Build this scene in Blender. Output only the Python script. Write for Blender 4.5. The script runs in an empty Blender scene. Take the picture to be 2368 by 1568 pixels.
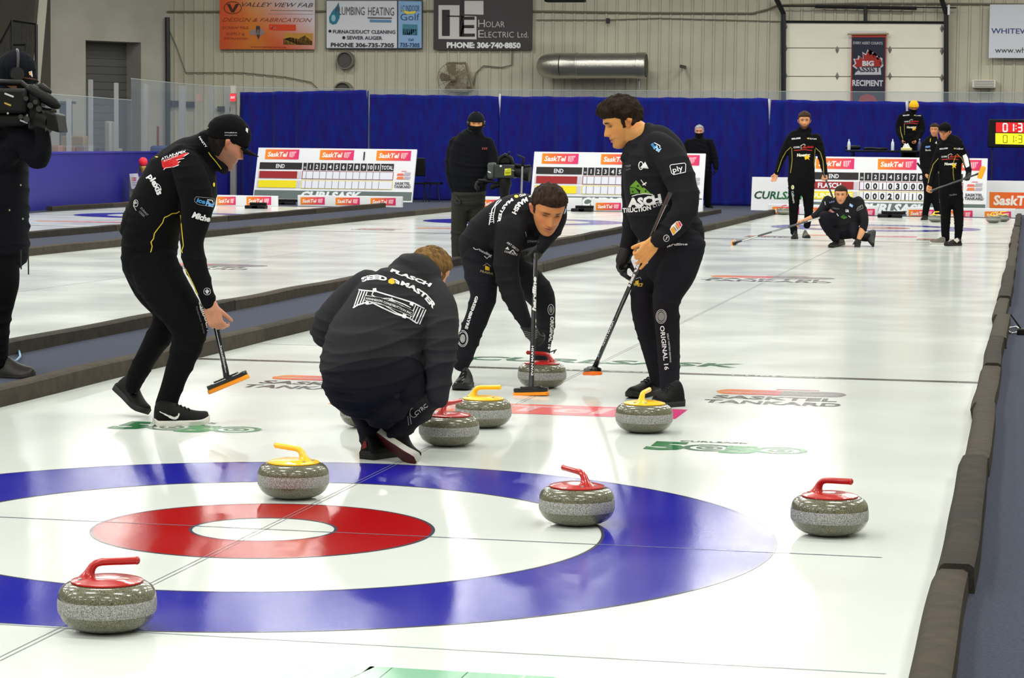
import bpy, bmesh, math, random
import numpy as np
from mathutils import Vector, Matrix, noise
from mathutils.bvhtree import BVHTree
random.seed(7); RS = np.random.RandomState(5)
SC = bpy.context.scene; COL = SC.collection
PI = math.pi
# ---------------------------------------------------------------- camera
W, H, FPX = 2368.0, 1568.0, 5559.4
CAM = np.array([2.657, -8.175, 1.384]); YAW, PIT, ROL = -0.21108, 0.08036, 0.01085
FW = np.array([math.sin(YAW)*math.cos(PIT), math.cos(YAW)*math.cos(PIT), -math.sin(PIT)])
_r = np.array([math.cos(YAW), -math.sin(YAW), 0.0]); _u = np.cross(_r, FW)
RT = _r*math.cos(ROL) + _u*math.sin(ROL); UP = -_r*math.sin(ROL) + _u*math.cos(ROL)
cd = bpy.data.cameras.new('camera'); cam = bpy.data.objects.new('camera', cd); COL.objects.link(cam)
cd.sensor_width = 36; cd.lens = FPX/W*36; cd.clip_start = .05; cd.clip_end = 500
M = Matrix.Identity(4)
for i in range(3):
    M[i][0] = RT[i]; M[i][1] = UP[i]; M[i][2] = -FW[i]; M[i][3] = CAM[i]
cam.matrix_world = M
SC.camera = cam
cd.dof.use_dof = True; cd.dof.focus_distance = 13.0; cd.dof.aperture_fstop = 24.0
# ---------------------------------------------------------------- view, world, lights
SC.view_settings.view_transform = 'Standard'; SC.view_settings.look = 'None'
SC.view_settings.gamma = 1; SC.view_settings.use_curve_mapping = False
SC.view_settings.exposure = 0.0
SC.cycles.use_denoising = True; SC.cycles.max_bounces = 6; SC.cycles.diffuse_bounces = 3
SC.cycles.glossy_bounces = 3; SC.cycles.transparent_max_bounces = 12; SC.cycles.sample_clamp_indirect = 4
wd = bpy.data.worlds.new('world'); SC.world = wd; wd.use_nodes = True
wd.node_tree.nodes['Background'].inputs[0].default_value = (.75, .85, 1, 1)
wd.node_tree.nodes['Background'].inputs[1].default_value = 0.12
LAMP_W, LAMP_Z = 190.0, 7.4
LAMPX = [-19, -13.6, -8.2, -2.8, 2.6, 7.0]; LAMPY = [-14, -8, -2, 4, 10, 16, 22, 28, 34, 40, 46, 52]
def lamps():
    lt = bpy.data.lights.new('hall_lamp', 'AREA'); lt.shape = 'RECTANGLE'
    lt.size, lt.size_y, lt.energy = 1.9, .6, LAMP_W; lt.color = (1, .985, .93)
    for x in LAMPX:
        for y in LAMPY:
            o = bpy.data.objects.new('hall_lamp_light', lt); COL.objects.link(o); o.location = (x, y, LAMP_Z-.06)
lamps()

# ---------------------------------------------------------------- projection helpers
def ray(x, y): return FW + RT*((x-W/2)/FPX) - UP*((y-H/2)/FPX)
def gp(x, y, z=0.0):
    d = ray(x, y); return CAM + d*((z-CAM[2])/d[2])
def at(x, y, Y):
    d = ray(x, y); return CAM + d*((Y-CAM[1])/d[1])
def scl(P): return FPX/float((np.asarray(P)-CAM)@FW)
def pl(P0, N):
    P0 = np.array(P0, float); N = np.array(N, float)
    def f(x, y):
        d = ray(x, y); return CAM + d*(((P0-CAM)@N)/(d@N))
    return f
def cross(a, b): return np.cross(a, b)
def nz(v):
    v = np.asarray(v, float); return v/max(1e-9, np.linalg.norm(v))
# ---------------------------------------------------------------- materials
def lin(c):
    c = [v/255.0 for v in c[:3]]
    return tuple((v/12.92 if v <= .04045 else ((v+.055)/1.055)**2.4) for v in c) + (1.0,)
MATS = {}
def mat(name, col=None, rough=.6, metal=0, bump=None, vary=None, coat=0, coat_r=.05, spec=.5, ior=1.45, attr=False, emit=None, alpha=None,
        trans=0, sss=0, stretch=None, vcol=None, sheen=0):
    if name in MATS: return MATS[name]
    m = bpy.data.materials.new(name); MATS[name] = m; m.use_nodes = True
    nt = m.node_tree; N, L = nt.nodes, nt.links; b = N['Principled BSDF']
    b.inputs['Roughness'].default_value = rough; b.inputs['Metallic'].default_value = metal
    b.inputs['Specular IOR Level'].default_value = spec; b.inputs['IOR'].default_value = ior
    b.inputs['Coat Weight'].default_value = coat; b.inputs['Coat Roughness'].default_value = coat_r
    b.inputs['Sheen Weight'].default_value = sheen
    if trans: b.inputs['Transmission Weight'].default_value = trans
    if sss: b.inputs['Subsurface Weight'].default_value = sss; b.inputs['Subsurface Scale'].default_value = .01
    src = None
    if attr:
        a = N.new('ShaderNodeAttribute'); a.attribute_name = 'Col'; src = a.outputs['Color']
    elif col is not None: b.inputs['Base Color'].default_value = lin(col)
    tc = N.new('ShaderNodeTexCoord'); mp = N.new('ShaderNodeMapping'); L.new(tc.outputs['Object'], mp.inputs[0])
    if stretch: mp.inputs['Scale'].default_value = stretch
    if vary:      # (scale, amount, second colour or None, detail)
        n = N.new('ShaderNodeTexNoise'); n.inputs['Scale'].default_value = vary[0]; n.inputs['Detail'].default_value = vary[3] if len(vary) > 3 else 4
        L.new(mp.outputs[0], n.inputs['Vector'])
        r = N.new('ShaderNodeMapRange'); r.inputs[1].default_value = .35; r.inputs[2].default_value = .65
        r.inputs[3].default_value = 0; r.inputs[4].default_value = vary[1]; L.new(n.outputs[0], r.inputs[0])
        mx = N.new('ShaderNodeMix'); mx.data_type = 'RGBA'; L.new(r.outputs[0], mx.inputs[0])
        if src: L.new(src, mx.inputs[6])
        else: mx.inputs[6].default_value = lin(col)
        mx.inputs[7].default_value = lin(vary[2]); src = mx.outputs[2]
    if src: L.new(src, b.inputs['Base Color'])
    if bump:      # (scale, distance, detail)
        n = N.new('ShaderNodeTexNoise'); n.inputs['Scale'].default_value = bump[0]; n.inputs['Detail'].default_value = bump[2] if len(bump) > 2 else 3
        L.new(mp.outputs[0], n.inputs['Vector'])
        bp = N.new('ShaderNodeBump'); bp.inputs['Strength'].default_value = 1; bp.inputs['Distance'].default_value = bump[1]
        L.new(n.outputs[0], bp.inputs['Height']); L.new(bp.outputs[0], b.inputs['Normal'])
    if emit:
        if src: L.new(src, b.inputs['Emission Color'])
        else: b.inputs['Emission Color'].default_value = lin(col)
        b.inputs['Emission Strength'].default_value = emit
    if alpha is not None: b.inputs['Alpha'].default_value = alpha
    return m
def ice_mat(name, attr, col=(212, 218, 212)):
    m = mat(name, col, rough=.2, spec=.4, ior=1.31, attr=attr)
    N, L = m.node_tree.nodes, m.node_tree.links; b = N['Principled BSDF']
    g = N.new('ShaderNodeNewGeometry')
    def nse(scale, det=3, st=None):
        n = N.new('ShaderNodeTexNoise'); n.inputs['Scale'].default_value = scale; n.inputs['Detail'].default_value = det
        if st:
            mp = N.new('ShaderNodeMapping'); mp.inputs['Scale'].default_value = st; L.new(g.outputs['Position'], mp.inputs[0]); L.new(mp.outputs[0], n.inputs['Vector'])
        else: L.new(g.outputs['Position'], n.inputs['Vector'])
        return n
    peb = nse(150, 2); mid = nse(22, 3); big = nse(.9, 5)
    b1 = N.new('ShaderNodeBump'); b1.inputs['Distance'].default_value = .00016; L.new(peb.outputs[0], b1.inputs['Height'])
    b2 = N.new('ShaderNodeBump'); b2.inputs['Distance'].default_value = .00005; L.new(mid.outputs[0], b2.inputs['Height']); L.new(b1.outputs[0], b2.inputs['Normal'])
    L.new(b2.outputs[0], b.inputs['Normal'])
    mr = N.new('ShaderNodeMapRange'); mr.inputs[1].default_value = .35; mr.inputs[2].default_value = .7
    mr.inputs[3].default_value = .11; mr.inputs[4].default_value = .19; L.new(big.outputs[0], mr.inputs[0]); L.new(mr.outputs[0], b.inputs['Roughness'])
    return m
ICE = ice_mat('ice', False); ICEP = ice_mat('ice_paint', True)
def cloth(name, c, c2=None): return mat(name, c, rough=.9, spec=.12, bump=(260, .0006, 2), sheen=0, vary=(3, .5, c2 or tuple(min(255, v+8) for v in c)))
PRINT = mat('print', attr=True, rough=.55, spec=.3)
GLOSSP = mat('gloss_print', attr=True, rough=.25, spec=.5)
SKIN = mat('skin', attr=True, rough=.5, spec=.35, sss=.08)
# ---------------------------------------------------------------- mesh building
class MB:
    def __init__(s): s.v = []; s.f = []; s.c = []
    def add(s, V, F, col=None):
        n = len(s.v); s.v.extend([tuple(map(float, p)) for p in V]); s.f.extend([tuple(i+n for i in f) for f in F])
        if col is None: s.c.extend([(1, 1, 1, 1)]*len(V))
        elif isinstance(col, list): s.c.extend(col)
        else: s.c.extend([lin(col)]*len(V))
        return s
    def box(s, lo, hi, col=None):
        x0, y0, z0 = lo; x1, y1, z1 = hi
        V = [(x0,y0,z0),(x1,y0,z0),(x1,y1,z0),(x0,y1,z0),(x0,y0,z1),(x1,y0,z1),(x1,y1,z1),(x0,y1,z1)]
        return s.add(V, [(0,3,2,1),(4,5,6,7),(0,1,5,4),(1,2,6,5),(2,3,7,6),(3,0,4,7)], col)
    def obox(s, c, ax, ay, az, hx, hy, hz, col=None):
        c, ax, ay, az = map(np.asarray, (c, ax, ay, az)); V = []
        for k in (-1, 1):
            for (i, j) in ((-1,-1),(1,-1),(1,1),(-1,1)): V.append(c+ax*hx*i+ay*hy*j+az*hz*k)
        return s.add(V, [(0,3,2,1),(4,5,6,7),(0,1,5,4),(1,2,6,5),(2,3,7,6),(3,0,4,7)], col)
    def tube(s, P, R, n=12, col=None, caps=True, flat=1.0, round_=False):
        P = [np.array(p, float) for p in P]
        if not hasattr(R, '__len__'): R = [R]*len(P)
        R = list(R)
        if round_:
            t0 = nz(P[0]-P[1]); t1 = nz(P[-1]-P[-2]); r0, r1 = R[0], R[-1]
            P = [P[0]+t0*r0*.97, P[0]+t0*r0*.7] + P + [P[-1]+t1*r1*.7, P[-1]+t1*r1*.97]; R = [r0*.22, r0*.7] + R + [r1*.7, r1*.22]
        T = [nz(P[min(i+1, len(P)-1)]-P[max(i-1, 0)]) for i in range(len(P))]
        a = np.array([0, 0, 1.0]) if abs(T[0][2]) < .9 else np.array([1.0, 0, 0])
        u = nz(cross(T[0], a)); V = []; F = []
        for i, p in enumerate(P):
            u = nz(u - T[i]*(u@T[i])); w = cross(T[i], u)
            for k in range(n):
                t = 2*PI*k/n; V.append(p + (u*math.cos(t)+w*math.sin(t)*flat)*R[i])
        for i in range(len(P)-1):
            for k in range(n):
                a_, b_ = i*n+k, i*n+(k+1) % n; F.append((a_, b_, b_+n, a_+n))
        if caps: F.append(tuple(range(n-1, -1, -1))); F.append(tuple((len(P)-1)*n+k for k in range(n)))
        return s.add(V, F, col)
    def lathe(s, prof, c=(0, 0, 0), n=48, col=None, cols=None, ax=2):
        V = []; F = []; C = []
        for j, (r, z) in enumerate(prof):
            for k in range(n):
                t = 2*PI*k/n; p = [r*math.cos(t), r*math.sin(t), z]
                if ax == 1: p = [p[0], p[2], p[1]]
                if ax == 0: p = [p[2], p[0], p[1]]
                V.append((c[0]+p[0], c[1]+p[1], c[2]+p[2])); C.append(lin(cols[j]) if cols else (lin(col) if col else (1,1,1,1)))
        for j in range(len(prof)-1):
            for k in range(n):
                a, b = j*n+k, j*n+(k+1) % n; F.append((a, b, b+n, a+n))
        F.append(tuple(range(n-1, -1, -1))); F.append(tuple((len(prof)-1)*n+k for k in range(n)))
        return s.add(V, F, C)
    def sphere(s, c, r, col=None, n=14, sq=(1, 1, 1)):
        V = []; F = []; m = n//2+1
        for j in range(m+1):
            ph = PI*j/m
            for k in range(n):
                t = 2*PI*k/n; V.append((c[0]+r*sq[0]*math.sin(ph)*math.cos(t), c[1]+r*sq[1]*math.sin(ph)*math.sin(t), c[2]+r*sq[2]*math.cos(ph)))
        for j in range(m):
            for k in range(n):
                a, b = j*n+k, j*n+(k+1) % n; F.append((a, a+n, b+n, b))
        return s.add(V, F, col)
    def poly(s, pts, col=None): return s.add(pts, [tuple(range(len(pts)))], col)
    def build(s, name, m, parent=None, loc=(0, 0, 0), smooth=None, bevel=0, seg=2, merge=False):
        me = bpy.data.meshes.new(name); O = np.array(getattr(parent, 'matrix_world', None) and parent.get('_o', None) or loc, float)
        V = [(p[0]-O[0], p[1]-O[1], p[2]-O[2]) for p in s.v]
        me.from_pydata(V, [], s.f)
        a = me.color_attributes.new('Col', 'FLOAT_COLOR', 'POINT'); a.data.foreach_set('color', np.array(s.c, 'f').ravel())
        if merge:
            bm = bmesh.new(); bm.from_mesh(me); bmesh.ops.remove_doubles(bm, verts=bm.verts, dist=1e-5); bm.to_mesh(me); bm.free()
        me.validate(); o = bpy.data.objects.new(name, me); COL.objects.link(o)
        me.materials.append(m)
        if parent is None: o.location = O
        else: o.parent = parent; o['_o'] = list(O)
        if smooth is not None:
            me.polygons.foreach_set('use_smooth', [True]*len(me.polygons))
            try: me.set_sharp_from_angle(angle=math.radians(smooth))
            except Exception: pass
        if bevel:
            md = o.modifiers.new('bevel', 'BEVEL'); md.width = bevel; md.segments = seg; md.limit_method = 'ANGLE'; md.angle_limit = .6
            md.harden_normals = False
            if smooth is None: me.polygons.foreach_set('use_smooth', [True]*len(me.polygons)); me.set_sharp_from_angle(angle=math.radians(40))
        return o
def tag(o, label, cat=None, group=None, kind=None):
    if label: o['label'] = label
    if cat: o['category'] = cat
    if group: o['group'] = group
    if kind: o['kind'] = kind
    return o
def thing(name, loc, label, cat, group=None):
    o = bpy.data.objects.new(name, None); COL.objects.link(o); o.location = tuple(map(float, loc)); o['_o'] = [float(v) for v in loc]; o.empty_display_size = .1
    return tag(o, label, cat, group)
def struct(o): o['kind'] = 'structure'; return o
def copy_tree(o, parent=None):
    c = o.copy(); COL.objects.link(c)
    if parent is not None: c.parent = parent
    for ch in list(o.children): copy_tree(ch, c)
    return c
# ---------------------------------------------------------------- lettering (2-D shapes first, then mapped onto a plane, the ice or cloth)
_TC = {}
def glyphs(s, bold=0.0, shear=0.0, spacing=1.0):
    k = (s, bold, shear, spacing)
    if k in _TC: return _TC[k]
    cu = bpy.data.curves.new('t', 'FONT'); cu.body = s; cu.size = 1; cu.offset = bold; cu.shear = shear; cu.resolution_u = 2; cu.space_character = spacing; cu.fill_mode = 'FRONT'
    o = bpy.data.objects.new('t', cu); COL.objects.link(o)
    me = bpy.data.meshes.new_from_object(o.evaluated_get(bpy.context.evaluated_depsgraph_get()))
    V = np.array([v.co[:2] for v in me.vertices]) if len(me.vertices) else np.zeros((0, 2)); F = [tuple(p.vertices) for p in me.polygons]
    bpy.data.objects.remove(o); bpy.data.curves.remove(cu); bpy.data.meshes.remove(me)
    if len(V): V[:, 0] -= V[:, 0].min(); V[:, 1] -= min(0, V[:, 1].min()*0)
    _TC[k] = (V, F); return _TC[k]
def txt(mb, s, fmap, path, h, col, bold=.02, shear=0, spacing=1.0, fine=None, flipv=False):
    """path: pixel polyline of the baseline, the text is fitted to its length; h: cap height in pixels (or (start,end))"""
    V, F = glyphs(s, bold, shear, spacing)
    if not len(V): return
    P = np.array(path, float); seg = np.linalg.norm(np.diff(P, axis=0), axis=1); cum = np.r_[0, np.cumsum(seg)]
    wid = V[:, 0].max(); hh = (h, h) if not hasattr(h, '__len__') else h
    if fine:
        bm = bmesh.new(); vs = [bm.verts.new((x, y, 0)) for x, y in V]
        for f in F:
            try: bm.faces.new([vs[i] for i in f])
            except ValueError: pass
        bmesh.ops.triangulate(bm, faces=bm.faces)
        lim = fine/ (cum[-1]/wid)
        for _ in range(4):
            ed = [e for e in bm.edges if e.calc_length() > lim]
            if not ed: break
            bmesh.ops.subdivide_edges(bm, edges=ed, cuts=1, use_grid_fill=False); bmesh.ops.triangulate(bm, faces=bm.faces)
        bm.verts.index_update(); V = np.array([v.co[:2] for v in bm.verts]); F = [tuple(v.index for v in f.verts) for f in bm.faces]; bm.free()
    out = []; tt = []
    for x, y in V:
        t = x/wid; d = t*cum[-1]; i = max(0, min(len(seg)-1, int(np.searchsorted(cum, d, 'right'))-1))
        if len(P) > 2:   # smooth normals
            k = (d-cum[i])/seg[i]; A = P[i]; B = P[i+1]; p = A+(B-A)*k
            e = max(1e-3, cum[-1]*.08); q0 = np.array([np.interp(d-e, cum, P[:, 0]), np.interp(d-e, cum, P[:, 1])]); q1 = np.array([np.interp(d+e, cum, P[:, 0]), np.interp(d+e, cum, P[:, 1])])
            T = nz(q1-q0)
        else: T = nz(P[1]-P[0]); p = P[0]+T*d
        n = np.array([T[1], -T[0]]); hgt = hh[0]+(hh[1]-hh[0])*t
        q = p + n*(y/.7)*hgt*(-1 if flipv else 1)
        out.append(fmap(q[0], q[1])); tt.append(t)
    if any(o is None for o in out):
        F = [f for f in F if all(out[i] is not None for i in f)]; out = [o if o is not None else (0, 0, 0) for o in out]
    if callable(col): cc = [lin(col(t)) for t in tt]; mb.add(out, F, cc)
    else: mb.add(out, F, col)
def rot2(p, c, a):
    x, y = p[0]-c[0], p[1]-c[1]; return (c[0]+x*math.cos(a)-y*math.sin(a), c[1]+x*math.sin(a)+y*math.cos(a))
def shp(mb, fmap, pts, col, sub=1):
    """a filled pixel polygon"""
    if sub > 1 and len(pts) == 4:
        A, B, C, D = [np.array(p, float) for p in pts]; V = []; F = []; cc = []
        for j in range(sub+1):
            for i in range(sub+1):
                u, v = i/sub, j/sub; p = (A*(1-u)+B*u)*(1-v)+(D*(1-u)+C*u)*v; V.append(fmap(p[0], p[1])); cc.append(lin(col(u)) if callable(col) else lin(col))
        for j in range(sub):
            for i in range(sub): F.append((j*(sub+1)+i, j*(sub+1)+i+1, (j+1)*(sub+1)+i+1, (j+1)*(sub+1)+i))
        F = [f for f in F if all(V[i] is not None for i in f)]; V = [v if v is not None else (0, 0, 0) for v in V]
        mb.add(V, F, cc); return
    V = [fmap(*p) for p in pts]
    if any(v is None for v in V): return
    bm = bmesh.new(); vs = [bm.verts.new((p[0], p[1], 0)) for p in pts]
    try: f = bm.faces.new(vs)
    except ValueError: bm.free(); return
    bmesh.ops.triangulate(bm, faces=[f]); bm.verts.index_update(); F = [tuple(v.index for v in f.verts) for f in bm.faces]
    if sub > 1:
        L = 1e9
        for _ in range(5):
            ed = [e for e in bm.edges if e.calc_length() > sub]
            if not ed: break
            bmesh.ops.subdivide_edges(bm, edges=ed, cuts=1); bmesh.ops.triangulate(bm, faces=bm.faces)
        bm.verts.index_update(); V = [fmap(v.co[0], v.co[1]) for v in bm.verts]; F = [tuple(v.index for v in f.verts) for f in bm.faces]
        F = [f for f in F if all(V[i] is not None for i in f)]; V = [v if v is not None else (0, 0, 0) for v in V]
    bm.free(); mb.add(V, F, col)
def stroke(mb, fmap, pts, w, col, closed=False, step=3.0):
    """a pixel line of width w"""
    P = [np.array(p, float) for p in pts]
    if closed: P.append(P[0])
    Q = []
    for a, b in zip(P[:-1], P[1:]):
        n = max(1, int(np.linalg.norm(b-a)/step))
        for k in range(n): Q.append(a+(b-a)*k/n)
    Q.append(P[-1]); V = []
    for i, p in enumerate(Q):
        T = nz(Q[min(i+1, len(Q)-1)]-Q[max(0, i-1)]); n = np.array([-T[1], T[0]])*w/2
        V += [fmap(*(p+n)), fmap(*(p-n))]
    F = [(2*i, 2*i+1, 2*i+3, 2*i+2) for i in range(len(Q)-1)]
    F = [f for f in F if all(V[i] is not None for i in f)]; V = [v if v is not None else (0, 0, 0) for v in V]
    mb.add(V, F, col)
def circ(cx, cy, rx, ry=None, n=24, a0=0, a1=2*PI):
    ry = ry or rx; return [(cx+rx*math.cos(a0+(a1-a0)*k/n), cy+ry*math.sin(a0+(a1-a0)*k/n)) for k in range(n + (0 if a1-a0 > 6.2 else 1))]
def grad(a, b, c=None):
    def f(t):
        if c is None: return tuple(a[i]+(b[i]-a[i])*t for i in range(3))
        return tuple(a[i]+(b[i]-a[i])*t*2 for i in range(3)) if t < .5 else tuple(b[i]+(c[i]-b[i])*(t*2-1) for i in range(3))
    return f
SASK = grad((240, 140, 20), (232, 90, 70), (214, 40, 110))
def off(fmap, d):
    """the same mapping pulled d metres towards the viewer, so that paint lies on a surface"""
    def f(x, y):
        p = fmap(x, y)
        if p is None: return None
        return p + nz(CAM-p)*d
    return f
def sasktel(mb, fm, x0, y0, x1, y1, tilt=0.0, logo=True):
    """an orange to pink sponsor panel; tilt = fall in pixels from left to right"""
    shp(mb, fm, [(x0, y0), (x1, y0+tilt), (x1, y1+tilt), (x0, y1)], SASK, 8)
    h = y1-y0; w = x1-x0; f2 = off(fm, .004)
    txt(mb, 'SaskTel', f2, [(x0+w*.07, y1-h*.27+tilt*.07), (x0+w*.66, y1-h*.27+tilt*.66)], h*.46, (250, 240, 235), .03, .15)
    if logo:
        a, b = x0+w*.72, x0+w*.92; shp(mb, f2, [(a, y0+h*.25+tilt*.7), (b, y0+h*.2+tilt*.9), (b-2, y1-h*.2+tilt*.9), (a, y1-h*.25+tilt*.7)], (248, 190, 200))
        for q in (.25, .5, .75): stroke(mb, off(fm, .006), [(a+(b-a)*q, y0+h*.28+tilt*.8), (a+(b-a)*q, y1-h*.25+tilt*.8)], max(.5, w*.012), (230, 90, 120))

# ---------------------------------------------------------------- ice sheets, walkways
def zmap(z): return lambda x, y: gp(x, y, z)
SHEETS = [(-2.55, 2.42, 0.0), (-9.1, -3.74, -6.35), (-15.9, -11.08, -13.1)]
YN, YF, TT = -14.0, 42.3, 34.75
fl = MB().box((-32, -22, -.12), (10, 62, -.02)).build('floor', mat('concrete', (112, 112, 112), .8, vary=(1.2, .6, (96, 96, 98))))
struct(fl)
CARPET = mat('carpet', (60, 64, 77), .95, spec=.1, bump=(420, .003, 3), vary=(90, .7, (76, 80, 93), 4))
for x0, x1 in ((2.42, 9.9), (-3.74, -2.55), (-11.08, -9.1), (-17.2, -15.9)):
    struct(MB().box((x0, YN-7, -.02), (x1, 50, .012)).build('carpet_walkway', CARPET))
struct(MB().box((-17.2, YF, -.018), (2.42, 57, .008)).build('carpet_backboard_strip', CARPET))
BLUE, RED, GREEN, GRY = (30, 30, 150), (166, 12, 14), (30, 112, 62), (105, 98, 100)
def annulus(mb, cx, cy, r0, r1, z, col, n=128):
    V = []; F = []
    for k in range(n):
        a = 2*PI*k/n
        V += [(cx+r0*math.cos(a), cy+r0*math.sin(a), z), (cx+r1*math.cos(a), cy+r1*math.sin(a), z)]
    for k in range(n): j = (k+1) % n; F.append((2*k, 2*k+1, 2*j+1, 2*j))
    mb.add(V, F, col)
def rect(mb, x0, y0, x1, y1, z, col): mb.add([(x0, y0, z), (x1, y0, z), (x1, y1, z), (x0, y1, z)], [(0, 1, 2, 3)], col)
def house(mb, cx, cy):
    annulus(mb, cx, cy, 1.219, 1.829, .0008, BLUE); annulus(mb, cx, cy, .26, .61, .0008, RED)
    for r in (1.829, 1.219, .61, .26): annulus(mb, cx, cy, r-.006, r+.006, .0012, (70, 70, 84))
def gtxt(mb, s, x0, x1, y, h, col, z=.0012, bold=.03, shear=0, ccol=None):
    """lettering on the ice, read from the near end"""
    V, F = glyphs(s, bold, shear); w = V[:, 0].max(); mb.add([(x0+(x1-x0)*a/w, y+b/.7*h, z) for a, b in V], F, col)
def tankard(mb, cx, cy, s=1.0, sy=1.0):
    v0 = len(mb.v)
    V = []
    for (a, b, y0, y1, c0, c1) in ((-.78, 0, .40, .62, (236, 140, 40), (205, 70, 90)), (-.78, 0, .12, .34, (236, 130, 40), (200, 60, 90)), (0, .78, .12, .34, (140, 135, 140), (140, 135, 140)), (0, .78, .40, .62, (150, 145, 150), (150, 145, 150))):
        n = 14; P = []; C = []
        for k in range(n+1):
            t = k/n; x = a+(b-a)*t; e = 1.0
            if a < 0 and t < .25: e = math.sqrt(max(0, 1-(1-t/.25)**2))
            if a >= 0 and t > .75: e = math.sqrt(max(0, 1-((t-.75)/.25)**2))
            m = .37; lo = m+(y0-m)*e; hi = m+(y1-m)*e
            c = tuple(c0[i]+(c1[i]-c0[i])*t for i in range(3)); P += [(cx+x*s, cy+lo*s*.9, .001), (cx+x*s, cy+hi*s*.9, .001)]; C += [lin(c)]*2
        mb.add(P, [(2*k, 2*k+2, 2*k+3, 2*k+1) for k in range(n)], C)
    rect(mb, cx-.1*s, cy+.64*s, cx+.42*s, cy+.69*s, .001, (205, 70, 100))
    gtxt(mb, 'SASKTEL', cx-.72*s, cx+.72*s, cy-.28*s, .26*s, (70, 64, 70)); gtxt(mb, 'TANKARD', cx-.78*s, cx+.80*s, cy-.68*s, .26*s, (70, 64, 70))
    for i in range(v0, len(mb.v)): p = mb.v[i]; mb.v[i] = (p[0], cy+(p[1]-cy)*sy, p[2])
def fifty(mb, cx, cy, s=1.0):
    gtxt(mb, 'CURLSASK', cx-.55*s, cx+.25*s, cy+.42*s, .12*s, (60, 100, 70))
    gtxt(mb, '5', cx-.85*s, cx-.40*s, cy-.35*s, .68*s, GREEN, bold=.06); gtxt(mb, '5', cx+.0*s, cx+.42*s, cy-.42*s, .6*s, (50, 140, 80), bold=.06)
    for q, cl in ((-.14, (30, 90, 60)), (.66, (40, 130, 76))):
        for a, b in ((.30, .22), (.15, .10), (.05, .0)): annulus(mb, cx+q*s, cy-.06*s, b*s, a*s, .0011, cl, 40)
SHEET_OBJ = []
for k, (x0, x1, cx) in enumerate(SHEETS):
    ice = struct(MB().box((x0, YN, -.02), (x1, YF, 0)).build('ice_sheet', ICE)); SHEET_OBJ.append(ice)
    mb = MB()
    house(mb, cx, 0); house(mb, cx, TT)
    for cyy in (0, TT): rect(mb, x0+.03, cyy-.005, x1-.22, cyy+.004, .0016, (120, 128, 140))
    for cyy in (-1.83, TT+1.83): rect(mb, x0+.03, cyy-.006, x1-.1, cyy+.006, .0014, (196, 206, 208))
    for cyy in (6.4, TT-6.4):
        rect(mb, x0+.03, cyy-.05, x1, cyy+.05, .0012, (88, 84, 82))
        rect(mb, x0+.03, cyy+1.22, x0+.6, cyy+1.23, .0012, (88, 84, 82))
    rect(mb, cx-.0115, -3.6, cx-.008, TT+3.6, .0016, (140, 146, 150)); rect(mb, cx+.008, -3.6, cx+.0115, TT+3.6, .0016, (140, 146, 150))
        # sponsor paint in the ice
    for cyy in (4.16, TT-4.16):
        V = []; C = []; n = 14
        for i in range(n+1):
            t = i/n; xx = cx-.97+1.89*t; c = SASK(t); q = .23*min(1, .35+t*8)
            V += [(xx, cyy-q, .0009), (xx, cyy+q, .0009)]; C += [lin(tuple(min(255, v*.82+40) for v in c))]*2
        mb.add(V, [(2*i, 2*i+2, 2*i+3, 2*i+1) for i in range(n)], C)
        gtxt(mb, 'SaskTel', cx-.8, cx+.55, cyy-.11, .26, (226, 178, 180), shear=.1, z=.0014)
    for yy in (5.2, TT-5.2): tankard(mb, cx+1.31, yy, .475, 1.3); tankard(mb, cx-1.33, yy, .475, 1.3)
    tankard(mb, cx-.02, 17.35, .87)
    gtxt(mb, 'CURLSASK', cx-.9, cx+.89, 6.91, .25, (40, 104, 72), shear=.15, z=.0013)
    gtxt(mb, 'CURLSASK', cx+.9, cx+1.5, 6.37, .06, (205, 205, 200), z=.0016); gtxt(mb, 'CURLSASK', cx-.2, cx+.45, 6.37, .06, (205, 205, 200), z=.0016)
    fifty(mb, cx+1.30, 2.83, .41); fifty(mb, cx-1.33, 2.86, .41)
    gtxt(mb, 'VITERRA', cx+.76, cx+2.0, -2.62, .5, (126, 180, 146), bold=.05)
    mb.build('painted_markings', ICEP, ice)
# ---------------------------------------------------------------- foam bumpers
FOAM = mat('foam', (72, 66, 57), .9, spec=.1, bump=(60, .003, 4), vary=(14, .6, (56, 52, 47)))
FOAMD = mat('foam_dark', (60, 56, 50), .9, spec=.1, bump=(50, .003, 4), vary=(9, .6, (42, 41, 39)))
ORD = ['nearest', 'second', 'third', 'fourth', 'fifth', 'sixth', 'seventh', 'eighth', 'ninth', 'tenth', 'eleventh', 'twelfth']
def bumper(x, w, y0, y1, h, m, label, group, wav=.007, seed=0):
    n = max(6, int((y1-y0)/.12)); V = []; F = []; rs = random.Random(seed); ph = rs.random()*9
    for i in range(n+1):
        y = y0+(y1-y0)*i/n; dx = wav*math.sin(y*1.9+ph)*.6+wav*math.sin(y*4.1+ph*2)*.25; dz = .003*math.sin(y*2.7+ph)
        for (a, b) in ((0, .0), (-.01, h*.55), (.008, h*.93), (.02, h), (w-.02, h), (w-.004, h*.9), (w, 0)):
            V.append((x+a+dx, y, max(.001, b+dz*(b > 0))))
    m7 = 7
    for i in range(n):
        for k in range(m7): a, b = i*m7+k, i*m7+(k+1) % m7; F.append((a, b, b+m7, a+m7))
    F.append(tuple(range(m7))); F.append(tuple(n*m7+k for k in range(m7-1, -1, -1)))
    c = (x, (y0+y1)/2, 0); o = MB().add(V, F).build('foam_bumper', m, loc=c, smooth=40)
    return tag(o, label, 'bumper', group)
seams = [-6.0] + [float(gp(2100+ (1568-yy)*.16, yy)[1]) for yy in (1377, 1106, 969, 878, 808, 751, 710, 634, 575)] + [34.0, YF]
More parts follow.
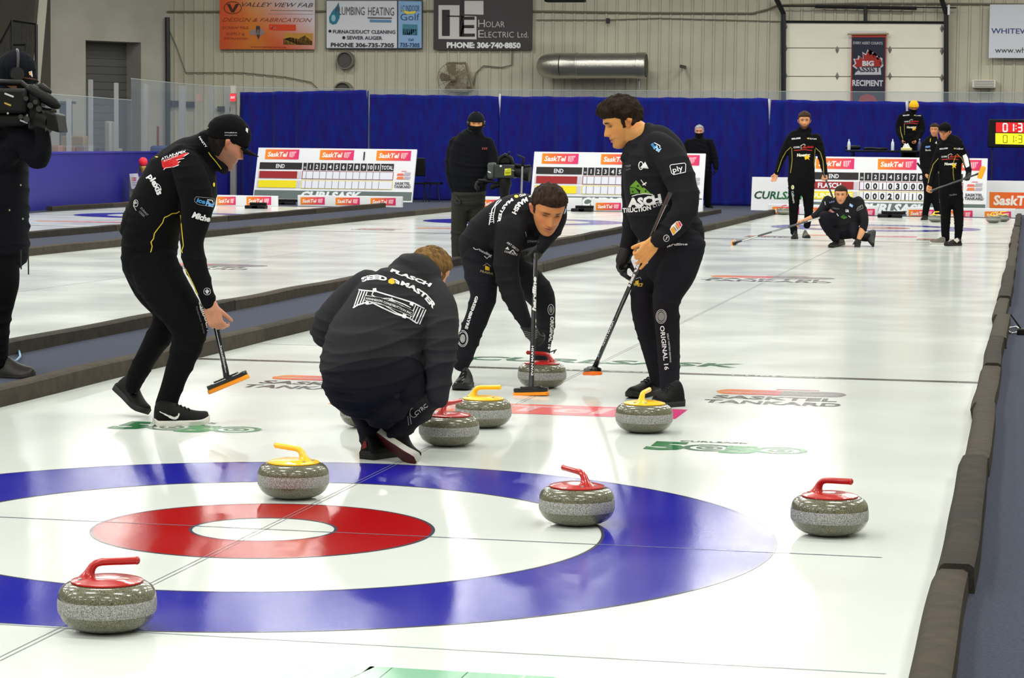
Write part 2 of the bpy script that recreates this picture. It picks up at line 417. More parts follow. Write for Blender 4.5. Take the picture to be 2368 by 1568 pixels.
for i, (a, b) in enumerate(zip(seams[:-1], seams[1:])):
    bumper(2.41+(i % 3-1)*.008, .105+.01*(i % 2), a+.006, b-.006, .09+.008*((i*5) % 3), FOAM if i % 3 != 1 else FOAMD,
           'brown foam bumper block on the right ice edge, %s from the camera' % ORD[i], 'foam blocks along the right edge of the near sheet', seed=i)
def runs(x, w, y0, y1, n, label, group, h=.1, sd=0):
    for i in range(n):
        a = y0+(y1-y0)*i/n; b = y0+(y1-y0)*(i+1)/n
        bumper(x, w, a+.005, b-.005, h, FOAMD if (i+sd) % 2 else FOAM, label % ORD[i], group, .008, seed=sd*20+i)
runs(-2.655, .12, -2, YF, 9, 'dark foam bumper on the near sheet side of the middle walkway, %s from the camera', 'foam edging of the near sheet, left side', sd=1)
runs(-3.80, .12, 0, YF, 8, 'dark foam bumper on the far side of the middle walkway, %s from the camera', 'foam edging of the second sheet, right side', sd=2)
runs(-9.15, .12, 12, YF, 6, 'dark foam bumper between second sheet and left walkway, %s from the camera', 'foam edging of the second sheet, left side', sd=3)
runs(-11.1, .12, 16, YF, 5, 'dark foam bumper between third sheet and left walkway, %s from the camera', 'foam edging of the third sheet, right side', h=.11, sd=4)
runs(-16.12, .12, 35.9, YF, 2, 'dark foam bumper at the foot of the blue boards, %s from the camera', 'foam edging of the third sheet, left side', sd=5)
# ---------------------------------------------------------------- hall shell
YW = 58.0
WALLM = mat('metal_siding', (188, 184, 164), .55, vary=(1.1, .5, (172, 168, 150), 5))
BLOCK = mat('painted_block', (182, 179, 168), .8, vary=(.9, .5, (156, 152, 140), 5), bump=(14, .004))
DARKM = mat('dark_metal', (26, 26, 30), .45); GREYM = mat('grey_metal', (150, 152, 152), .35, metal=.7); BLK = mat('black_plastic', (7, 7, 8), .5, spec=.25)
WHITEM = mat('white_paint', (226, 228, 232), .5)
def wp(x, y, Y=YW): return at(x, y, Y)
def ribwall():
    x0 = wp(387, 200)[0]; x1 = 10.0; V = []; F = []; x = x0; P = []; k = 0
    while x < x1:
        P += [(x, 0), (x+.20, 0), (x+.225, -.035), (x+.265, -.035), (x+.29, 0)]
        x += .30; k += 1
    P.append((x1, 0))
    for (a, d) in P: V += [(a, YW+d, -.02), (a, YW+d, 9.5)]
    F = [(2*i, 2*i+2, 2*i+3, 2*i+1) for i in range(len(P)-1)]
    mb = MB(); mb.add(V, F); return struct(mb.build('wall_far', WALLM))
ribwall()
# block-built corner room on the left, its front runs slightly away from us
BA = wp(118, 300, 55.0); BB = wp(389, 300, 58.0); BA[2] = BB[2] = 0; bd = nz(BB-BA); bn = np.array([bd[1], -bd[0], 0]); BL = np.linalg.norm(BB-BA)
blockmap = pl(BA+bn*.0, bn)
def bu(x, y): p = blockmap(x, y); return float((p-BA)@bd), float(p[2])
du0, dz1 = bu(198, 93); du1, _ = bu(326, 105)
mb = MB()
def bbox(u0, u1, d0, d1, z0, z1, col=None, m=mb):
    P = [BA+bd*u-bn*d for u in (u0, u1) for d in (d0, d1)]
    V = [(p[0], p[1], z) for z in (z0, z1) for p in (P[0], P[2], P[3], P[1])]
    m.add(V, [(0,3,2,1),(4,5,6,7),(0,1,5,4),(1,2,6,5),(2,3,7,6),(3,0,4,7)], col)
bbox(0, du0, 0, 3.5, 0, 9.5); bbox(du1, BL, 0, 3.5, 0, 9.5); bbox(du0, du1, 0, 3.5, dz1, 9.5)
struct(mb.build('wall_corner_room', BLOCK))
mb = MB(); bbox(du0-.1, du1+.1, .8, .9, -.02, dz1+.1, m=mb)
for k in range(22): bbox(du0, du1, .77, .8, k*.22, k*.22+.03, m=mb)
struct(mb.build('door_1', mat('roller_door', (92, 92, 90), .6)))
struct(MB().box((-34, 63.9, -.02), (float(BB[0]), 64.2, 9.5)).build('wall_back_left', mat('wall_shade_grey', (128, 126, 118), .8)))
struct(MB().box((-32.2, -22, -.12), (-32, 64, 9.5)).build('wall_left', BLOCK)); struct(MB().box((10, -22, -.12), (10.2, 62, 9.5)).build('wall_right', WALLM))
struct(MB().box((-32, -22.2, -.12), (10, -22, 9.5)).build('wall_back', WALLM))
struct(MB().box((-34, -22.2, 9.5), (10.2, 64.2, 9.7)).build('ceiling', mat('ceiling_liner', (186, 188, 184), .7)))
# lamp housings
hs = MB().box((-1.0, -.34, 0), (1.0, .34, .1)).build('ceiling_lamp', mat('lamp_housing', (225, 226, 226), .5)); hs.location = (LAMPX[0], LAMPY[0], LAMP_Z); first = True
for ix, x in enumerate(LAMPX):
    for y in LAMPY:
        o = hs if first else hs.copy()
        if not first: COL.objects.link(o)
        first = False; o.location = (x, y, LAMP_Z); tag(o, 'white rectangular high bay lamp hanging under the hall ceiling', 'lamp', 'high bay lamps in rows under the ceiling')
# slanted steel column and stair rail far left
a = wp(96, 0, 53.5); b = wp(84, 140, 53.5); d = (b-a)/(b[2]-a[2]); p0 = a+d*(0-a[2]); p1 = a+d*(9.4-a[2])
mb = MB(); mb.tube([p0, p1], .17, 4); tag(mb.build('steel_column', mat('pale_paint', (186, 184, 170), .6), loc=p0), 'pale slanting steel column beside the stair railing, far left', 'column')
rr = thing('stair_railing', wp(45, 340, 51), 'black metal stair railing above the left cameraman', 'railing')
mb = MB(); q = lambda x, y: wp(x, y, 51)
for pts in (((28, 48), (84, 56)), ((28, 104), (60, 104)), ((28, 48), (-6, 112)), ((60, 104), (60, 150)), ((28, 158), (84, 158))): mb.tube([q(*pts[0]), q(*pts[1])], .028, 6)
mb.build('top_rail', DARKM, rr)
for i in range(19):
    x = 28+i*3.1; MB().tube([q(x, 50+(x-28)*.14), q(x, 330)], .011, 5).build('baluster', DARKM, rr)
for i in range(8):
    x = 26-i*3.6; MB().tube([q(x, 50+(28-x)*1.9), q(x, 330)], .011, 5).build('baluster', DARKM, rr)
mb = MB(); mb.tube([q(28, 46), q(28, 335)], .04, 6); mb.tube([q(84, 56), q(84, 335)], .04, 6); mb.build('post', DARKM, rr)
# pipes and wires on the wall
def wire(name, pts, r, label, m=None, Y=YW-.066, cat='pipe'):
    P = [wp(x, y, Y) for x, y in pts]; return tag(MB().tube(P, r, 6).build(name, m or DARKM, loc=P[0]), label, cat)
wire('drain_pipe', [(387, 40), (388, 150), (388, 345)], .07, 'thick black pipe down the corner of the siding wall', Y=57.8)
CON = mat('conduit', (116, 110, 92), .5)
wire('conduit', [(387, 27), (505, 27), (728, 26), (1000, 25), (1240, 26), (1500, 30), (1740, 31), (1775, 22), (1800, 12), (2000, 8), (2368, 10)], .03, 'long horizontal conduit across the siding behind the advertising signs', CON)
wire('loose_cable', [(387, 60), (405, 100), (430, 168), (560, 168), (660, 178), (720, 190), (735, 205)], .016, 'thin loose cable sagging below the orange sign', CON, cat='cable')
wire('power_cable', [(1095, 200), (1100, 170), (1118, 152), (1160, 156), (1184, 150), (1186, 60), (1186, 20)], .018, 'thin power cable hanging beside the wall fan', CON, cat='cable')
wire('thin_wire', [(1240, 46), (1400, 46), (1520, 42), (1820, 50)], .014, 'thin wire strung across the siding above the round duct', CON, cat='wire')
tag(MB().box((wp(1408, 46)[0]-.05, YW-.2, wp(1408, 48)[2]-.08), (wp(1408, 46)[0]+.05, YW-.1, wp(1408, 48)[2]+.06)).build('wall_clip', DARKM, bevel=.01), 'small dark clip on the wire above the round duct', 'clip')
# round vents
for (x, y, r, lb) in ((801, 140, 21, 'round grey wall vent under the plumbing sign'), (796, 212, 23, 'round wall vent half hidden behind the blue curtain top')):
    c = wp(x, y, YW-.05); R = r/scl(c); t = thing('wall_vent', c, lb, 'vent')
    mb = MB(); mb.lathe([(R, .05), (R, -.16), (R*.93, -.2), (R*.86, -.2), (R*.82, -.14), (R*.82, .05)], c, 32, (1, 1, 1), ax=1); mb.build('duct_rim', mat('vent_rim', (132, 130, 120), .45, metal=.3), t, smooth=40)
    MB().lathe([(R*.8, .05), (R*.8, -.12)], c, 28, ax=1).build('damper', mat('vent_dark', (74, 72, 66), .6), t, smooth=40)
# large round duct
c0 = wp(1272, 152, YW-.85); c1 = wp(1494, 152, YW-.85); R = .5*abs(wp(1400, 123)[2]-wp(1400, 182)[2])
t = thing('round_duct', (c0+c1)/2, 'shiny galvanised round duct lying along the siding wall', 'duct')
mb = MB(); A = c0+np.array([R*.9, 0, 0]); mb.tube([A, A+(.42, 0, 0), A+(.43, 0, 0), A+(.47, 0, 0), A+(.48, 0, 0), c1-(.25, 0, 0), c1-(.24, 0, 0), c1-(.02, 0, 0), c1], [R, R, R*1.03, R*1.03, R*.985, R*.985, R*1.04, R*1.04, R], 32)
mb.build('duct_body', mat('galvanised', (188, 186, 176), .28, metal=.9, bump=(9, .01), stretch=(8, 1, 1)), t, smooth=50)
mb = MB(); mb.tube([A+(0.02, 0, 0), A+(-.12, .02, 0), A+(-.3, .12, 0), A+(-.40, .25, 0), A+(-.43, .36, 0)], [R, R, R*.98, R*.97, R*.97], 32); mb.build('duct_elbow', MATS['galvanised'], t, smooth=50)
for q_ in (.9, 3.6): MB().box((c0[0]+q_, c0[1], c0[2]-.04), (c0[0]+q_+.06, YW-.036, c0[2]+.04)).build('wall_bracket', DARKM, t)
MB().tube([c1+(-.02, 0, 0), c1+(.015, 0, 0)], R*.9, 28).build('duct_mouth', mat('vent_dark'), t, smooth=50)
mb = MB(); p = wp(1478, 180, YW-.6); mb.tube([p, p-(0, 0, .28)], .04, 8); mb.build('damper_handle', GREYM, t, smooth=50)
# wall fan in a tilted frame
t = thing('wall_fan', wp(1055, 180, YW-.5), 'tan wall fan in a tilted square frame beside the grey power cable', 'fan')
FANM = mat('tan_metal', (122, 112, 92), .5); fm = lambda x, y, d=.4: wp(x, y, YW-d)
mb = MB()
for a, b in (((1034, 146), (1077, 146)), ((1077, 146), (1094, 208)), ((1094, 208), (1062, 212)), ((1034, 146), (1040, 170))): mb.tube([fm(*a), fm(*b)], .04, 6)
mb.build('frame', FANM, t)
c = fm(1050, 182, .5)
for k in range(5):
    a = k*2*PI/5+.4; u = np.array([math.cos(a), 0, math.sin(a)]); w = np.array([-math.sin(a), .35, math.cos(a)]); V = []
    for s_, w_ in ((.06, .05), (.2, .12), (.36, .15), (.42, .06)): V += [c+u*s_-w*w_*.6, c+u*s_+w*w_]
    V += [v+np.array([0, .015, 0]) for v in V]; F = [(2*i, 2*i+2, 2*i+3, 2*i+1) for i in range(3)]+[(8+2*i, 9+2*i, 11+2*i, 10+2*i) for i in range(3)]
    MB().add(V, F).build('blade', FANM, t)
MB().sphere(c-np.array([0, .1, 0]), .1).build('hub', FANM, t, smooth=60)
mb = MB()
for k in range(14):
    a = k*PI/7; mb.tube([c-np.array([0, .16, 0]), c+np.array([math.cos(a)*.45, -.1, math.sin(a)*.45])], .006, 4)
for r in (.15, .3, .45): mb.tube([c+np.array([math.cos(k*PI/10)*r, -.12, math.sin(k*PI/10)*r]) for k in range(21)], .007, 4)
mb.build('guard', FANM, t)
mb = MB(); mb.box(fm(1040, 212, .5), fm(1085, 200, .2)+np.array([0, .2, 0])); mb.build('motor_box', FANM, t)
# dark hanging unit at the top edge
tag(MB().box(wp(1258, 4, 55)-(0, 0, .0), wp(1350, -30, 55)+np.array([0, .4, 0])).build('hanging_heater', BLK, bevel=.03), 'black unit hanging at the top edge above the round duct', 'heater')
p0 = wp(1258, 4, 55)
# sectional overhead door with tracks
A = wp(1816, 235); B = wp(2184, 235); zt = wp(2000, 51)[2]; t = thing('overhead_door', ((A[0]+B[0])/2, YW-.1, 0), 'large pale sectional overhead door in the far wall', 'door')
DM = mat('door_cream', (238, 235, 218), .55, vary=(1.5, .4, (224, 221, 204), 4)); z = 0; k = 0
hs_ = [0, .62, 1.24, 1.86, 2.48, wp(2000, 178)[2], wp(2000, 112)[2], zt]
for a, b in zip(hs_[:-1], hs_[1:]): MB().box((A[0], YW-.16, a+.008), (B[0], YW-.08, b-.008)).build('door_panel', DM, t, bevel=.01)
for (x, y) in ((1936, 115), (1936, 176), (2058, 115), (2058, 176), (1817, 62), (1817, 112), (1817, 175), (2178, 66), (2178, 118), (2178, 180)):
    p = wp(x, y, YW-.17); MB().add([p+(0, 0, .11), p+(.05, -.01, 0), p-(0, 0, .11), p-(.05, .01, 0), p+(0, -.03, 0)], [(0, 1, 4), (1, 2, 4), (2, 3, 4), (3, 0, 4)]).build('hinge', mat('hinge_grey', (120, 118, 110), .5), t)
for x, bend in ((1812, (1790, -14)), (2188, (2172, -20))):
    P = [wp(x, y, YW-.25) for y in (330, 235, 120, 32)]+[wp(bend[0], bend[1], YW-.7)]
    MB().tube(P, [.075]*5, 6).build('track', DARKM, t)
mb = MB(); mb.tube([wp(1813, 50, YW-.2), wp(2184, 52, YW-.2)], .035, 6); mb.build('top_bar', DARKM, t)
mb = MB(); mb.tube([wp(1885, 15, YW-.3), wp(2120, 19, YW-.3)], .05, 8); mb.tube([wp(1800, 14, YW-.3), wp(2212, 18, YW-.3)], .02, 6); mb.tube([wp(2001, 15, YW-.3), wp(2001, 50, YW-.3)], .05, 8); mb.build('spring_bar', DARKM, t)
tag(MB().box(wp(2191, 34, YW-.4), wp(2197, 12, YW-.2)).build('door_switch', WHITEM), 'small pale switch box beside the right door track', 'switch')
def panel(name, x0, y0, x1, y1, Y, label, cat, m, th=.04, bevel=0):
    a, b = at(x0, y1, Y), at(x1, y0, Y); c = ((a[0]+b[0])/2, Y, (a[2]+b[2])/2); t = thing(name, c, label, cat)
    o = MB().box((a[0], Y, a[2]), (b[0], Y+th, b[2])).build('board', m, t, bevel=bevel)
    return t, (lambda x, y: at(x, y, Y-.006))
# orange fabrication sign
Ysg = YW-.155
t, fm = panel('advertising_sign', 508, -6, 728, 114, Ysg, 'orange and white advertising sign for fabrication, leftmost on the wall', 'sign', mat('sign_back', (214, 106, 64), .5))
mb = MB(); shp(mb, fm, [(508, -6), (728, -6), (728, 114), (508, 114)], (216, 96, 60)); f2 = off(fm, .01); f3 = off(fm, .02)
V = []; C = []; nx, ny = 22, 12; F = []
for j in range(ny+1):
    for i in range(nx+1):
        u, v = i/nx, j/ny; V.append(f2(508+220*u, -6+120*v)); w = max(0, min(1, 1.5*u+.9*(1-v)-.98)); o_ = np.array([218, 92, 52])*(1-.12*v)+np.array([10, 40*max(0, 1-abs(u-.35)*3), 0]); C.append(lin(tuple(o_*(1-w)+np.array([214, 208, 214])*w)))
for j in range(ny):
    for i in range(nx): F.append((j*(nx+1)+i, j*(nx+1)+i+1, (j+1)*(nx+1)+i+1, (j+1)*(nx+1)+i))
mb.add(V, F, C)
stroke(mb, f3, circ(538, 18, 20, 14), 1.6, (90, 50, 40), True); shp(mb, f3, [(524, 9), (532, 9), (538, 22), (545, 9), (553, 9), (541, 29), (535, 29)], (80, 46, 38))
txt(mb, 'VALLEY VIEW FAB', f3, [(560, 15), (724, 17)], 10, (70, 60, 66), 0, .4); stroke(mb, f3, [(625, 24), (724, 25)], 1.6, (150, 120, 120)); stroke(mb, f3, [(620, 32), (724, 33)], 1.2, (170, 140, 140))
txt(mb, 'DESIGN & FABRICATION', f3, [(514, 50), (722, 51)], 9, (150, 66, 40), 0, .4)
txt(mb, 'SCREW PILE', f3, [(514, 67), (575, 67)], 6, (160, 70, 40)); txt(mb, 'SUPPLY &', f3, [(523, 81), (566, 82)], 6, (160, 66, 40)); txt(mb, 'INSTALLATION', f3, [(518, 91), (572, 92)], 5, (160, 66, 40))
shp(mb, f3, [(622, 56), (684, 57), (684, 71), (622, 70)], (222, 70, 30)); txt(mb, 'VVF', f3, [(626, 68), (640, 68)], 8, (240, 180, 150)); shp(mb, f3, [(656, 76), (724, 77), (722, 104), (656, 103)], (190, 140, 60)); shp(mb, f3, [(656, 90), (672, 86), (690, 90), (705, 82), (722, 96), (722, 104), (656, 103)], (56, 44, 34))
shp(mb, f3, [(592, 60), (601, 60), (602, 80), (598, 92), (592, 80)], (70, 60, 66)); shp(mb, f3, [(578, 70), (604, 66), (614, 76), (604, 82), (578, 80)], (150, 130, 130)); txt(mb, 'www.valleyview.ca', f3, [(578, 110), (662, 111)], 4, (150, 60, 40))
mb.build('lettering', PRINT, t)
# plumbing sign
t, fm = panel('advertising_sign', 753, 0, 977, 113, Ysg, 'white plumbing and heating sign joined to a pale blue golf sign', 'sign', mat('sign_frame', (40, 40, 44), .5))
mb = MB(); shp(mb, fm, [(755, 2), (918, 2), (918, 111), (755, 111)], (216, 218, 224)); shp(mb, fm, [(921, 2), (975, 3), (975, 111), (921, 111)], (138, 176, 216)); f2 = off(fm, .01); f3 = off(fm, .02)
shp(mb, f2, [(783, 5), (786, 22), (785, 42), (778, 55), (769, 57), (762, 52), (761, 40), (768, 26), (777, 16)], (44, 120, 146)); shp(mb, f3, circ(771, 42, 5, 8), (150, 196, 210))
txt(mb, 'PLUMBING', f3, [(776, 34), (843, 35)], 19, (84, 80, 84), .0); txt(mb, 'HEATING', f3, [(851, 35), (911, 36)], 19, (84, 80, 84), .0); shp(mb, f3, [(855, 45), (905, 46), (905, 52), (855, 51)], (96, 140, 180)); stroke(mb, f3, [(850, 41), (906, 42)], 3, (90, 88, 92))
txt(mb, 'FURNACE/DUCT CLEANING', f3, [(770, 77), (914, 78)], 8, (52, 54, 70), .02); shp(mb, f3, circ(763, 72, 3.4), (30, 30, 34)); txt(mb, 'SEWER AUGER', f3, [(802, 91), (884, 92)], 8, (52, 54, 70), .02); shp(mb, f3, circ(795, 87, 3.6), (30, 30, 34))
txt(mb, 'PHONE 306-735-7305', f3, [(765, 108), (911, 109)], 9, (36, 36, 44), .03)
txt(mb, 'LC INDOOR', f3, [(927, 26), (970, 26)], 14, (60, 84, 120), .0); shp(mb, f3, [(927, 22), (946, 27), (962, 25), (960, 31), (940, 33)], (230, 214, 80)); txt(mb, 'Golf', f3, [(926, 47), (970, 47)], 16, (50, 70, 110), -.01); shp(mb, f3, [(931, 56), (965, 57), (965, 81), (931, 80)], (70, 130, 150)); shp(mb, f3, [(931, 66), (965, 68), (965, 81), (931, 80)], (34, 60, 110)); shp(mb, f3, circ(953, 70, 6, 3), (190, 200, 210))
txt(mb, 'Call', f3, [(944, 94), (956, 94)], 5, (60, 80, 110)); txt(mb, '735-7305', f3, [(925, 108), (970, 109)], 9, (50, 66, 100), .02)
mb.build('lettering', PRINT, t)
# electric sign
t, fm = panel('advertising_sign', 1002, -8, 1232, 115, Ysg, 'black electric company sign with white block initials', 'sign', mat('sign_black', (50, 46, 48), .5))
mb = MB(); Wc = (206, 202, 200); K = (50, 46, 48); f3 = off(fm, .012); f4 = off(fm, .02)
shp(mb, fm, [(1014, 12), (1063, 12), (1063, 36), (1102, 38), (1102, 91), (1014, 90)], Wc); shp(mb, fm, [(1074, 2), (1118, 2), (1118, 34), (1074, 33)], Wc)
txt(mb, 'I', f3, [(1022, 83), (1040, 83)], 62, K, .0); txt(mb, 'E', f3, [(1062, 84), (1098, 84)], 46, K, .01); shp(mb, f3, [(1066, -2), (1073, -2), (1073, 84), (1064, 84)], K); stroke(mb, f3, [(1032, 37), (1074, 38)], 3, K); stroke(mb, f3, [(1064, 37), (1064, 12)], 2.5, K)
txt(mb, 'H', f3, [(1106, 63), (1121, 63)], 18, Wc, -.01); txt(mb, 'OLAR', f3, [(1123, 63), (1167, 63)], 14, Wc, -.01); txt(mb, 'E', f3, [(1106, 87), (1119, 87)], 18, Wc, -.01); txt(mb, 'LECTRIC', f3, [(1121, 87), (1188, 87)], 14, Wc, -.01); txt(mb, 'Ltd.', f3, [(1197, 87), (1222, 87)], 14, Wc, -.01)
txt(mb, 'PHONE: 306\u00b7740\u00b78850', f3, [(1033, 110), (1204, 111)], 12, (236, 236, 240), .05); mb.build('lettering', PRINT, t)
# white sign right
t, fm = panel('advertising_sign', 2286, 10, 2520, 134, YW-.3, 'white sign cut by the right edge of the photo, blue lettering', 'sign', mat('sign_white', (208, 212, 220), .5))
mb = MB(); txt(mb, 'WHITEWOOD', fm, [(2292, 77), (2430, 79)], 12, (44, 62, 120), .01); txt(mb, 'www.whitewood.ca', fm, [(2301, 122), (2460, 123)], 13, (40, 40, 44), .0); mb.build('lettering', PRINT, t)
# recipient banner
t, fm = panel('hanging_banner', 1966, 80, 2050, 245, YW-.3, 'dark navy banner with a red maple leaf hung on the overhead door', 'banner', mat('banner_red', (170, 50, 40), .7), th=.02)
mb = MB(); shp(mb, fm, [(1970, 86), (2047, 86), (2046, 245), (1971, 245)], (36, 38, 56)); f2 = off(fm, .008); f3 = off(fm, .016); f4 = off(fm, .024)
txt(mb, 'EVERY ASSIST COUNTS', f2, [(1973, 102), (2041, 103)], 6, (180, 180, 190), .02)
leaf = [(0, -31), (5, -20), (13, -25), (11, -9), (22, -17), (24, -9), (34, -10), (30, 1), (36, 6), (20, 18), (20, 26), (0, 26)]
leaf = leaf+[(-x, y) for x, y in leaf[::-1][1:-1]]
shp(mb, f2, [(2007+x*1.0, 146+y*1.05) for x, y in leaf], (200, 196, 200)); shp(mb, f3, [(2007+x*.88, 146+y*.9) for x, y in leaf], (156, 40, 34))
shp(mb, f4, [(1984, 155), (2036, 155), (2038, 173), (1976, 173)], (186, 186, 192)); txt(mb, 'BIG', off(fm, .03), [(1994, 152), (2021, 152)], 11, (205, 205, 212), .05); txt(mb, 'ASSIST', off(fm, .034), [(1978, 166), (2036, 166)], 12, (56, 52, 66), .03)
txt(mb, 'RECIPIENT', f2, [(1971, 198), (2042, 199)], 13, (200, 200, 208), .03); shp(mb, f2, [(1990, 222), (2006, 217), (2022, 222), (2030, 236), (1984, 236)], (150, 44, 40)); mb.build('lettering', PRINT, t)
MB().tube([at(1960, 79, YW-.34), at(2055, 78, YW-.34)], .025, 6).build('banner_rod', mat('wood_rod', (170, 150, 110), .6), t)
mb = MB(); shp(mb, fm, [(1966, 72), (2050, 72), (2050, 79), (1966, 79)], (210, 206, 214)); mb.build('header_strip', PRINT, t)
# small white heater and pale lamp low on wall
t = thing('wall_heater', wp(2276, 195, YW-.3), 'small white slatted heater box low on the right siding', 'heater')
MB().box(wp(2248, 203, YW-.45), wp(2303, 186, YW-.02)+np.array([0, .2, 0])).build('casing', mat('heater_white', (222, 220, 206), .4), t, bevel=.02)
for k in range(4): p = wp(2252, 200-k*4, YW-.47); MB().box(p, (wp(2299, 200, YW)[0], p[1]+.04, p[2]+.02)).build('slat', mat('heater_slat', (150, 150, 148), .4), t)
# ---------------------------------------------------------------- rink boards with glass
BP = [(-14.9, 14), (-15.6, 24), (-16.3, 35.4), (-17.1, 43), (-17.4, 46.5), (-17.4, 49.3), (-16.8, 51.1), (-14.5, 51.6), (-10, 51.7), (-5, 51.6), (0, 51.5), (6, 51.4)]
BLM = mat('board_blue', (26, 26, 128), .5, vary=(.8, .3, (32, 34, 140)))
t = thing('rink_boards', (-16.3, 35.4, 0), 'blue rink boards with clear glass and metal posts along the hall edge', 'boards')
def wallrun(mb, P, z0, z1, th, col=None):
    V = []
    for i, p in enumerate(P):
        a = np.array(P[max(0, i-1)]); b = np.array(P[min(len(P)-1, i+1)]); d = nz(b-a); n = np.array([d[1], -d[0]])*th/2
        for s_ in (1, -1): V += [(p[0]+n[0]*s_, p[1]+n[1]*s_, z0), (p[0]+n[0]*s_, p[1]+n[1]*s_, z1)]
    F = []
    for i in range(len(P)-1):
        a = 4*i; F += [(a, a+4, a+5, a+1), (a+2, a+3, a+7, a+6), (a+1, a+5, a+7, a+3), (a, a+2, a+6, a+4)]
    F += [(0, 1, 3, 2), (4*len(P)-4, 4*len(P)-2, 4*len(P)-1, 4*len(P)-3)]
    mb.add(V, F, col); return mb
wallrun(MB(), BP, 0, 1.12, .12).build('board_panel', BLM, t); wallrun(MB(), BP, 1.12, 1.16, .16).build('top_rail', mat('board_cap', (42, 44, 150), .4), t)
GL = mat('rink_glass', (150, 164, 176), .04, alpha=.16, spec=.4)
for i in range(1, len(BP)-1):
    top = 2.3 if i < 3 else 2.78; wallrun(MB(), [BP[i], BP[i+1]], 1.16, top, .012).build('glass_pane', GL, t)
    mb = wallrun(MB(), [BP[i], BP[i+1]], top, top+.014, .016); mb.build('glass_edge', mat('glass_edge', (168, 178, 172), .2), t)
PST = mat('glass_post', (170, 172, 172), .4, metal=.2)
for x, Y in ((163, 41.5), (213, 45.4), (272, 48.2), (341, 49.2), (424, 50.8), (427, 51.0), (491, 51.5), (527, 51.6)):
    p = at(x, 350, Y); w = .045 if x != 424 else .08; topz = 2.3 if x == 163 else 2.82
    MB().box((p[0]-w, Y-.12, 1.14), (p[0]+w, Y-.04, topz)).build('post', PST, t)
# clutter behind the glass
def clut(name, x0, y0, x1, y1, Y, c, label, cat, bev=.02, dpt=.3):
    a, b = at(x0, y1, Y), at(x1, y0, Y)
    if y1 > 300: a[2] = -.02
    #
    return tag(MB().box((a[0], Y, a[2]), (b[0], Y+dpt, b[2])).build(name, mat('c_%d_%d_%d' % c, c, .7), loc=((a[0]+b[0])/2, Y, 0), bevel=bev), label, cat)
clut('storage_bin', 139, 314, 195, 352, 52.3, (150, 130, 92), 'tan wooden bin behind the glass, right of the left cameraman', 'bin', .04)
clut('equipment_locker', 116, 336, 136, 352, 51, (150, 110, 90), 'reddish carton showing just beside the shoulder camera', 'box')
clut('ice_scraper_board', 240, 280, 256, 352, 53, (150, 150, 144), 'pale upright board standing in the dark doorway', 'board', .05)
clut('blue_tarpaulin', 345, 337, 385, 355, 53.2, (32, 62, 118), 'crumpled blue tarpaulin on the boards behind the capped player', 'tarpaulin', .08, .4)
clut('grey_doorway', 137, 238, 161, 314, 54.2, (74, 84, 96), 'narrow blue grey doorway seen through the glass', 'doorway', .01, .2)
clut('door_header', 132, 234, 170, 240, 54.1, (84, 90, 98), 'dark header strip over the narrow doorway', 'header', .01, .2)
for k, (x0, y0, x1, y1) in enumerate(((390, 233, 416, 246), (430, 235, 449, 248), (502, 246, 524, 258), (531, 247, 544, 258))):
    clut('dark_wall_sign', x0, y0, x1, y1, YW-.15, (36, 38, 44), ['small dark plaque just right of the black wall pipe', 'small dark plaque, second right of the black pipe', 'small dark plaque just above the black cap', 'small dark plaque under the red exit sign'][k], 'plaque', .005, .05)
clut('snow_shovel', 362, 292, 367, 340, 53.6, (120, 60, 54), 'red handled shovel leaning behind the glass', 'shovel', .01, .05)
for (x0, y0, x1, y1, Y, c, lb) in ((150, 338, 172, 352, 51.9, (120, 92, 74), 'brown carton below the tan bin behind the glass'), (176, 336, 196, 352, 51.9, (96, 100, 108), 'grey crate beside the brown carton behind the glass'), (214, 340, 232, 353, 52.4, (60, 66, 80), 'dark blue bag lying at the foot of the dark doorway'), (262, 343, 276, 353, 52.4, (150, 142, 130), 'small pale bundle right of the upright board')): clut('carton', x0, y0, x1, y1, Y, c, lb, 'box', .03, .25)
# exit sign
t, fm = panel('exit_sign', 532, 217, 545, 234, 49.6, 'small red lit exit sign left of the blue curtain', 'sign', mat('exit_box', (190, 60, 60), .5)); mb = MB(); shp(mb, fm, [(532, 217), (545, 217), (545, 234), (532, 234)], (244, 40, 50)); txt(mb, 'EXIT', off(fm, .01), [(533.5, 228), (543.5, 228)], 5, (255, 190, 190), .02)
mb.build('lit_face', mat('exit_glow', attr=True, emit=1.2), t); MB().box(at(533, 216, 49.68), at(546, 198, 49.78)).build('mount', mat('pale_paint'), t)
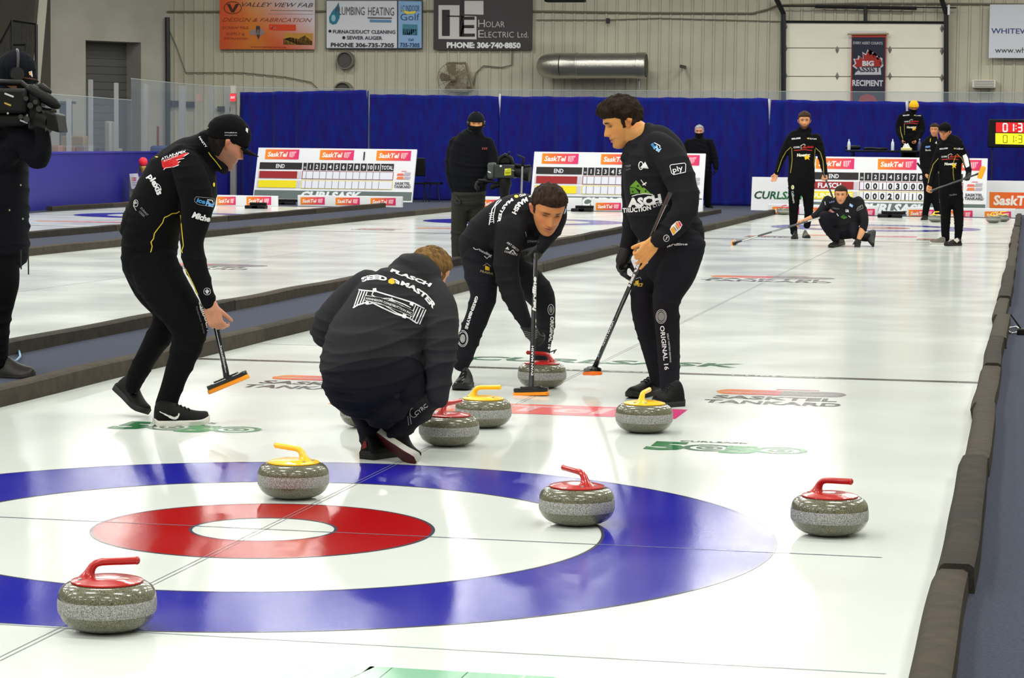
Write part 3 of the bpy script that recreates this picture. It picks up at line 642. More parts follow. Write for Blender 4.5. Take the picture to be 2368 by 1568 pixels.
# ---------------------------------------------------------------- blue curtain in panels on white poles
def CY(X): return 49.9-(X+17)*.105
CUR = mat('curtain_blue', (12, 32, 120), .8, spec=.1, vary=(9, .8, (30, 12, 98), 6), bump=(40, .002), stretch=(1, 1, .35), sheen=.1)
cuts = [(553, 849, 212, 'leftmost'), (853, 1154, 219, 'second from left'), (1157, 1777, 224, 'middle'), (1780, 2095, 232, 'second from right'), (2098, 2420, 236, 'rightmost')]
def X_at(px):
    X = -8.0
    for _ in range(30): X = at(px, 300, CY(X))[0]
    return float(X)
for k, (a, b, ty, w) in enumerate(cuts):
    x0, x1 = X_at(a), X_at(b); zt0 = at(a, ty+(3 if k == 0 else 0), CY(x0))[2]; zt1 = at(b, ty+(-2 if k == 0 else 5), CY(x1))[2]
    n = int((x1-x0)/.035); V = []; rs = random.Random(k+3); F = []; phs = [rs.random()*7 for _ in range(4)]
    zs = [0.0, .03, .25, .5, .75, .9, .965, 1.0]
    for i in range(n+1):
        u = i/n; X = x0+(x1-x0)*u; zt = zt0+(zt1-zt0)*u+.007*math.sin(X*6+phs[0])+.004*math.sin(X*17)
        for q in zs:
            amp = .03+.055*(1-q)**.6*(.5+.5*math.sin(X*1.3+phs[1])); s_ = math.sin(X*9.0+phs[2]+.7*math.sin(X*1.7))+.45*math.sin(X*21+phs[3]+q*.8)
            gx = max(0, q-.8)*.18*((1 if u < .002 else 0)-(1 if u > .998 else 0)); V.append((X+gx+(.0 if 0 < i < n else (-.012 if i == 0 else .012)), CY(X)+amp*s_-(.03 if q > .93 else 0), q*zt+.015))
    m_ = len(zs)
    for i in range(n):
        for j in range(m_-1): F.append((i*m_+j, (i+1)*m_+j, (i+1)*m_+j+1, i*m_+j+1))
    o = MB().add(V, F).build('drape_curtain', CUR, loc=((x0+x1)/2, CY((x0+x1)/2), 0), smooth=80)
    md = o.modifiers.new('thickness', 'SOLIDIFY'); md.thickness = .01; md.offset = 0
    tag(o, 'blue pleated backdrop curtain, the %s length of the five' % w, 'curtain')
for x, y0, y1, lb in ((851, 210, 460, 'thin white drape pole between first and second curtain'), (1156, 217, 250, 'thin white drape pole above the middle cameraman'), (1778.5, 229, 268, 'thin white drape pole left of the tall bearded player'), (2096.5, 233, 262, 'thin white drape pole beside the yellow knit hat')):
    X = X_at(x); Y = CY(X)+.14; a = at(x, y0, Y); b = at(x, 465, Y); tag(MB().tube([(a[0], Y, 0), (a[0], Y, a[2])], [.016, .022], 8).build('drape_pole', WHITEM if x != 851 else mat('pole_navy', (40, 60, 130), .5), loc=(a[0], Y, 0), smooth=50), lb, 'pole')
X = X_at(541); tag(MB().box((X-.05, CY(X)-.14, 0), (X+.09, CY(X)-.04, at(541, 214, CY(X))[2])).build('upright_post', mat('post_grey', (140, 140, 134), .5), loc=(X, CY(X)-.1, 0)), 'grey upright post at the left end of the blue curtain', 'post')
# ---------------------------------------------------------------- scoreboards
Kc, Wt = (34, 30, 32), (228, 230, 240)
def scoreboard(px0, px1, pyt0, pyt1, pyb0, pyb1, Yt, lean, num, label, cx0, names=None, marks=None):
    """px0..px1 top edge; the board leans back by lean metres"""
    a = at(px0, pyt0, Yt); b = at(px1, pyt1, Yt+.0); zt = (a[2]+b[2])/2; 
    TL = np.array([a[0], Yt, zt]); TR = np.array([b[0], Yt-.0, zt]); wid = TR[0]-TL[0]
    up = nz(np.array([0, lean, zt])); N = np.array([0, -up[2], up[1]]); Lh = math.hypot(lean, zt)-.02
    t = thing('scoreboard', (a[0]+wid/2, Yt-lean, 0), label, 'scoreboard')
    O = TL-up*Lh
    def fm(u, v):  # u across 0..1, v down 0..1
        return TL+np.array([wid*u, 0, 0])-up*Lh*v+N*.004
    mb = MB(); mb.obox(TL+np.array([wid/2, 0, 0])-up*Lh/2-N*.03, (1, 0, 0), up, N, wid/2, Lh/2, .03); mb.build('board', WHITEM, t)
    for q in (.08, .92):
        p = TL+np.array([wid*q, .05, -.08]); MB().tube([p, (p[0], Yt+.45, 0)], .025, 6).build('rear_leg', DARKM, t)
    g = lambda x, y: fm(x/100, y/100)   # percent coordinates
    def nw(s_, h_): return glyphs(s_, .02)[0][:, 0].max()/.7*h_*Lh/wid*.92
    mb = MB(); f1 = off(g, .004); f2 = off(g, .010); f3 = off(g, .016); f4 = off(g, .022)
    xs0 = 9.0 if num else 5
    for x0 in (5.5, 40, 75.5): pass
    for x0 in ((4.8, 39.5, 75.2)): sasktel(mb, g, x0, 3.0, x0+21.5, 22.0)
    if num: txt(mb, num, f2, [(67, 21), (67+nw(num, 15), 21)], 15, (50, 46, 50), .03)
    shp(mb, f1, [(2, 28), (29, 28), (29, 41), (2, 41)], Kc); txt(mb, 'END', f2, [(12.5, 38.5), (18, 38.5)], 7.4, Wt, .02)
    xs = [29.5, 32.2]+[32.2+k*4.2 for k in range(1, 12)]+[87]
    heads = ['H']+[str(k) for k in range(1, 12)]+['TOTAL']
    for i, hd in enumerate(heads):
        x0, x1 = xs[i]+.25, xs[i+1]-.25; shp(mb, f1, [(x0, 28), (x1, 28), (x1, 42), (x0, 42)], Kc)
        w = {1: 1.5, 2: 2.8}.get(len(hd), 7.3); hh = 7.6 if i and i < 12 else 7.2
        if hd == 'H': hh = 4
        if len(hd) < 3: w = nw(hd, hh)
        txt(mb, hd, f2, [((x0+x1)/2-w/2, 39), ((x0+x1)/2+w/2, 39)], hh, Wt, .02)
    for (y0, y1, c, ln) in ((44.5, 58, (150, 30, 34), (150, 60, 50)), (62, 76, (232, 214, 20), (220, 208, 40))):
        shp(mb, f1, [(1.5, y0), (29, y0), (29, y1), (1.5, y1)], (200, 196, 206)); shp(mb, f2, [(2.4, y0), (26.5, y0), (26.5, y1), (2.4, y1)], c)
        shp(mb, f1, [(29.5, y0-1), (87, y0-1), (87, y1+1), (29.5, y1+1)], ln); shp(mb, f2, [(30, y0), (86.6, y0), (86.6, y1), (30, y1)], (222, 224, 236))
        for x in xs[1:-1]: shp(mb, f3, [(x-.15, y0), (x+.15, y0), (x+.15, y1), (x-.15, y1)], (120, 112, 120))
    if names:
        txt(mb, names[0], f3, [(6.5, 55.5), (19.5, 55.5)], 8.6, Wt, .03); txt(mb, names[1], f3, [(2.9, 73.6), (26, 73.6)], 8.6, (250, 248, 220), .03)
        for r, row in enumerate(marks):
            for i, d in enumerate(row):
                xc = (xs[i+1]+xs[i+2])/2; w = nw(d, 10)*(1.15 if d != '1' else 1); yb = (56.6, 74.6)[r]; shp(mb, f3, [(xc-1.9, yb-11.6), (xc+1.9, yb-11.6), (xc+1.9, yb+1.2), (xc-1.9, yb+1.2)], (236, 238, 246)); txt(mb, d, f4, [(xc-w/2, yb), (xc+w/2, yb)], 10, (18, 16, 18), .045)
    # event logo on the right
    for x0, x1, y0, y1, c in ((89, 93.3, 46, 50, (226, 110, 90)), (93.3, 97.8, 44, 50, (176, 172, 182)), (89, 93.3, 52, 57, (228, 120, 70)), (93.3, 97.8, 52, 57, (176, 172, 182)), (91.5, 95, 41, 42.5, (226, 120, 150))): shp(mb, f1, [(x0+.6, y0), (x1, y0), (x1-(.5 if x1 > 95 else 0), y1), (x0, y1)], c)
    txt(mb, 'SASKTEL', f2, [(88.4, 67), (98, 67)], 4.6, (60, 56, 66), .03); txt(mb, 'TANKARD', f2, [(88, 73.4), (98.4, 73.4)], 4.8, (60, 56, 66), .03)
    shp(mb, f1, [(.5, 81), (99.5, 81), (99.5, 97), (.5, 97)], (96, 108, 106)); txt(mb, 'CURLSASK', f2, [(30, 97.5), (68, 97.5)], 14.5, (222, 228, 232), .05, .2)
    mb.build('lettering', PRINT, t); return t
scoreboard(598, 964, 341, 346, 458, 470, 47.3, .45, '1', 'white scoreboard with a number 1 and empty score rows', 0)
scoreboard(1236, 1632, 349, 357, 470, 485, 45.6, .45, None, 'white scoreboard with empty rows behind the standing sweeper', 0)
scoreboard(1868, 2284, 361, 367, 484, 493, 44.0, .4, None, 'white scoreboard with two filled score rows behind the far players', 0, ('FLASCH', 'DUNSTONE'), ('001030001', '000201100'))
# low white end boards behind the houses
def lowboard(x0, x1, yt, yb, Y, label, logos, dp=.12, tilt=0):
    a = at(x0, yb, Y); b = at(x1, yt, Y); zt = at((x0+x1)/2, yt, Y)[2]; t = thing('end_board', ((a[0]+b[0])/2, Y, 0), label, 'board')
    MB().box((a[0], Y, 0), (b[0], Y+dp, zt)).build('plank', WHITEM, t, bevel=.008); mb = MB(); fm = lambda x, y: at(x, y, Y-.006)
    for q in logos: mb = MB(); sasktel(mb, fm, q[0], q[2], q[1], q[3], tilt); mb.build('sponsor_panel', PRINT, t)
    return t
lowboard(470, 640, 452, 478, 41.9, 'low white end board with sponsor panels beside the capped player', ((502, 545, 455, 474), (570, 627, 455, 474)))
lowboard(688, 929, 453, 475, 42.6, 'low white end board with three sponsor panels before scoreboard one', ((695, 751, 456, 473), (776, 832, 457, 474), (857, 915, 458, 475)))
lowboard(1105, 1345, 456, 486, 42.5, 'low white end board behind the bent sweeper and the tripod', ((1119, 1152, 462, 480), (1210, 1262, 464, 484)))
lowboard(1370, 1625, 461, 492, 42.5, 'low white end board seen left of the standing sweeper jacket', ((1378, 1436, 469, 486), (1466, 1524, 470, 488), (1552, 1610, 472, 490)))
lowboard(1776, 2030, 474, 506, 42.62, 'low white end board behind the tall bearded player and crouching player', ((1786, 1848, 478, 495), (1872, 1935, 480, 498), (1968, 2023, 483, 500)))
lowboard(2096, 2349, 481, 511, 42.62, 'low white end board behind the right hand far players', ((2101, 2160, 485, 502), (2190, 2249, 487, 505), (2277, 2338, 489, 508)))
def hack(x0, x1, y, Y, lb):
    a, b = at(x0, y, Y), at(x1, y, Y); t = thing('curling_hack', ((a[0]+b[0])/2, Y, 0), lb, 'hack'); w = (b[0]-a[0])
    MB().box((a[0], Y, .07), (b[0], Y+.08, .13)).build('cross_bar', BLK, t, bevel=.01)
    for q in (.02, .42): MB().box((a[0]+w*q-.08, Y-.12, 0), (a[0]+w*q+.22, Y+.1, .07)).build('foot_rubber', BLK, t, bevel=.015)
hack(2038, 2094, 498, 41.4, 'black curling hack between low white boards on the far sheet'); hack(1330, 1372, 484, 42.0, 'black curling hack between the boards behind the bent sweeper'); hack(577, 615, 481, 40.2, 'black hack on the ice before the leftmost low board'); hack(640, 688, 473, 43.4, 'black bar between two low boards below scoreboard one')
# big white floor signs
def bigsign(x0, x1, yt, yb, Y, label, lean=.15):
    a, b = at(x0, yb, Y), at(x1, yt, Y); zt = b[2]; t = thing('sponsor_sign', ((a[0]+b[0])/2, Y, 0), label, 'sign'); V = [(a[0], Y-lean, 0), (b[0], Y-lean, 0), (b[0], Y, zt), (a[0], Y, zt)]; n = nz(np.array([0, -zt, lean])); 
    mb = MB(); mb.add([v for v in V]+[(v[0], v[1]+.05, v[2]) for v in V], [(0, 1, 2, 3), (7, 6, 5, 4), (0, 4, 5, 1), (1, 5, 6, 2), (2, 6, 7, 3), (3, 7, 4, 0)]); mb.build('board', WHITEM, t); f = pl((0, Y, zt), n); return t, off(f, .006)
t, fm = bigsign(1738, 1884, 411, 489, 45.2, 'white floor sign with green curling lettering left of the far scoreboard'); mb = MB(); txt(mb, 'CURLSASK', fm, [(1744, 459), (1868, 461)], 17, grad((20, 60, 50), (30, 140, 60)), .03, .2); mb.build('lettering', PRINT, t)
t, fm = bigsign(2262, 2480, 420, 500, 44.9, 'white floor sign with orange panel at the right edge of the photo'); mb = MB(); shp(mb, fm, [(2288, 444), (2460, 447), (2460, 484), (2288, 481)], lambda u: (236-10*u, 120-70*u, 30), 8); txt(mb, 'SaskTel', off(fm, .01), [(2297, 473), (2392, 475)], 21, (246, 236, 226), .04, .1); mb.build('lettering', PRINT, t)
# leaning sponsor sign on the boards, far left
t, = thing('sponsor_sign', (-16.2, 34.6, 0), 'white leaning sign with green lettering beside the left cameraman', 'sign'),
L0 = gp(-60, 489); L1 = gp(153, 479); yl = lambda x: 0
T0 = at(-60, 367, L0[1]+.4); T1 = at(134, 367, L1[1]+.35); mb = MB(); bk = np.array([0, .06, 0]); Q = [L0, L1, T1, T0]; mb.add(Q+[q+bk for q in Q], [(0, 1, 2, 3), (7, 6, 5, 4), (0, 4, 5, 1), (1, 5, 6, 2), (2, 6, 7, 3), (3, 7, 4, 0)]); mb.build('board', mat('sign_offwhite', (196, 198, 208), .5), t)
nn = nz(cross(L1-L0, T0-L0)); fm = off(pl(L0, nn), .03); mb = MB(); shp(mb, fm, [(60, 409), (82, 409), (87, 447), (60, 447)], (196, 44, 96)); 
for q in (64, 69, 74): stroke(mb, off(fm, .01), [(q, 418), (q+2, 438)], 1.6, (240, 190, 205))
txt(mb, 'CURLSASK', fm, [(92, 426), (141, 428)], 16, grad((20, 60, 50), (30, 120, 60)), .02, 0); stroke(mb, fm, [(97, 450), (101, 482)], .7, (150, 150, 160)); mb.build('lettering', PRINT, t)
# countdown clock on stand
Yc = 46.0; a, b = at(2284, 341, Yc), at(2440, 277, Yc); t = thing('digital_clock', ((a[0]+b[0])/2, Yc, 0), 'black digital game clock with red and yellow time windows', 'clock')
MB().box((a[0], Yc, a[2]), (b[0], Yc+.28, b[2])).build('casing', BLK, t, bevel=.02); fm = lambda x, y: at(x, y, Yc-.006); mb = MB()
shp(mb, fm, [(2303, 283), (2425, 284), (2425, 308), (2303, 306)], (206, 16, 24)); shp(mb, fm, [(2302, 308), (2425, 310), (2425, 336), (2302, 333)], (240, 232, 30)); f2 = off(fm, .01)
SEG = {'0': 'abcdef', '1': 'bc', '3': 'abcdg', '7': 'abc', '2': 'abged'}
def seg7(x, y, w, h, d, c, lw):
    k = {'a': ((x, y), (x+w, y)), 'b': ((x+w, y), (x+w, y+h/2)), 'c': ((x+w, y+h/2), (x+w, y+h)), 'd': ((x, y+h), (x+w, y+h)), 'e': ((x, y+h/2), (x, y+h)), 'f': ((x, y), (x, y+h/2)), 'g': ((x, y+h/2), (x+w, y+h/2))}
    for s_ in SEG[d]: (p, q) = k[s_]; g_ = .5; stroke(mb, f2, [(p[0]+(g_ if q[0] > p[0] else 0), p[1]+(g_ if q[1] > p[1] else 0)), (q[0]-(g_ if q[0] > p[0] else 0), q[1]-(g_ if q[1] > p[1] else 0))], lw, c)
for y, h, c, lw in ((286, 18, (255, 235, 240), 3), (313, 17, (56, 50, 20), 1.5)):
    for x, d in ((2320, '0'), (2338, '1'), (2354, '3'), (2376, '7')): seg7(x, y, 9 if d != '1' else 6, h, d, c, lw)
    for yy in (y+5, y+12): shp(mb, f2, circ(2349.5, yy, 1.3, n=8), c)
mb.build('lit_face', mat('clock_glow', attr=True, emit=.55), t)
for x in (2295, 2420): p = at(x, 341, Yc+.14); MB().tube([p, (p[0], p[1], 0)], .02, 6).build('stand_leg', DARKM, t)
MB().box((a[0], Yc-.1, 0), (b[0], Yc+.4, .04)).build('stand_foot', DARKM, t)
# raised platform and table behind the far scoreboard
a, b = at(1905, 360, 46.4), at(2300, 360, 46.4)
tag(MB().box((a[0], 45.9, .0), (b[0]-.4, 47.4, .62)).build('raised_platform', mat('platform_navy', (24, 28, 60), .8), loc=(a[0], 46, 0)), 'dark raised platform behind the far scoreboard under the table', 'platform')
a, b = at(1957, 346, 46.6), at(2138, 349, 46.6); zt = (a[2]+b[2])/2; t = thing('folding_table', ((a[0]+b[0])/2, 46.6, .62), 'black folding table on the platform holding bottles', 'table')
MB().box((a[0], 46.3, zt-.045), (b[0], 46.95, zt)).build('tabletop', BLK, t, bevel=.01)
for x in (a[0]+.15, b[0]-.15):
    for y in (46.36, 46.9): MB().tube([(x, y, .62), (x, y, zt-.04)], .018, 6).build('leg', BLK, t)
def bottle(x, Y, h, label, c=(210, 220, 228), z=None):
    p = at(x, 347, Y); z = zt if z is None else z; t = thing('water_bottle', (p[0], Y, z), label, 'bottle'); r = .035
    MB().lathe([(r*.9, 0), (r, .01), (r, h*.6), (r*.8, h*.72), (r*.35, h*.86), (r*.35, h*.93)], (p[0], Y, z), 12).build('body', mat('bottle_%d' % c[0], c, .15, spec=.6), t, smooth=50); MB().lathe([(r*.42, h*.93), (r*.42, h)], (p[0], Y, z), 10).build('cap', WHITEM, t, smooth=40)
bottle(1963, 46.5, .24, 'clear water bottle at the left end of the black table'); bottle(2064, 46.5, .25, 'clear water bottle in the middle of the black table'); bottle(2126, 46.45, .26, 'dark grey bottle at the right end of the black table', (70, 80, 100))
t = thing('tissue_box', at(2096, 346, 46.5), 'pale yellow tissue box with white tissue before the yellow hatted person', 'box'); p = at(2096, 347, 46.5)
MB().box((p[0]-.12, 46.44, zt), (p[0]+.12, 46.56, zt+.06)).build('carton', mat('tissue_carton', (220, 214, 140), .7), t, bevel=.01); MB().add([(p[0]-.09, 46.5, zt+.06), (p[0]-.04, 46.47, zt+.16), (p[0]+.0, 46.52, zt+.14), (p[0]+.03, 46.48, zt+.17), (p[0]+.09, 46.5, zt+.06), (p[0], 46.45, zt+.06)], [(0, 5, 1), (1, 5, 2), (2, 5, 3), (3, 5, 4)]).build('tissue', WHITEM, t)
tag(MB().tube([at(1960, 341, 46.6), at(1986, 341, 46.6)], .05, 10, round_=True).build('broom_bag', BLK, smooth=60), 'rolled black bag on the left end of the table', 'bag'); tag(MB().tube([at(2000, 344, 46.6), at(2015, 343, 46.7), at(2034, 345, 46.6), at(2050, 344, 46.6)], .03, 8, round_=True).build('headset_cable_pile', BLK, smooth=60), 'dark heap of gear on the black table', 'gear')
# empty folding chair beside scoreboard one
Yc = 48.3
def cp(x, y, dy=0): return at(x, y, Yc+dy)
t = thing('folding_chair', cp(972, 462), 'black folding chair behind the right end of scoreboard one', 'chair'); mb = MB(); mb.obox((cp(965, 400)+cp(965, 372))/2, (1, 0, 0), (0, 1, 0), (0, 0, 1), .2, .02, .22); mb.build('backrest', BLK, t, bevel=.02); mb = MB(); mb.obox(cp(966, 424), (1, 0, 0), (0, 1, 0), (0, 0, 1), .22, .2, .02); mb.build('seat', BLK, t, bevel=.01)
for x, y in ((953, 0), (984, 0), (950, .4), (981, .4)): MB().tube([cp(x, 424, y-.2), (cp(x, 424)[0], Yc+y-.2, 0)], .014, 6).build('leg', DARKM, t)
t = thing('folding_chair', cp(1000, 468), 'low black stand right of the folding chair at the curtain', 'stand'); mb = MB(); mb.obox(cp(1003, 424), (1, 0, 0), (0, 1, 0), (0, 0, 1), .2, .15, .025); mb.build('top_plate', BLK, t); t.name = 'equipment_stand'
for x in (996, 1011): MB().tube([cp(x, 424), (cp(x, 424)[0]+(.06 if x > 1000 else -.04), Yc, 0)], .014, 6).build('leg', DARKM, t)
# measuring device and red topped post standing at the corner of the third sheet
p = gp(328, 472); t = thing('trophy_stand', p, 'grey stone sculpture stand with red ball and white card by the boards', 'stand'); mb = MB(); q = lambda x, y: at(x, y, p[1])
MB().obox((q(322, 455)+q(322, 425))/2, (1, 0, 0), (0, 1, 0), (0, 0, 1), .19, .15, .3).build('plinth', mat('plinth_grey', (120, 116, 116), .7), t, bevel=.02)
MB().tube([q(331, 440), q(331, 398)], [.045, .03], 10).build('pole', mat('pole_brown', (100, 84, 70), .5), t, smooth=50); MB().tube([q(331, 400), q(331, 388), q(331, 384)], [.04, .09, .07], 12).build('cup', mat('brass', (160, 130, 70), .3, metal=.6), t, smooth=50); MB().sphere(q(331, 374), .1, (230, 60, 60)).build('red_ball', mat('red_ball', (232, 40, 60), .5), t, smooth=60)
MB().tube([q(329, 372), q(322, 390), q(312, 415), q(306, 440)], .03, 8).build('slanted_arm', mat('arm_grey', (70, 70, 90), .5), t, smooth=50)
fm = lambda x, y: at(x, y, p[1]-.25); mb = MB(); shp(mb, fm, [(299, 402), (319, 401), (325, 436), (304, 437)], (214, 212, 228)); mb2 = off(fm, .01)
for y in (410, 415): shp(mb, mb2, [(304, y), (307.5, y), (308, y+3), (304.5, y+3)], (236, 150, 40)); shp(mb, mb2, [(308, y), (315, y), (315.5, y+3), (308.5, y+3)], (200, 80, 120))
for y in (423, 428): stroke(mb, mb2, [(306, y), (320, y-1)], 1.5, (150, 150, 165))
mb.build('card', PRINT, t)
# things lying on the right carpet
p = gp(2364, 778); t = thing('microphone_stand', p, 'small black microphone boom stand on the right carpet', 'stand'); MB().obox(p+(.03, 0, .03), (1, 0, 0), (0, 1, 0), (0, 0, 1), .07, .05, .03).build('base', BLK, t, bevel=.01); MB().tube([p+(.03, 0, .05), at(2364, 765, p[1]), at(2350, 745, p[1]), at(2337, 727, p[1])], [.008, .008, .006, .005], 8).build('boom', BLK, t, smooth=50)
WC = mat('white_cord', (206, 214, 208), .5)
P = [gp(x, y, .022) for x, y in ((2312, 774), (2322, 766), (2336, 757), (2350, 755), (2357, 760), (2352, 768), (2338, 770), (2327, 762), (2331, 756))]; tag(MB().tube(P, .006, 6).build('white_cable', WC, loc=P[0], smooth=60), 'looped white cable beside the small black microphone stand', 'cable')
P = [gp(x, y, .02) for x, y in ((2274, 966), (2279, 975), (2277, 985), (2282, 994), (2275, 997))]; tag(MB().tube(P, .004, 6).build('white_string', WC, loc=P[0]), 'short white string beside the right foam edge', 'string')
P = [gp(x, y, .02) for x, y in ((2196, 1568), (2205, 1500), (2216, 1430), (2222, 1360), (2232, 1300), (2240, 1240))]; tag(MB().tube(P, .012, 6).build('floor_cable', mat('grey_cord', (120, 116, 120), .5), loc=P[0]), 'grey cord running along the foam edge, bottom right', 'cord')
P = [gp(x, y, .02)+(0, 0, .01) for x, y in ((20, 806), (32, 806), (44, 815), (47, 828), (38, 838), (24, 841), (10, 838))]; tag(MB().tube(P, .007, 6).build('blue_cable', mat('blue_cord', (96, 140, 170), .5), loc=P[0], smooth=50), 'pale blue cable loop behind the left cameraman boots', 'cable')

# ---------------------------------------------------------------- curling stones
GRAN = mat('granite', (96, 98, 82), .16, spec=.5, coat=.5, coat_r=.04)
def granite(name, base, rough, coat):
    m = mat(name, base, rough, coat=coat, coat_r=.03); N, L = m.node_tree.nodes, m.node_tree.links; b = N['Principled BSDF']
    tc = N.new('ShaderNodeTexCoord'); v = N.new('ShaderNodeTexVoronoi'); v.inputs['Scale'].default_value = 420; L.new(tc.outputs['Object'], v.inputs['Vector'])
    n = N.new('ShaderNodeTexNoise'); n.inputs['Scale'].default_value = 330; n.inputs['Detail'].default_value = 3; L.new(tc.outputs['Object'], n.inputs['Vector'])
    r = N.new('ShaderNodeValToRGB'); L.new(n.outputs[0], r.inputs[0]); e = r.color_ramp.elements; e[0].position = .36; e[0].color = lin(tuple(v_*.62 for v_ in base)); e[1].position = .64; e[1].color = lin(tuple(min(255, v_*1.35) for v_ in base))
    mx = N.new('ShaderNodeMix'); mx.data_type = 'RGBA'; mx.blend_type = 'MULTIPLY'; mx.inputs[0].default_value = .16; L.new(r.outputs[0], mx.inputs[6]); L.new(v.outputs['Color'], mx.inputs[7]); L.new(mx.outputs[2], b.inputs['Base Color']); return m
GR1 = granite('granite_polished', (94, 93, 74), .25, .5); GR2 = granite('granite_band', (140, 140, 137), .75, 0)
REDP = mat('handle_red', (172, 16, 9), .28, coat=.5); YELP = mat('handle_yellow', (244, 190, 0), .3, coat=.4); BOLT = mat('bolt_steel', (200, 200, 190), .3, metal=.8)
def make_stone(color, label, group=None):
    t = thing('curling_stone', (0, 0, 0), label, 'curling stone', group)
    R = .1455; KR, KZ = .962, 1.17
    def LZ(pr): return [(r*KR, z*KZ) for r, z in pr]
    prof = [(.060, .004), (.070, .001), (.078, .003), (.098, .008), (.117, .016), (.1315, .027), (.1395, .038)]
    MB().lathe(LZ(prof+[(.1425, .045)]), n=64).build('lower_granite', GR1, t, smooth=50)
    MB().lathe(LZ([(.1425, .045), (.1447, .050), (.1457, .060), (.1457, .068), (.1450, .077), (.1440, .081)]), n=64).build('striking_band', GR2, t, smooth=50)
    top = [(.1440, .081), (.1432, .088), (.1395, .098), (.132, .107), (.118, .115), (.100, .118), (.06, .120), (.02, .120)]
    MB().lathe(LZ(top), n=64).build('upper_granite', GR1, t, smooth=50)
    MT = REDP if color == 'red' else YELP
    MB().lathe([(.097, .136), (.102, .139), (.101, .143), (.088, .147), (.070, .150), (.066, .1515), (.03, .152), (.01, .152)], n=48).build('handle_plate', MT, t, smooth=35)
    # gooseneck: wide foot at -x, rising and bending to +x
    mb = MB(); P = [(-.054, 0, .138), (-.053, 0, .1505), (-.051, 0, .159), (-.047, 0, .169), (-.041, 0, .181), (-.031, 0, .190), (-.015, 0, .1945), (.015, 0, .196), (.05, 0, .1975), (.082, 0, .199)]
    Rr = [.042, .029, .020, .0155, .0135, .0126, .0122, .0120, .0122, .0122]
    mb.tube(P, Rr, 18, flat=.9); mb.sphere((.084, 0, .199), .0121, sq=(.8, .9, 1)); mb.build('handle', MT, t, smooth=60)
    for sx, sy in ((-.072, -.028), (-.072, .028), (.06, -.03)): MB().lathe([(.006, .144), (.006, .1525), (.001, .153)], (sx, sy, 0), 12).build('bolt', BOLT, t, smooth=40)
    return t
RS_, YS_ = None, None
def stone(x, y, color, ang, label, group=None, s=1.0, place=None):
    global RS_, YS_
    src = RS_ if color == 'red' else YS_
    if src is None:
        o = make_stone(color, label, group)
        if color == 'red': RS_ = o
        else: YS_ = o
    else: o = copy_tree(src); o['label'] = label
    if group: o['group'] = group
    o.location = (x, y, 0.0005); o.rotation_euler = (0, 0, ang); return o
def below(px, py):   # stone centre from the pixel where its foot is nearest: step back by the contact radius
    p = gp(px, py); d = nz((p-CAM)*(1, 1, 0)); return p + d*.07
for px, py, c, ang, lb in ((248, 1468, 'red', .25, 'red handled curling stone nearest the camera, bottom left'),
        (678, 1157, 'yellow', PI-.35, 'yellow handled curling stone standing above the red ring'),
        (1333, 1219, 'red', PI-.75, 'red handled curling stone on the inner edge of the blue ring'),
        (1917, 1243, 'red', -.45, 'red handled curling stone outside the rings, furthest right nearby'),
        (852, 991, 'yellow', .3, 'curling stone half hidden behind the crouching player'),
        (1038, 1034, 'red', 1.15, 'red handled curling stone right beside the crouching player'),
        (1117, 991, 'yellow', -.1, 'yellow handled curling stone just behind a red one'),
        (1489, 1003, 'yellow', 1.45, 'yellow handled stone in front of the black shoes, handle end on'),
        (1253, 899, 'red', PI+.1, 'moving red handled curling stone behind the sweeping broom')):
    p = below(px, py); stone(p[0], p[1], c, ang, lb)
for px, py, c, ang, lb in ((1812, 497, 'red', 1.0, 'grey stone at the left end of the far house'), (1868, 490, 'red', .4, 'grey stone partly hidden behind the tall bearded player'), (2163, 514, 'yellow', .8, 'yellow handled stone between the two right hand far players'), (2297, 516, 'yellow', .2, 'yellow handled stone nearest the far right corner'), (2318, 513, 'yellow', .6, 'yellow handled stone peeking out behind another at far right')):
    p = below(px, py); stone(p[0], p[1], c, ang, lb)
p = gp(290, 467); stone(float(p[0]), float(p[1]), 'red', .5, 'dull grey curling stone on the ice by the blue boards'); 

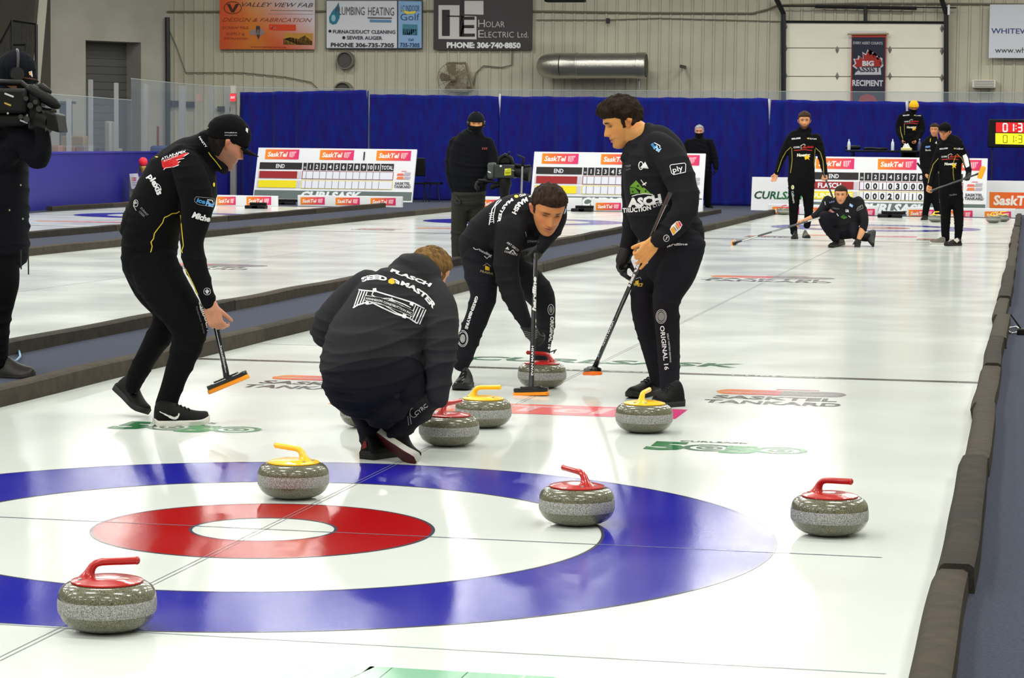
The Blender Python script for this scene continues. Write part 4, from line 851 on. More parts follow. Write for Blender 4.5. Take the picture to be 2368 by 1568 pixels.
# ---------------------------------------------------------------- figures
def cr(P, t):
    n = len(P)-1; i = min(int(t), n-1); f = t-i; p0 = P[max(i-1, 0)]; p1 = P[i]; p2 = P[i+1]; p3 = P[min(i+2, n)]
    return .5*((2*p1)+(p2-p0)*f+(2*p0-5*p1+4*p2-p3)*f*f+(3*p1-p0-3*p2+p3)*f**3)
def loft(mb, S, shrink=1.0, n=30, sub=4, sq=2.2, grow=0.0):
    """S: list of (centre, lateral half width, depth half width) in metres, world space; sections lie across the limb, depth axis away from the viewer"""
    A = np.array([list(s[0])+[s[1], s[2]] for s in S], float); R = [cr(A, k/sub) for k in range((len(A)-1)*sub+1)] if len(A) > 2 else [A[0]+(A[1]-A[0])*k/3 for k in range(4)]
    R = [np.r_[r[:3], max(.004, r[3]), max(.004, r[4])] for r in R]
    R = [np.r_[r[:3], r[3]*shrink+grow, r[4]*shrink+grow] for r in R]; m = len(R); C = [r[:3] for r in R]
    T = [nz(C[min(i+1, m-1)]-C[max(i-1, 0)]) for i in range(m)]
    c0 = [(C[0]-T[0]*R[0][3]*q, f_) for q, f_ in ((.86, .5), (.5, .87))]; c1 = [(C[-1]+T[-1]*R[-1][3]*q, f_) for q, f_ in ((.5, .87), (.86, .5))]
    rings = [(c, R[0][3]*f_, R[0][4]*f_, T[0]) for c, f_ in c0]+[(C[i], R[i][3], R[i][4], T[i]) for i in range(m)]+[(c, R[-1][3]*f_, R[-1][4]*f_, T[-1]) for c, f_ in c1]
    V = []; F = []; lp = None
    for c, a, b, t in rings:
        v = nz(c-CAM); l = cross(t, v)
        if np.linalg.norm(l) < .25 and lp is not None: l = lp-t*(lp@t)
        l = nz(l)
        if lp is not None and l@lp < 0: l = -l
        lp = l; d = nz(cross(l, t))
        for k in range(n):
            q = 2*PI*k/n; x, y = math.cos(q), math.sin(q); e = 2/sq
            V.append(c+l*a*math.copysign(abs(x)**e, x)+d*b*math.copysign(abs(y)**e, y))
    for i in range(len(rings)-1):
        for k in range(n): p, q = i*n+k, i*n+(k+1) % n; F.append((p, q, q+n, p+n))
    F.append(tuple(range(n-1, -1, -1))); F.append(tuple((len(rings)-1)*n+k for k in range(n)))
    mb.add(V, F)
def interp(z, tab):
    return np.interp(z, [t[0] for t in tab], [t[1] for t in tab])
HF = [(-.118, .05), (-.112, .07), (-.100, .081), (-.085, .083), (-.076, .079), (-.066, .085), (-.0605, .082), (-.054, .087), (-.044, .084), (-.03, .085), (0, .085), (.012, .086), (.028, .092), (.05, .092), (.07, .085), (.09, .066), (.105, .04), (.118, 0)]
HB = [(-.118, .01), (-.105, -.01), (-.085, -.035), (-.06, -.06), (-.03, -.078), (0, -.092), (.03, -.101), (.055, -.097), (.08, -.08), (.1, -.05), (.11, -.03), (.118, 0)]
HWD = [(-.118, .012), (-.112, .026), (-.1, .038), (-.08, .052), (-.055, .062), (-.02, .070), (.01, .074), (.04, .077), (.065, .072), (.09, .055), (.105, .036), (.118, 0)]
def head_grid(off_fn=None, M_=56, N_=60):
    """local head: x to its left ear side, y forward, z up"""
    P = np.zeros((N_+1, M_, 3))
    for j in range(N_+1):
        z = -.118*math.cos(PI*j/N_); yf, yb, w = interp(z, HF), interp(z, HB), interp(z, HWD); yc = (yf+yb)/2; d = max(.0, (yf-yb)/2)
        for i in range(M_):
            a = 2*PI*i/M_; c, s_ = math.cos(a), math.sin(a); e = 2/2.25
            x = w*math.copysign(abs(c)**e, c); y = yc+d*math.copysign(abs(s_)**e, s_)
            if s_ > 0:
                fr = min(1, s_*1.3); ax = abs(x); g = lambda u, s0: math.exp(-(u/s0)**2)
                f = 0
                if z > -.032: q = max(0, min(1, (z+.032)/.052)); f += .034*(1-q)**.8*g(x, .0085+.007*(1-q))
                elif z > -.046: q = (-.032-z)/.014; f += .033*(1-q)**1.3*g(x, .014)
                f += .006*g(ax-.013, .006)*g(z+.034, .007)
                f -= .013*g(ax-.030, .016)*g(z-.010, .012); f += .008*g(ax-.026, .024)*g(z-.030, .009)
                f += .005*g(ax-.045, .016)*g(z+.018, .018); f += .009*g(x, .02)*(g(z+.0535, .0045)+g(z+.068, .0055))-.007*g(x, .022)*g(z+.0605, .0026)
                f += .008*g(x, .018)*g(z+.098, .013); y += f*fr
            p = np.array([x, y, z])
            if off_fn:
                dr = nz(np.array([x, y-yc*.3, z-.0 if z > 0 else z*.4])); p = p+dr*off_fn(x, y, z, s_)
            P[j, i] = p
    V = P.reshape(-1, 3); F = []
    for j in range(N_):
        for i in range(M_): a, b = j*M_+i, j*M_+(i+1) % M_; F.append((a, b, b+M_, a+M_))
    F.append(tuple(range(M_-1, -1, -1))); F.append(tuple(N_*M_+k for k in range(M_)))
    return V, F
class Fig:
    def __init__(s, Y, foot, label, pal, vox=.006, name='person'):
        s.Y = Y; s.pal = pal; s.vox = vox; o = gp(*foot); s.o = thing(name, (o[0], o[1], 0), label, 'person'); s.body = MB(); s.cl = {}
    def at(s, px, py, dy=0): return at(px, py, s.Y+dy)
    def st(s, a):
        px, py, dy, r = a[:4]; c = s.at(px, py, dy); w = r/scl(c); return (c, w, a[4] if len(a) > 4 and a[4] else w)
    def limb(s, part, pts, body=.8, **k):
        S = [s.st(a) for a in pts]
        if part: loft(s.cl.setdefault(part, MB()), S, **k)
        if body: loft(s.body, S, shrink=body)
    def head(s, px, py, dy, hpx, yaw, pitch, roll=0):
        """hpx: chin to crown in pixels"""
        c = s.at(px, py, dy); s.hc = c; s.hs = hpx/scl(c)/.236
        vh = nz((c-CAM)*(1, 1, 0)); rg = np.array([vh[1], -vh[0], 0]); up = np.array([0, 0, 1.0]); ya, pi_, ro = map(math.radians, (yaw, pitch, roll))
        f = -vh*math.cos(ya)+rg*math.sin(ya); f2 = f*math.cos(pi_)-up*math.sin(pi_); u2 = up*math.cos(pi_)+f*math.sin(pi_); x = cross(f2, u2)
        u3 = u2*math.cos(ro)+x*math.sin(ro); x3 = cross(f2, u3); s.hM = np.stack([x3, f2, u3], 1)
        V, F = head_grid(); s.body.add([s.hw(v) for v in V], F)
        for sx in (-1, 1):      # ears
            P = [s.hw(np.array([sx*q[0], q[1], q[2]])) for q in ((.069, -.004, -.028), (.076, -.007, -.020), (.081, -.014, -.004), (.082, -.018, .010), (.077, -.014, .019))]
            s.body.tube(P, [.006*s.hs, .009*s.hs, .0115*s.hs, .0125*s.hs, .008*s.hs], 10, round_=True)
            P = [s.hw(np.array([sx*q[0], q[1], q[2]])) for q in ((.066, .004, -.01), (.083, -.018, -.004), (.088, -.026, .010))]; s.body.tube(P, [.008*s.hs, .009*s.hs, .008*s.hs], 8, round_=True)
    def hw(s, v): return s.hc+s.hM@(np.asarray(v)*s.hs)
    def headpart(s, name, m, off_fn, M_=150, N_=140, smooth=70, seg=None):
        V, F = head_grid(off_fn, M_, N_); mb = MB(); mb.add([s.hw(v) for v in V], F); return mb.build(name, m, s.o, smooth=smooth)
    def hand(s, wrist, fdir, palm, side=1, curl=.9, size=1.0, mb=None, spread=.06, thumb=None, glove=False):
        """wrist point, direction of the fingers, palm normal (the way the fingers curl), side=+1 when the thumb is on the fdir x palm side"""
        mb = mb or s.body; f = nz(fdir); p = nz(np.asarray(palm)-f*(np.asarray(palm)@f)); l = cross(f, p)*side; k = size; g = 1.18 if glove else 1.0
        w = np.asarray(wrist, float)
        # palm as two overlapping lofts
        for o_, r in ((-.026, .016), (-.009, .0165), (.009, .0165), (.026, .016)):
            mb.tube([w-f*.01*k+l*o_*.6*k, w+f*.035*k+l*o_*k, w+f*.085*k+l*o_*1.05*k], [r*k*g, r*k*g, .0125*k*g], 10, round_=True)
        mb.tube([w-f*.02*k, w+f*.03*k], [.024*k*g, .026*k*g], 12, round_=True)
        L = ((.036, .030, .020, .039), (.041, .034, .023, .045), (.039, .031, .022, .042), (.031, .024, .019, .034))
        c = curl if hasattr(curl, '__len__') else (curl, curl*1.03, curl*1.05, curl*1.1)
        for i in range(4):
            b = w+f*(.088-.004*abs(i-1.3))*k+l*(.030-.020*i)*k; a = 0; P = [b-f*.015*k, b]; d0 = nz(f+l*spread*(1.5-i))
            for j in range(3): a += c[i]*(.8, 1.05, .8)[j]; d = d0*math.cos(a)+p*math.sin(a); P.append(P[-1]+d*(L[i][0], L[i][1], L[i][2])[j]*k)
            mb.tube(P, [.0098*k*g, .0098*k*g, .0090*k*g, .0084*k*g, .0070*k*g], 10, round_=True)
        th = thumb or (.8, .4, 1.1); tb = w+f*.022*k+l*.024*k; d = nz(f*th[0]+l*th[1]+p*th[2]*.5); P = [tb, tb+d*.045*k]; d = nz(d+p*.35+f*.25); P.append(P[-1]+d*.033*k); d = nz(d+p*.45-l*.2); P.append(P[-1]+d*.026*k)
        mb.tube(P, [.0145*k*g, .012*k*g, .0105*k*g, .0085*k*g], 10, round_=True)
    def remesh(s, mb, name, m, vox, sm, disp=None, colf=None, parent=None):
        o = MB(); tmp = bpy.data.meshes.new('tmp'); tmp.from_pydata(mb.v, [], mb.f); ob = bpy.data.objects.new('tmp', tmp); COL.objects.link(ob)
        r = ob.modifiers.new('r', 'REMESH'); r.mode = 'VOXEL'; r.voxel_size = vox
        q = ob.modifiers.new('s', 'SMOOTH'); q.factor = .5; q.iterations = sm
        me = bpy.data.meshes.new_from_object(ob.evaluated_get(bpy.context.evaluated_depsgraph_get())); bpy.data.objects.remove(ob); bpy.data.meshes.remove(tmp)
        n = len(me.vertices); V = np.zeros(n*3); me.vertices.foreach_get('co', V); V = V.reshape(-1, 3)
        if disp is not None: Nn = np.zeros(n*3); me.vertices.foreach_get('normal', Nn); V = V+Nn.reshape(-1, 3)*disp(V)[:, None]
        if colf is not None:
            a = me.color_attributes.new('Col', 'FLOAT_COLOR', 'POINT'); C = np.ones((n, 4), 'f'); C[:, :3] = colf(V); a.data.foreach_set('color', C.ravel())
        O = np.array(s.o['_o']); me.vertices.foreach_set('co', (V-O).ravel()); me.polygons.foreach_set('use_smooth', [True]*len(me.polygons)); me.materials.clear(); me.materials.append(m); me.update()
        ob = bpy.data.objects.new(name, me); COL.objects.link(ob); ob.parent = parent or s.o; ob['_o'] = list(O); return ob
    def finish(s, wr=.006, parts=None, skin=(200, 146, 104), lips=(176, 96, 82), stub=None, brow=(46, 34, 28), cheek=(206, 120, 84), smooth=2, wk=(7, 5, 70)):
        L = lambda c: np.array(lin(c)[:3]); hs, hc, hM = s.hs, s.hc, s.hM
        def colf(V):
            q = ((V-hc)@hM)/hs; C = np.tile(L(skin), (len(V), 1)); inh = (np.abs(q).max(1) < .15)
            def mix(c, w): nonlocal C; w = np.clip(w, 0, 1)[:, None]*inh[:, None]; C = C*(1-w)+L(c)*w
            x, y, z = q[:, 0], q[:, 1], q[:, 2]; ax = np.abs(x); fr = (y > .03)
            G = lambda u, s0: np.exp(-(u/s0)**2)
            mix(cheek, .6*fr*G(ax-.045, .02)*G(z+.02, .022)); mix(cheek, .5*fr*G(x, .016)*G(z+.03, .014)); mix(cheek, .6*(ax > .074)*(z > -.04)); mix((128, 74, 52), .75*(ax > .078)*G(y+.012, .006)*G(z+.0, .014))
            if stub is not None: mix(stub[0], stub[1]*np.clip((y+.035)/.02, 0, 1)*(z > -.125)*np.clip((-.034-z+np.clip(ax-.03, 0, .04)*.6)/.03, 0, 1)*(1-.8*G(x, .03)*G(z+.0605, .008)*(y > .06)))
            mix(lips, 1.2*fr*G(x, .02)*G(z+.0605, .0085)); mix((70, 30, 30), fr*.9*G(x, .02)*G(z+.0605, .0022))
            mix(brow, 1.3*fr*np.exp(-((ax-.030)/.017)**4)*G(z-.030+.12*(ax-.03)*(ax > .035), .0052))
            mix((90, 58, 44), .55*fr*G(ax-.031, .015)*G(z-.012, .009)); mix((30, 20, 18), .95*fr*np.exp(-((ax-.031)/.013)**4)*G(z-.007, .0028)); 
            return C
        s.bodyo = s.remesh(s.body, 'body', SKIN, s.vox*.7, smooth, None, colf)
        ph = RS.rand(6)*9
        def dfn(V):
            a = V@np.array([.8, .5, 0])*wk[0]+ph[0]; b = V[:, 2]*wk[2]; w1 = np.sin(V@np.array([3.1, -2.2, 4.3])+ph[1])+np.sin(V@np.array([-5.3, 4.1, 3.7])+ph[2])*.6
            r = np.abs(np.sin(b*.5+1.9*w1+np.sin(a)*1.3)); r2 = np.abs(np.sin(b*.9+V@np.array([9, -7, 0])*1.2+2.6*w1+ph[3])); m1 = np.clip(.15+np.sin(V@np.array([4.3, 5.1, 8.2])+2.0*w1+ph[4]), 0, 1)**1.5; m2 = np.clip(.1+np.sin(V@np.array([-6.3, 4.1, -9.2])+1.5*w1+ph[5]), 0, 1)**1.5
            return wr*((1-r)**1.6*m1+.7*(1-r2)**2*m2)*1.2-wr*.1
        out = {}
        for k, mb in s.cl.items():
            nm, m = parts[k]; out[k] = s.remesh(mb, nm, m, s.vox, smooth+6, dfn if wr else None)
        s.parts = out; return out
    def eyes(s, look=(0, -.3), lid=.6):
        for sx in (-1, 1):
            c = s.hw((sx*.031, .0550, .008)); mb = MB(); mb.sphere(c, .0118*s.hs, (214, 208, 200), 12); p = s.hw((sx*.031+look[0]*.006, .0550+.0098, .008+look[1]*.008)); mb.sphere(p, .0038*s.hs, (40, 26, 20), 8); mb.build('eye', GLOSSP, s.o, smooth=60)
    def shoe(s, heel, toe, w=.048, h=.085, up=(0, 0, 1), m=None, sole=None, solec=None, ank=None, tr=1.0, lace=False, outs=None):
        """heel and toe are points on the sole; up is the foot's own up direction"""
        heel, toe = np.asarray(heel, float), np.asarray(toe, float); L = np.linalg.norm(toe-heel); f = nz(toe-heel); u = nz(np.asarray(up)-f*(np.asarray(up)@f)); r = cross(f, u)
        prof = [(0, .62, .80, .01), (.04, .78, .98, 0), (.12, .84, 1.12, 0), (.25, .82, 1.12, 0), (.38, .82, .98, 0), (.5, .9, .80, 0), (.62, 1.0, .66, 0), (.75, 1.03, .56, 0), (.87, .92, .48, .004), (.95, .70, .40, .012), (1.0, .36, .26, .02)]
        n = 16; V = []; F = []; Vs = []
        for t, a, b, rz in prof:
            c = heel+f*L*t
            for k in range(n):
                q = 2*PI*k/n; x, z = math.cos(q), math.sin(q); ww = w*a*(1-.0*z); zz = (max(-.25, z)+.25)/1.25 if True else z
                V.append(c+r*x*ww*(1-.35*max(0, z)**1.5)+u*(.016+rz+zz*h*b*tr))
        for i in range(len(prof)-1):
            for k in range(n): p, q = i*n+k, i*n+(k+1) % n; F.append((p, p+n, q+n, q))
        F.append(tuple(range(n))); F.append(tuple((len(prof)-1)*n+k for k in range(n-1, -1, -1)))
        o = MB().add(V, F).build('shoe', m or MATS['shoe_black'], s.o, smooth=60)
        md = o.modifiers.new('sub', 'SUBSURF'); md.levels = 1; md.render_levels = 2
        V = []; F = []
        for t, a, b, rz in prof:
            c = heel+f*L*(t*1.02-.01)
            for (x, z) in ((-1.04, 0), (-1.08, .022), (-.9, .03), (.9, .03), (1.08, .022), (1.04, 0)): V.append(c+r*x*w*a+u*(z+rz*.9))
        for i in range(len(prof)-1):
            for k in range(6): p, q = i*6+k, i*6+(k+1) % 6; F.append((p, p+6, q+6, q))
        F.append(tuple(range(6))); F.append(tuple((len(prof)-1)*6+k for k in range(5, -1, -1)))
        if outs:
            V2 = []
            for t, a, b, rz in prof:
                c = heel+f*L*(t*1.02-.01)
                for (x, z) in ((-1.0, -.006), (-1.04, .001), (1.04, .001), (1.0, -.006)): V2.append(c+r*x*w*a+u*(z+rz*.9))
            F2 = [(i*4+k, i*4+4+k, i*4+4+(k+1) % 4, i*4+(k+1) % 4) for i in range(len(prof)-1) for k in range(4)]+[(0, 1, 2, 3), tuple((len(prof)-1)*4+k for k in (3, 2, 1, 0))]
            MB().add(V2, F2).build('outsole', outs, o, smooth=40)
        if lace:
            mb = MB()
            for q in (.42, .49, .56, .63):
                b = np.interp(q, [x_[0] for x_ in prof], [x_[2] for x_ in prof]); a = np.interp(q, [x_[0] for x_ in prof], [x_[1] for x_ in prof]); zt = .016+h*b*tr
                mb.tube([heel+f*L*q+r*w*a*.42*sg+u*(zt-h*b*.10*(abs(sg) > .5)) for sg in (-1, -.5, 0, .5, 1)], .0032, 6)
            mb.build('laces', mat('lace_grey', (34, 34, 36), .8, spec=.2), o, smooth=50)
        MB().add(V, F).build('sole', sole or MATS['sole_dark'], o, smooth=50)
        return o
mat('shoe_black', (9, 9, 10), .6, spec=.2, bump=(200, .0006)); mat('sole_dark', (16, 15, 16), .7); mat('sole_white', (206, 204, 196), .6); mat('sole_pale', (188, 186, 176), .6)
def bvhmap(objs, lift=.0025):
    """pixel -> the point of a garment under it, lifted slightly off the cloth"""
    T = []
    for o in objs:
        me = o.data; O = Vector(o['_o']); V = [v.co+O for v in me.vertices]; T.append(BVHTree.FromPolygons(V, [tuple(p.vertices) for p in me.polygons]))
    C = Vector(CAM)
    def f(x, y, lift=lift):
        d = Vector(ray(x, y)).normalized(); best = None
        for t in T:
            h = t.ray_cast(C, d)
            if h[0] is not None and (best is None or h[3] < best[1]): best = (h[0], h[3])
        if best is None: return None
        return np.array(best[0]-d*lift)
    return f
def decal(o, fn, lift=.0025, targets=None, name='lettering', m=None):
    mb = MB(); fn(mb, bvhmap(targets or [o], lift))
    if mb.v: return mb.build(name, m or PRINT, o)
HAIRM = {}
def hair_mat(name, c): return mat(name, tuple(v*.72 for v in c), .75, spec=.15, bump=(300, .003, 5), vary=(60, .7, tuple(min(255, v*1.25+5) for v in c), 4), stretch=(1, 1, .3))
def hair_fn(top=.03, back=.018, side=.008, front=None, quiff=0, line=.062, sb=-.02, seed=0, rough=.004, nape=-.075, lowback=.0):
    def f(x, y, z, s_):
        ax = abs(x); hl = line - .35*max(0, ax-.045)      # hairline height in front
        if y > .045: w = (z-hl)/.012
        elif y > -.005: t = (.045-y)/.05; w = max((z-(hl*(1-t)+.012*t))/.012, (z-sb)/.01 if (t > .45 and t < .8 and ax > .05) else -9)
        else: w = min((z-nape)/.014, 1.5); w = w if y < -.02 or z > .02 else min(w, (z-.024)/.01 if y > -.024 else 1)
        w = max(-1, min(1, w))
        tz = max(0, min(1, (z-.02)/.08)); th = side+(top-side)*tz; 
        if y < 0: th = max(th, back*max(.25, min(1, (z+.09)/.1)))
        if quiff and y > .0: th += quiff*max(0, min(1, (z-.05)/.03))*max(0, min(1, y/.07))
        nzv = noise.noise(Vector((x*90+seed, y*34, z*34)))*rough+noise.noise(Vector((x*220, y*70+seed, z*70)))*rough*.5
        return (th+nzv*(1+th*25))*max(0, w)**.5 if w > 0 else -.006+w*.006
    return f
def cap(s, m, brim=.075, bw=.062, tilt=0, base=.028, hgt=.022, brimup=0.0):
    def f(x, y, z, s_):
        lo = base+(-.022 if y < -.02 else 0)*min(1, (-.02-y)/.04 if y < -.02 else 0); return (.011+hgt*max(0, min(1, (z-.03)/.09))**1.0) if z > lo else (-.004 if z < lo-.006 else .006)
    c = s.headpart('cap', m, f, 64, 90)
    mb = MB(); V = []; n = 14
    for j, q in enumerate((0, .35, .7, .92, 1.0)):
        for i in range(n+1):
            u = -1+2*i/n; x = bw*u*(1-.12*q*q); y0 = .098*math.sqrt(max(0, 1-(u*.8)**2)); y = y0+brim*q*math.sqrt(max(.02, 1-(u*.93)**2)); z = base+.006-.016*u*u-.010*q+brimup*q; V.append((x, y, z))
    V2 = [(a, b-.001, c_-.004) for a, b, c_ in V]; m_ = n+1; F = []; K = len(V)
    for j in range(4):
        for i in range(n): a = j*m_+i; F.append((a, a+1, a+1+m_, a+m_)); F.append((K+a, K+a+m_, K+a+1+m_, K+a+1))
    for i in range(n): a = 4*m_+i; F.append((a, a+1, K+a+1, K+a))
    for j in range(4):
        a = j*m_; F.append((a, a+m_, K+a+m_, K+a)); a = j*m_+n; F.append((a+m_, a, K+a, K+a+m_))
    mb.add([s.hw(v) for v in V+V2], F); mb.build('brim', m, c, smooth=60); return c
def broom(top, foot, headdir, label, hl=.2, r=.0135, padc=(255, 150, 20), texts=None, nrm=None, grip=True):
    top, foot = np.asarray(top, float), np.asarray(foot, float); t = thing('curling_broom', foot, label, 'broom'); d = nz(top-foot)
    BK = mat('broom_carbon', (16, 16, 18), .25, coat=.4); f = nz(np.asarray(headdir, float)); n = np.asarray(nrm if nrm is not None else (0, 0, 1), float); n = nz(n-f*(n@f)); r2 = cross(f, n)
    h = MB().tube([foot+d*.055, top], [r*1.0, r], 16, round_=False).build('handle', BK, t, smooth=50)
    MB().tube([foot+n*.02, foot+d*.06, foot+d*.10], [.016, .0155, .0145], 12).build('ferrule', mat('ferrule', (34, 34, 38), .4), t, smooth=50)
    def bar(name, z0, z1, wl, ww, m):
        V = []; F = []; prof = [(-1, .35), (-.96, .7), (-.88, .95), (-.6, 1), (.6, 1), (.88, .95), (.96, .7), (1, .35)]; K = []
        for x, w_ in prof:
            for (yy, zz) in ((-1, .15), (-1, .8), (-.75, 1), (.75, 1), (1, .8), (1, .15), (.8, 0), (-.8, 0)): K.append(foot+f*x*wl+r2*yy*ww*w_+n*(z0+(z1-z0)*zz))
        for i in range(7):
            for k in range(8): a, b = i*8+k, i*8+(k+1) % 8; F.append((a, b, b+8, a+8))
        F.append(tuple(range(7, -1, -1))); F.append(tuple(56+k for k in range(8))); return MB().add(K, F).build(name, m, t, smooth=40)
    bar('broom_head', .004, .028, hl/2*.97, .033, BK); bar('head_bridge', .024, .036, hl/2*.6, .022, BK); bar('pad', -.014, .006, hl/2, .038, mat('broom_pad_%d' % padc[1], padc, .6, bump=(300, .001)))
    return t, h
BLACKC = cloth('cloth_black', (10, 10, 12), (20, 20, 23)); CHARC = cloth('cloth_charcoal', (26, 26, 29), (38, 38, 42)); PANTC = cloth('cloth_trouser', (24, 24, 29), (36, 36, 42)); PANTB = cloth('cloth_trouser_black', (9, 9, 11), (17, 17, 20))
def zstrip(mb, fm, pts, w, c=(214, 190, 40)): stroke(mb, fm, pts, w, c, step=2.5)
Wh = (226, 226, 228)
# ================= P1 capped player walking with a broom, left
P = Fig(3.05, (400, 985), 'person in a black tracksuit with yellow piping and black cap, carrying a broom', None)
P.limb('j', [(346, 575, 0, 64, .19), (352, 520, 0, 66, .19), (378, 455, .02, 68, .20), (410, 400, .03, 66, .21), (436, 362, .04, 48, .19), (458, 345, .05, 34, .13)], .85)
P.limb('j', [(425, 385, .0, 52, .20), (455, 420, 0, 46, .19), (452, 470, 0, 46, .16)], .8)      # chest front
P.limb('j', [(291, 527, 0, 11, .10), (303, 512, 0, 22, .13), (318, 490, 0, 28, .15)], .0)                                   # rear hem flare
P.limb('j', [(428, 378, -.16, 34), (444, 420, -.19, 39), (456, 470, -.20, 38), (450, 520, -.20, 33), (444, 560, -.20, 27), (450, 605, -.20, 27), (466, 650, -.19, 22), (484, 703, -.18, 16)], .68)   # near arm
P.limb('j', [(430, 380, .2, 34), (440, 440, .26, 32), (440, 510, .28, 26), (446, 560, .22, 22), (452, 600, .16, 17)], .7)
P.limb('j', [(478, 348, .04, 27, .075), (496, 372, .03, 22, .07), (512, 385, .02, 13, .05)], 0); P.limb('j', [(462, 338, .05, 24, .085), (474, 326, .05, 22, .085), (480, 318, .05, 18, .08)], 0); P.limb('j', [(476, 330, .04, 22, .085), (492, 350, .03, 22, .08), (504, 368, .02, 20, .065), (517, 388, .01, 12, .05)], 0)  # stand-up collar
P.limb(None, [(458, 355, .05, 24), (482, 338, .04, 23), (500, 322, .03, 24)], 1.0)
P.limb('t', [(352, 560, 0, 62, .18), (340, 600, 0, 60, .18), (352, 640, 0, 50, .17)], .8)
P.limb('t', [(350, 600, -.07, 56, .12), (375, 655, -.09, 56, .115), (412, 710, -.10, 50, .10), (437, 752, -.10, 44, .085), (434, 790, -.10, 37, .075), (422, 828, -.10, 32, .07), (408, 865, -.10, 28, .065), (394, 905, -.10, 25, .06), (384, 938, -.10, 26, .062)], .7)
P.limb('t', [(335, 610, .08, 54, .11), (352, 665, .08, 44, .1), (384, 715, .08, 34, .09), (380, 755, .08, 31, .085), (354, 800, .1, 27, .075), (334, 835, .13, 24, .07), (316, 868, .15, 22, .065), (308, 890, .17, 19, .06)], .7)
P.head(521, 333, .02, 112, 108, 24, 2)
h0 = P.at(485, 700, -.18); hd = P.at(500, 752, -.18)-h0; P.hand(h0+nz(hd)*.012, hd, (.1, 1, 0), 1, (.8, .9, 1.0, 1.05), 1.04)
o = P.finish(.0045, {'j': ('jacket', BLACKC), 't': ('trousers', PANTB)}, skin=(186, 130, 102), stub=((92, 66, 52), .6), cheek=(196, 116, 86))
P.headpart('hair', hair_mat('hair_dark', (26, 21, 18)), hair_fn(.008, .008, .006, line=.07, sb=.01)); capo = cap(P, BLACKC, .082, .066, base=.020, hgt=.026); P.eyes()
tt = at(411, 941, 2.95); hl = gp(357, 985); te = gp(482, 981); sh = P.shoe(hl, te, .052, .092, m=MATS['shoe_black'], sole=MATS['sole_white'], tr=1.08, lace=True)
decal(sh, lambda mb, f: [stroke(mb, f, q_, w_, (210, 210, 206)) for q_, w_ in (([(369, 952), (380, 957.5)], 2), ([(380, 957.5), (391, 963)], 3.6), ([(391, 963), (400, 967), (406, 967.5), (411, 964)], 6), ([(410, 966), (413, 961), (414, 956)], 3.4))], .009)
hl = at(268, 902, 3.28); te = at(333, 964, 3.20); te[2] = max(te[2], .004); s2 = P.shoe(hl, te, .052, .088, up=nz(P.at(330, 870)-P.at(270, 930)), m=MATS['shoe_black'])
decal(s2, lambda mb, f: shp(mb, f, [(303, 884), (307, 887), (312, 900), (317, 908), (313, 911), (307, 904)], (200, 200, 198), 5), .009)
def d1(mb, f):
    Y_ = (214, 190, 40); f2 = lambda x, y: f(x, y, .0045)
    shp(mb, f, [(373, 372), (435, 352), (428, 360), (418, 367), (412, 371), (415, 376), (410, 382), (402, 384), (398, 387), (379, 391), (375, 384)], (206, 24, 30), 5)
    for pts in ([(425, 362), (437, 354)], [(408, 370), (426, 366)], [(411, 377), (417, 373)], [(408, 384), (414, 381)], [(378, 393), (383, 388), (402, 386), (413, 381)]): stroke(mb, f2, pts, 1.3, Wh)
    txt(mb, 'ATLAS-APEX', f2, [(373, 371), (400, 360), (431, 352)], 5.2, Wh, .03, .2, fine=4); txt(mb, 'ROOFING', f2, [(379, 375), (398, 367), (413, 361)], 4.4, (236, 190, 190), .03, .2, fine=4)
    txt(mb, 'plexis', f2, [(341, 408), (349, 420), (358, 436), (364, 452)], (13, 15), Wh, .04, fine=4); stroke(mb, f2, circ(359, 438, 13, 14, a0=-1.6, a1=.7), 1.3, Wh)
    stroke(mb, f2, circ(314, 470, 5, 8), 1.1, (200, 200, 200), True); stroke(mb, f2, [(308, 475), (315, 487)], 1.6, (170, 170, 172)); txt(mb, 'AB', f2, [(311, 473), (317, 470)], 7, (200, 200, 200), fine=4)
    txt(mb, 'DURANT', f2, [(324, 482), (340, 500)], 5, (120, 120, 124), fine=4); txt(mb, 'CREEK', f2, [(320, 490), (333, 503)], 5, (110, 110, 114), fine=4)
    zstrip(mb, f, [(415, 489), (409, 493), (398, 494), (388, 500), (380, 503), (376, 515), (366, 528), (357, 540), (355, 552), (349, 560), (352, 570), (348, 585), (344, 600)], 2.2)
    zstrip(mb, f, [(417, 497), (420, 530), (424, 568), (420, 580), (422, 585)], 2.0); zstrip(mb, f, [(417, 592), (420, 604), (432, 628), (446, 655), (458, 682), (470, 711)], 1.8)
    zstrip(mb, f, [(350, 364), (356, 362), (365, 363)], 2.4); zstrip(mb, f, [(482, 352), (488, 361), (496, 370), (504, 380), (512, 391)], 2.0)
    txt(mb, 'NASTY', f2, [(459, 317), (466, 328), (476, 342)], 4.2, Wh, .03, fine=4); shp(mb, f, circ(495, 427, 2.2, 5), (230, 214, 40), 3)
    stroke(mb, f2, [(454, 455), (495, 459), (496, 472), (488, 478), (458, 473), (450, 466), (450, 460)], .8, (150, 150, 150), True)
    txt(mb, 'ice', f2, [(454, 467), (474, 472)], 10, (60, 140, 200), .04, .1, fine=4); txt(mb, 'Pad', f2, [(475, 475), (494, 479)], 11, (120, 180, 240), .05, .1, fine=4); stroke(mb, f2, [(479, 462), (491, 463), (492, 468)], 1.8, Wh); txt(mb, 'Michel', f2, [(443, 502), (466, 509), (490, 514)], 13, Wh, .05, .2, fine=4)
    stroke(mb, f2, circ(479, 674, 8, 8), 1.1, (190, 190, 192), True); shp(mb, f2, [(479, 668), (482, 672), (485, 672), (482, 676), (481, 679), (477, 679), (476, 676), (473, 672), (476, 672)], (190, 190, 192), 4)
decal(o['j'], d1)
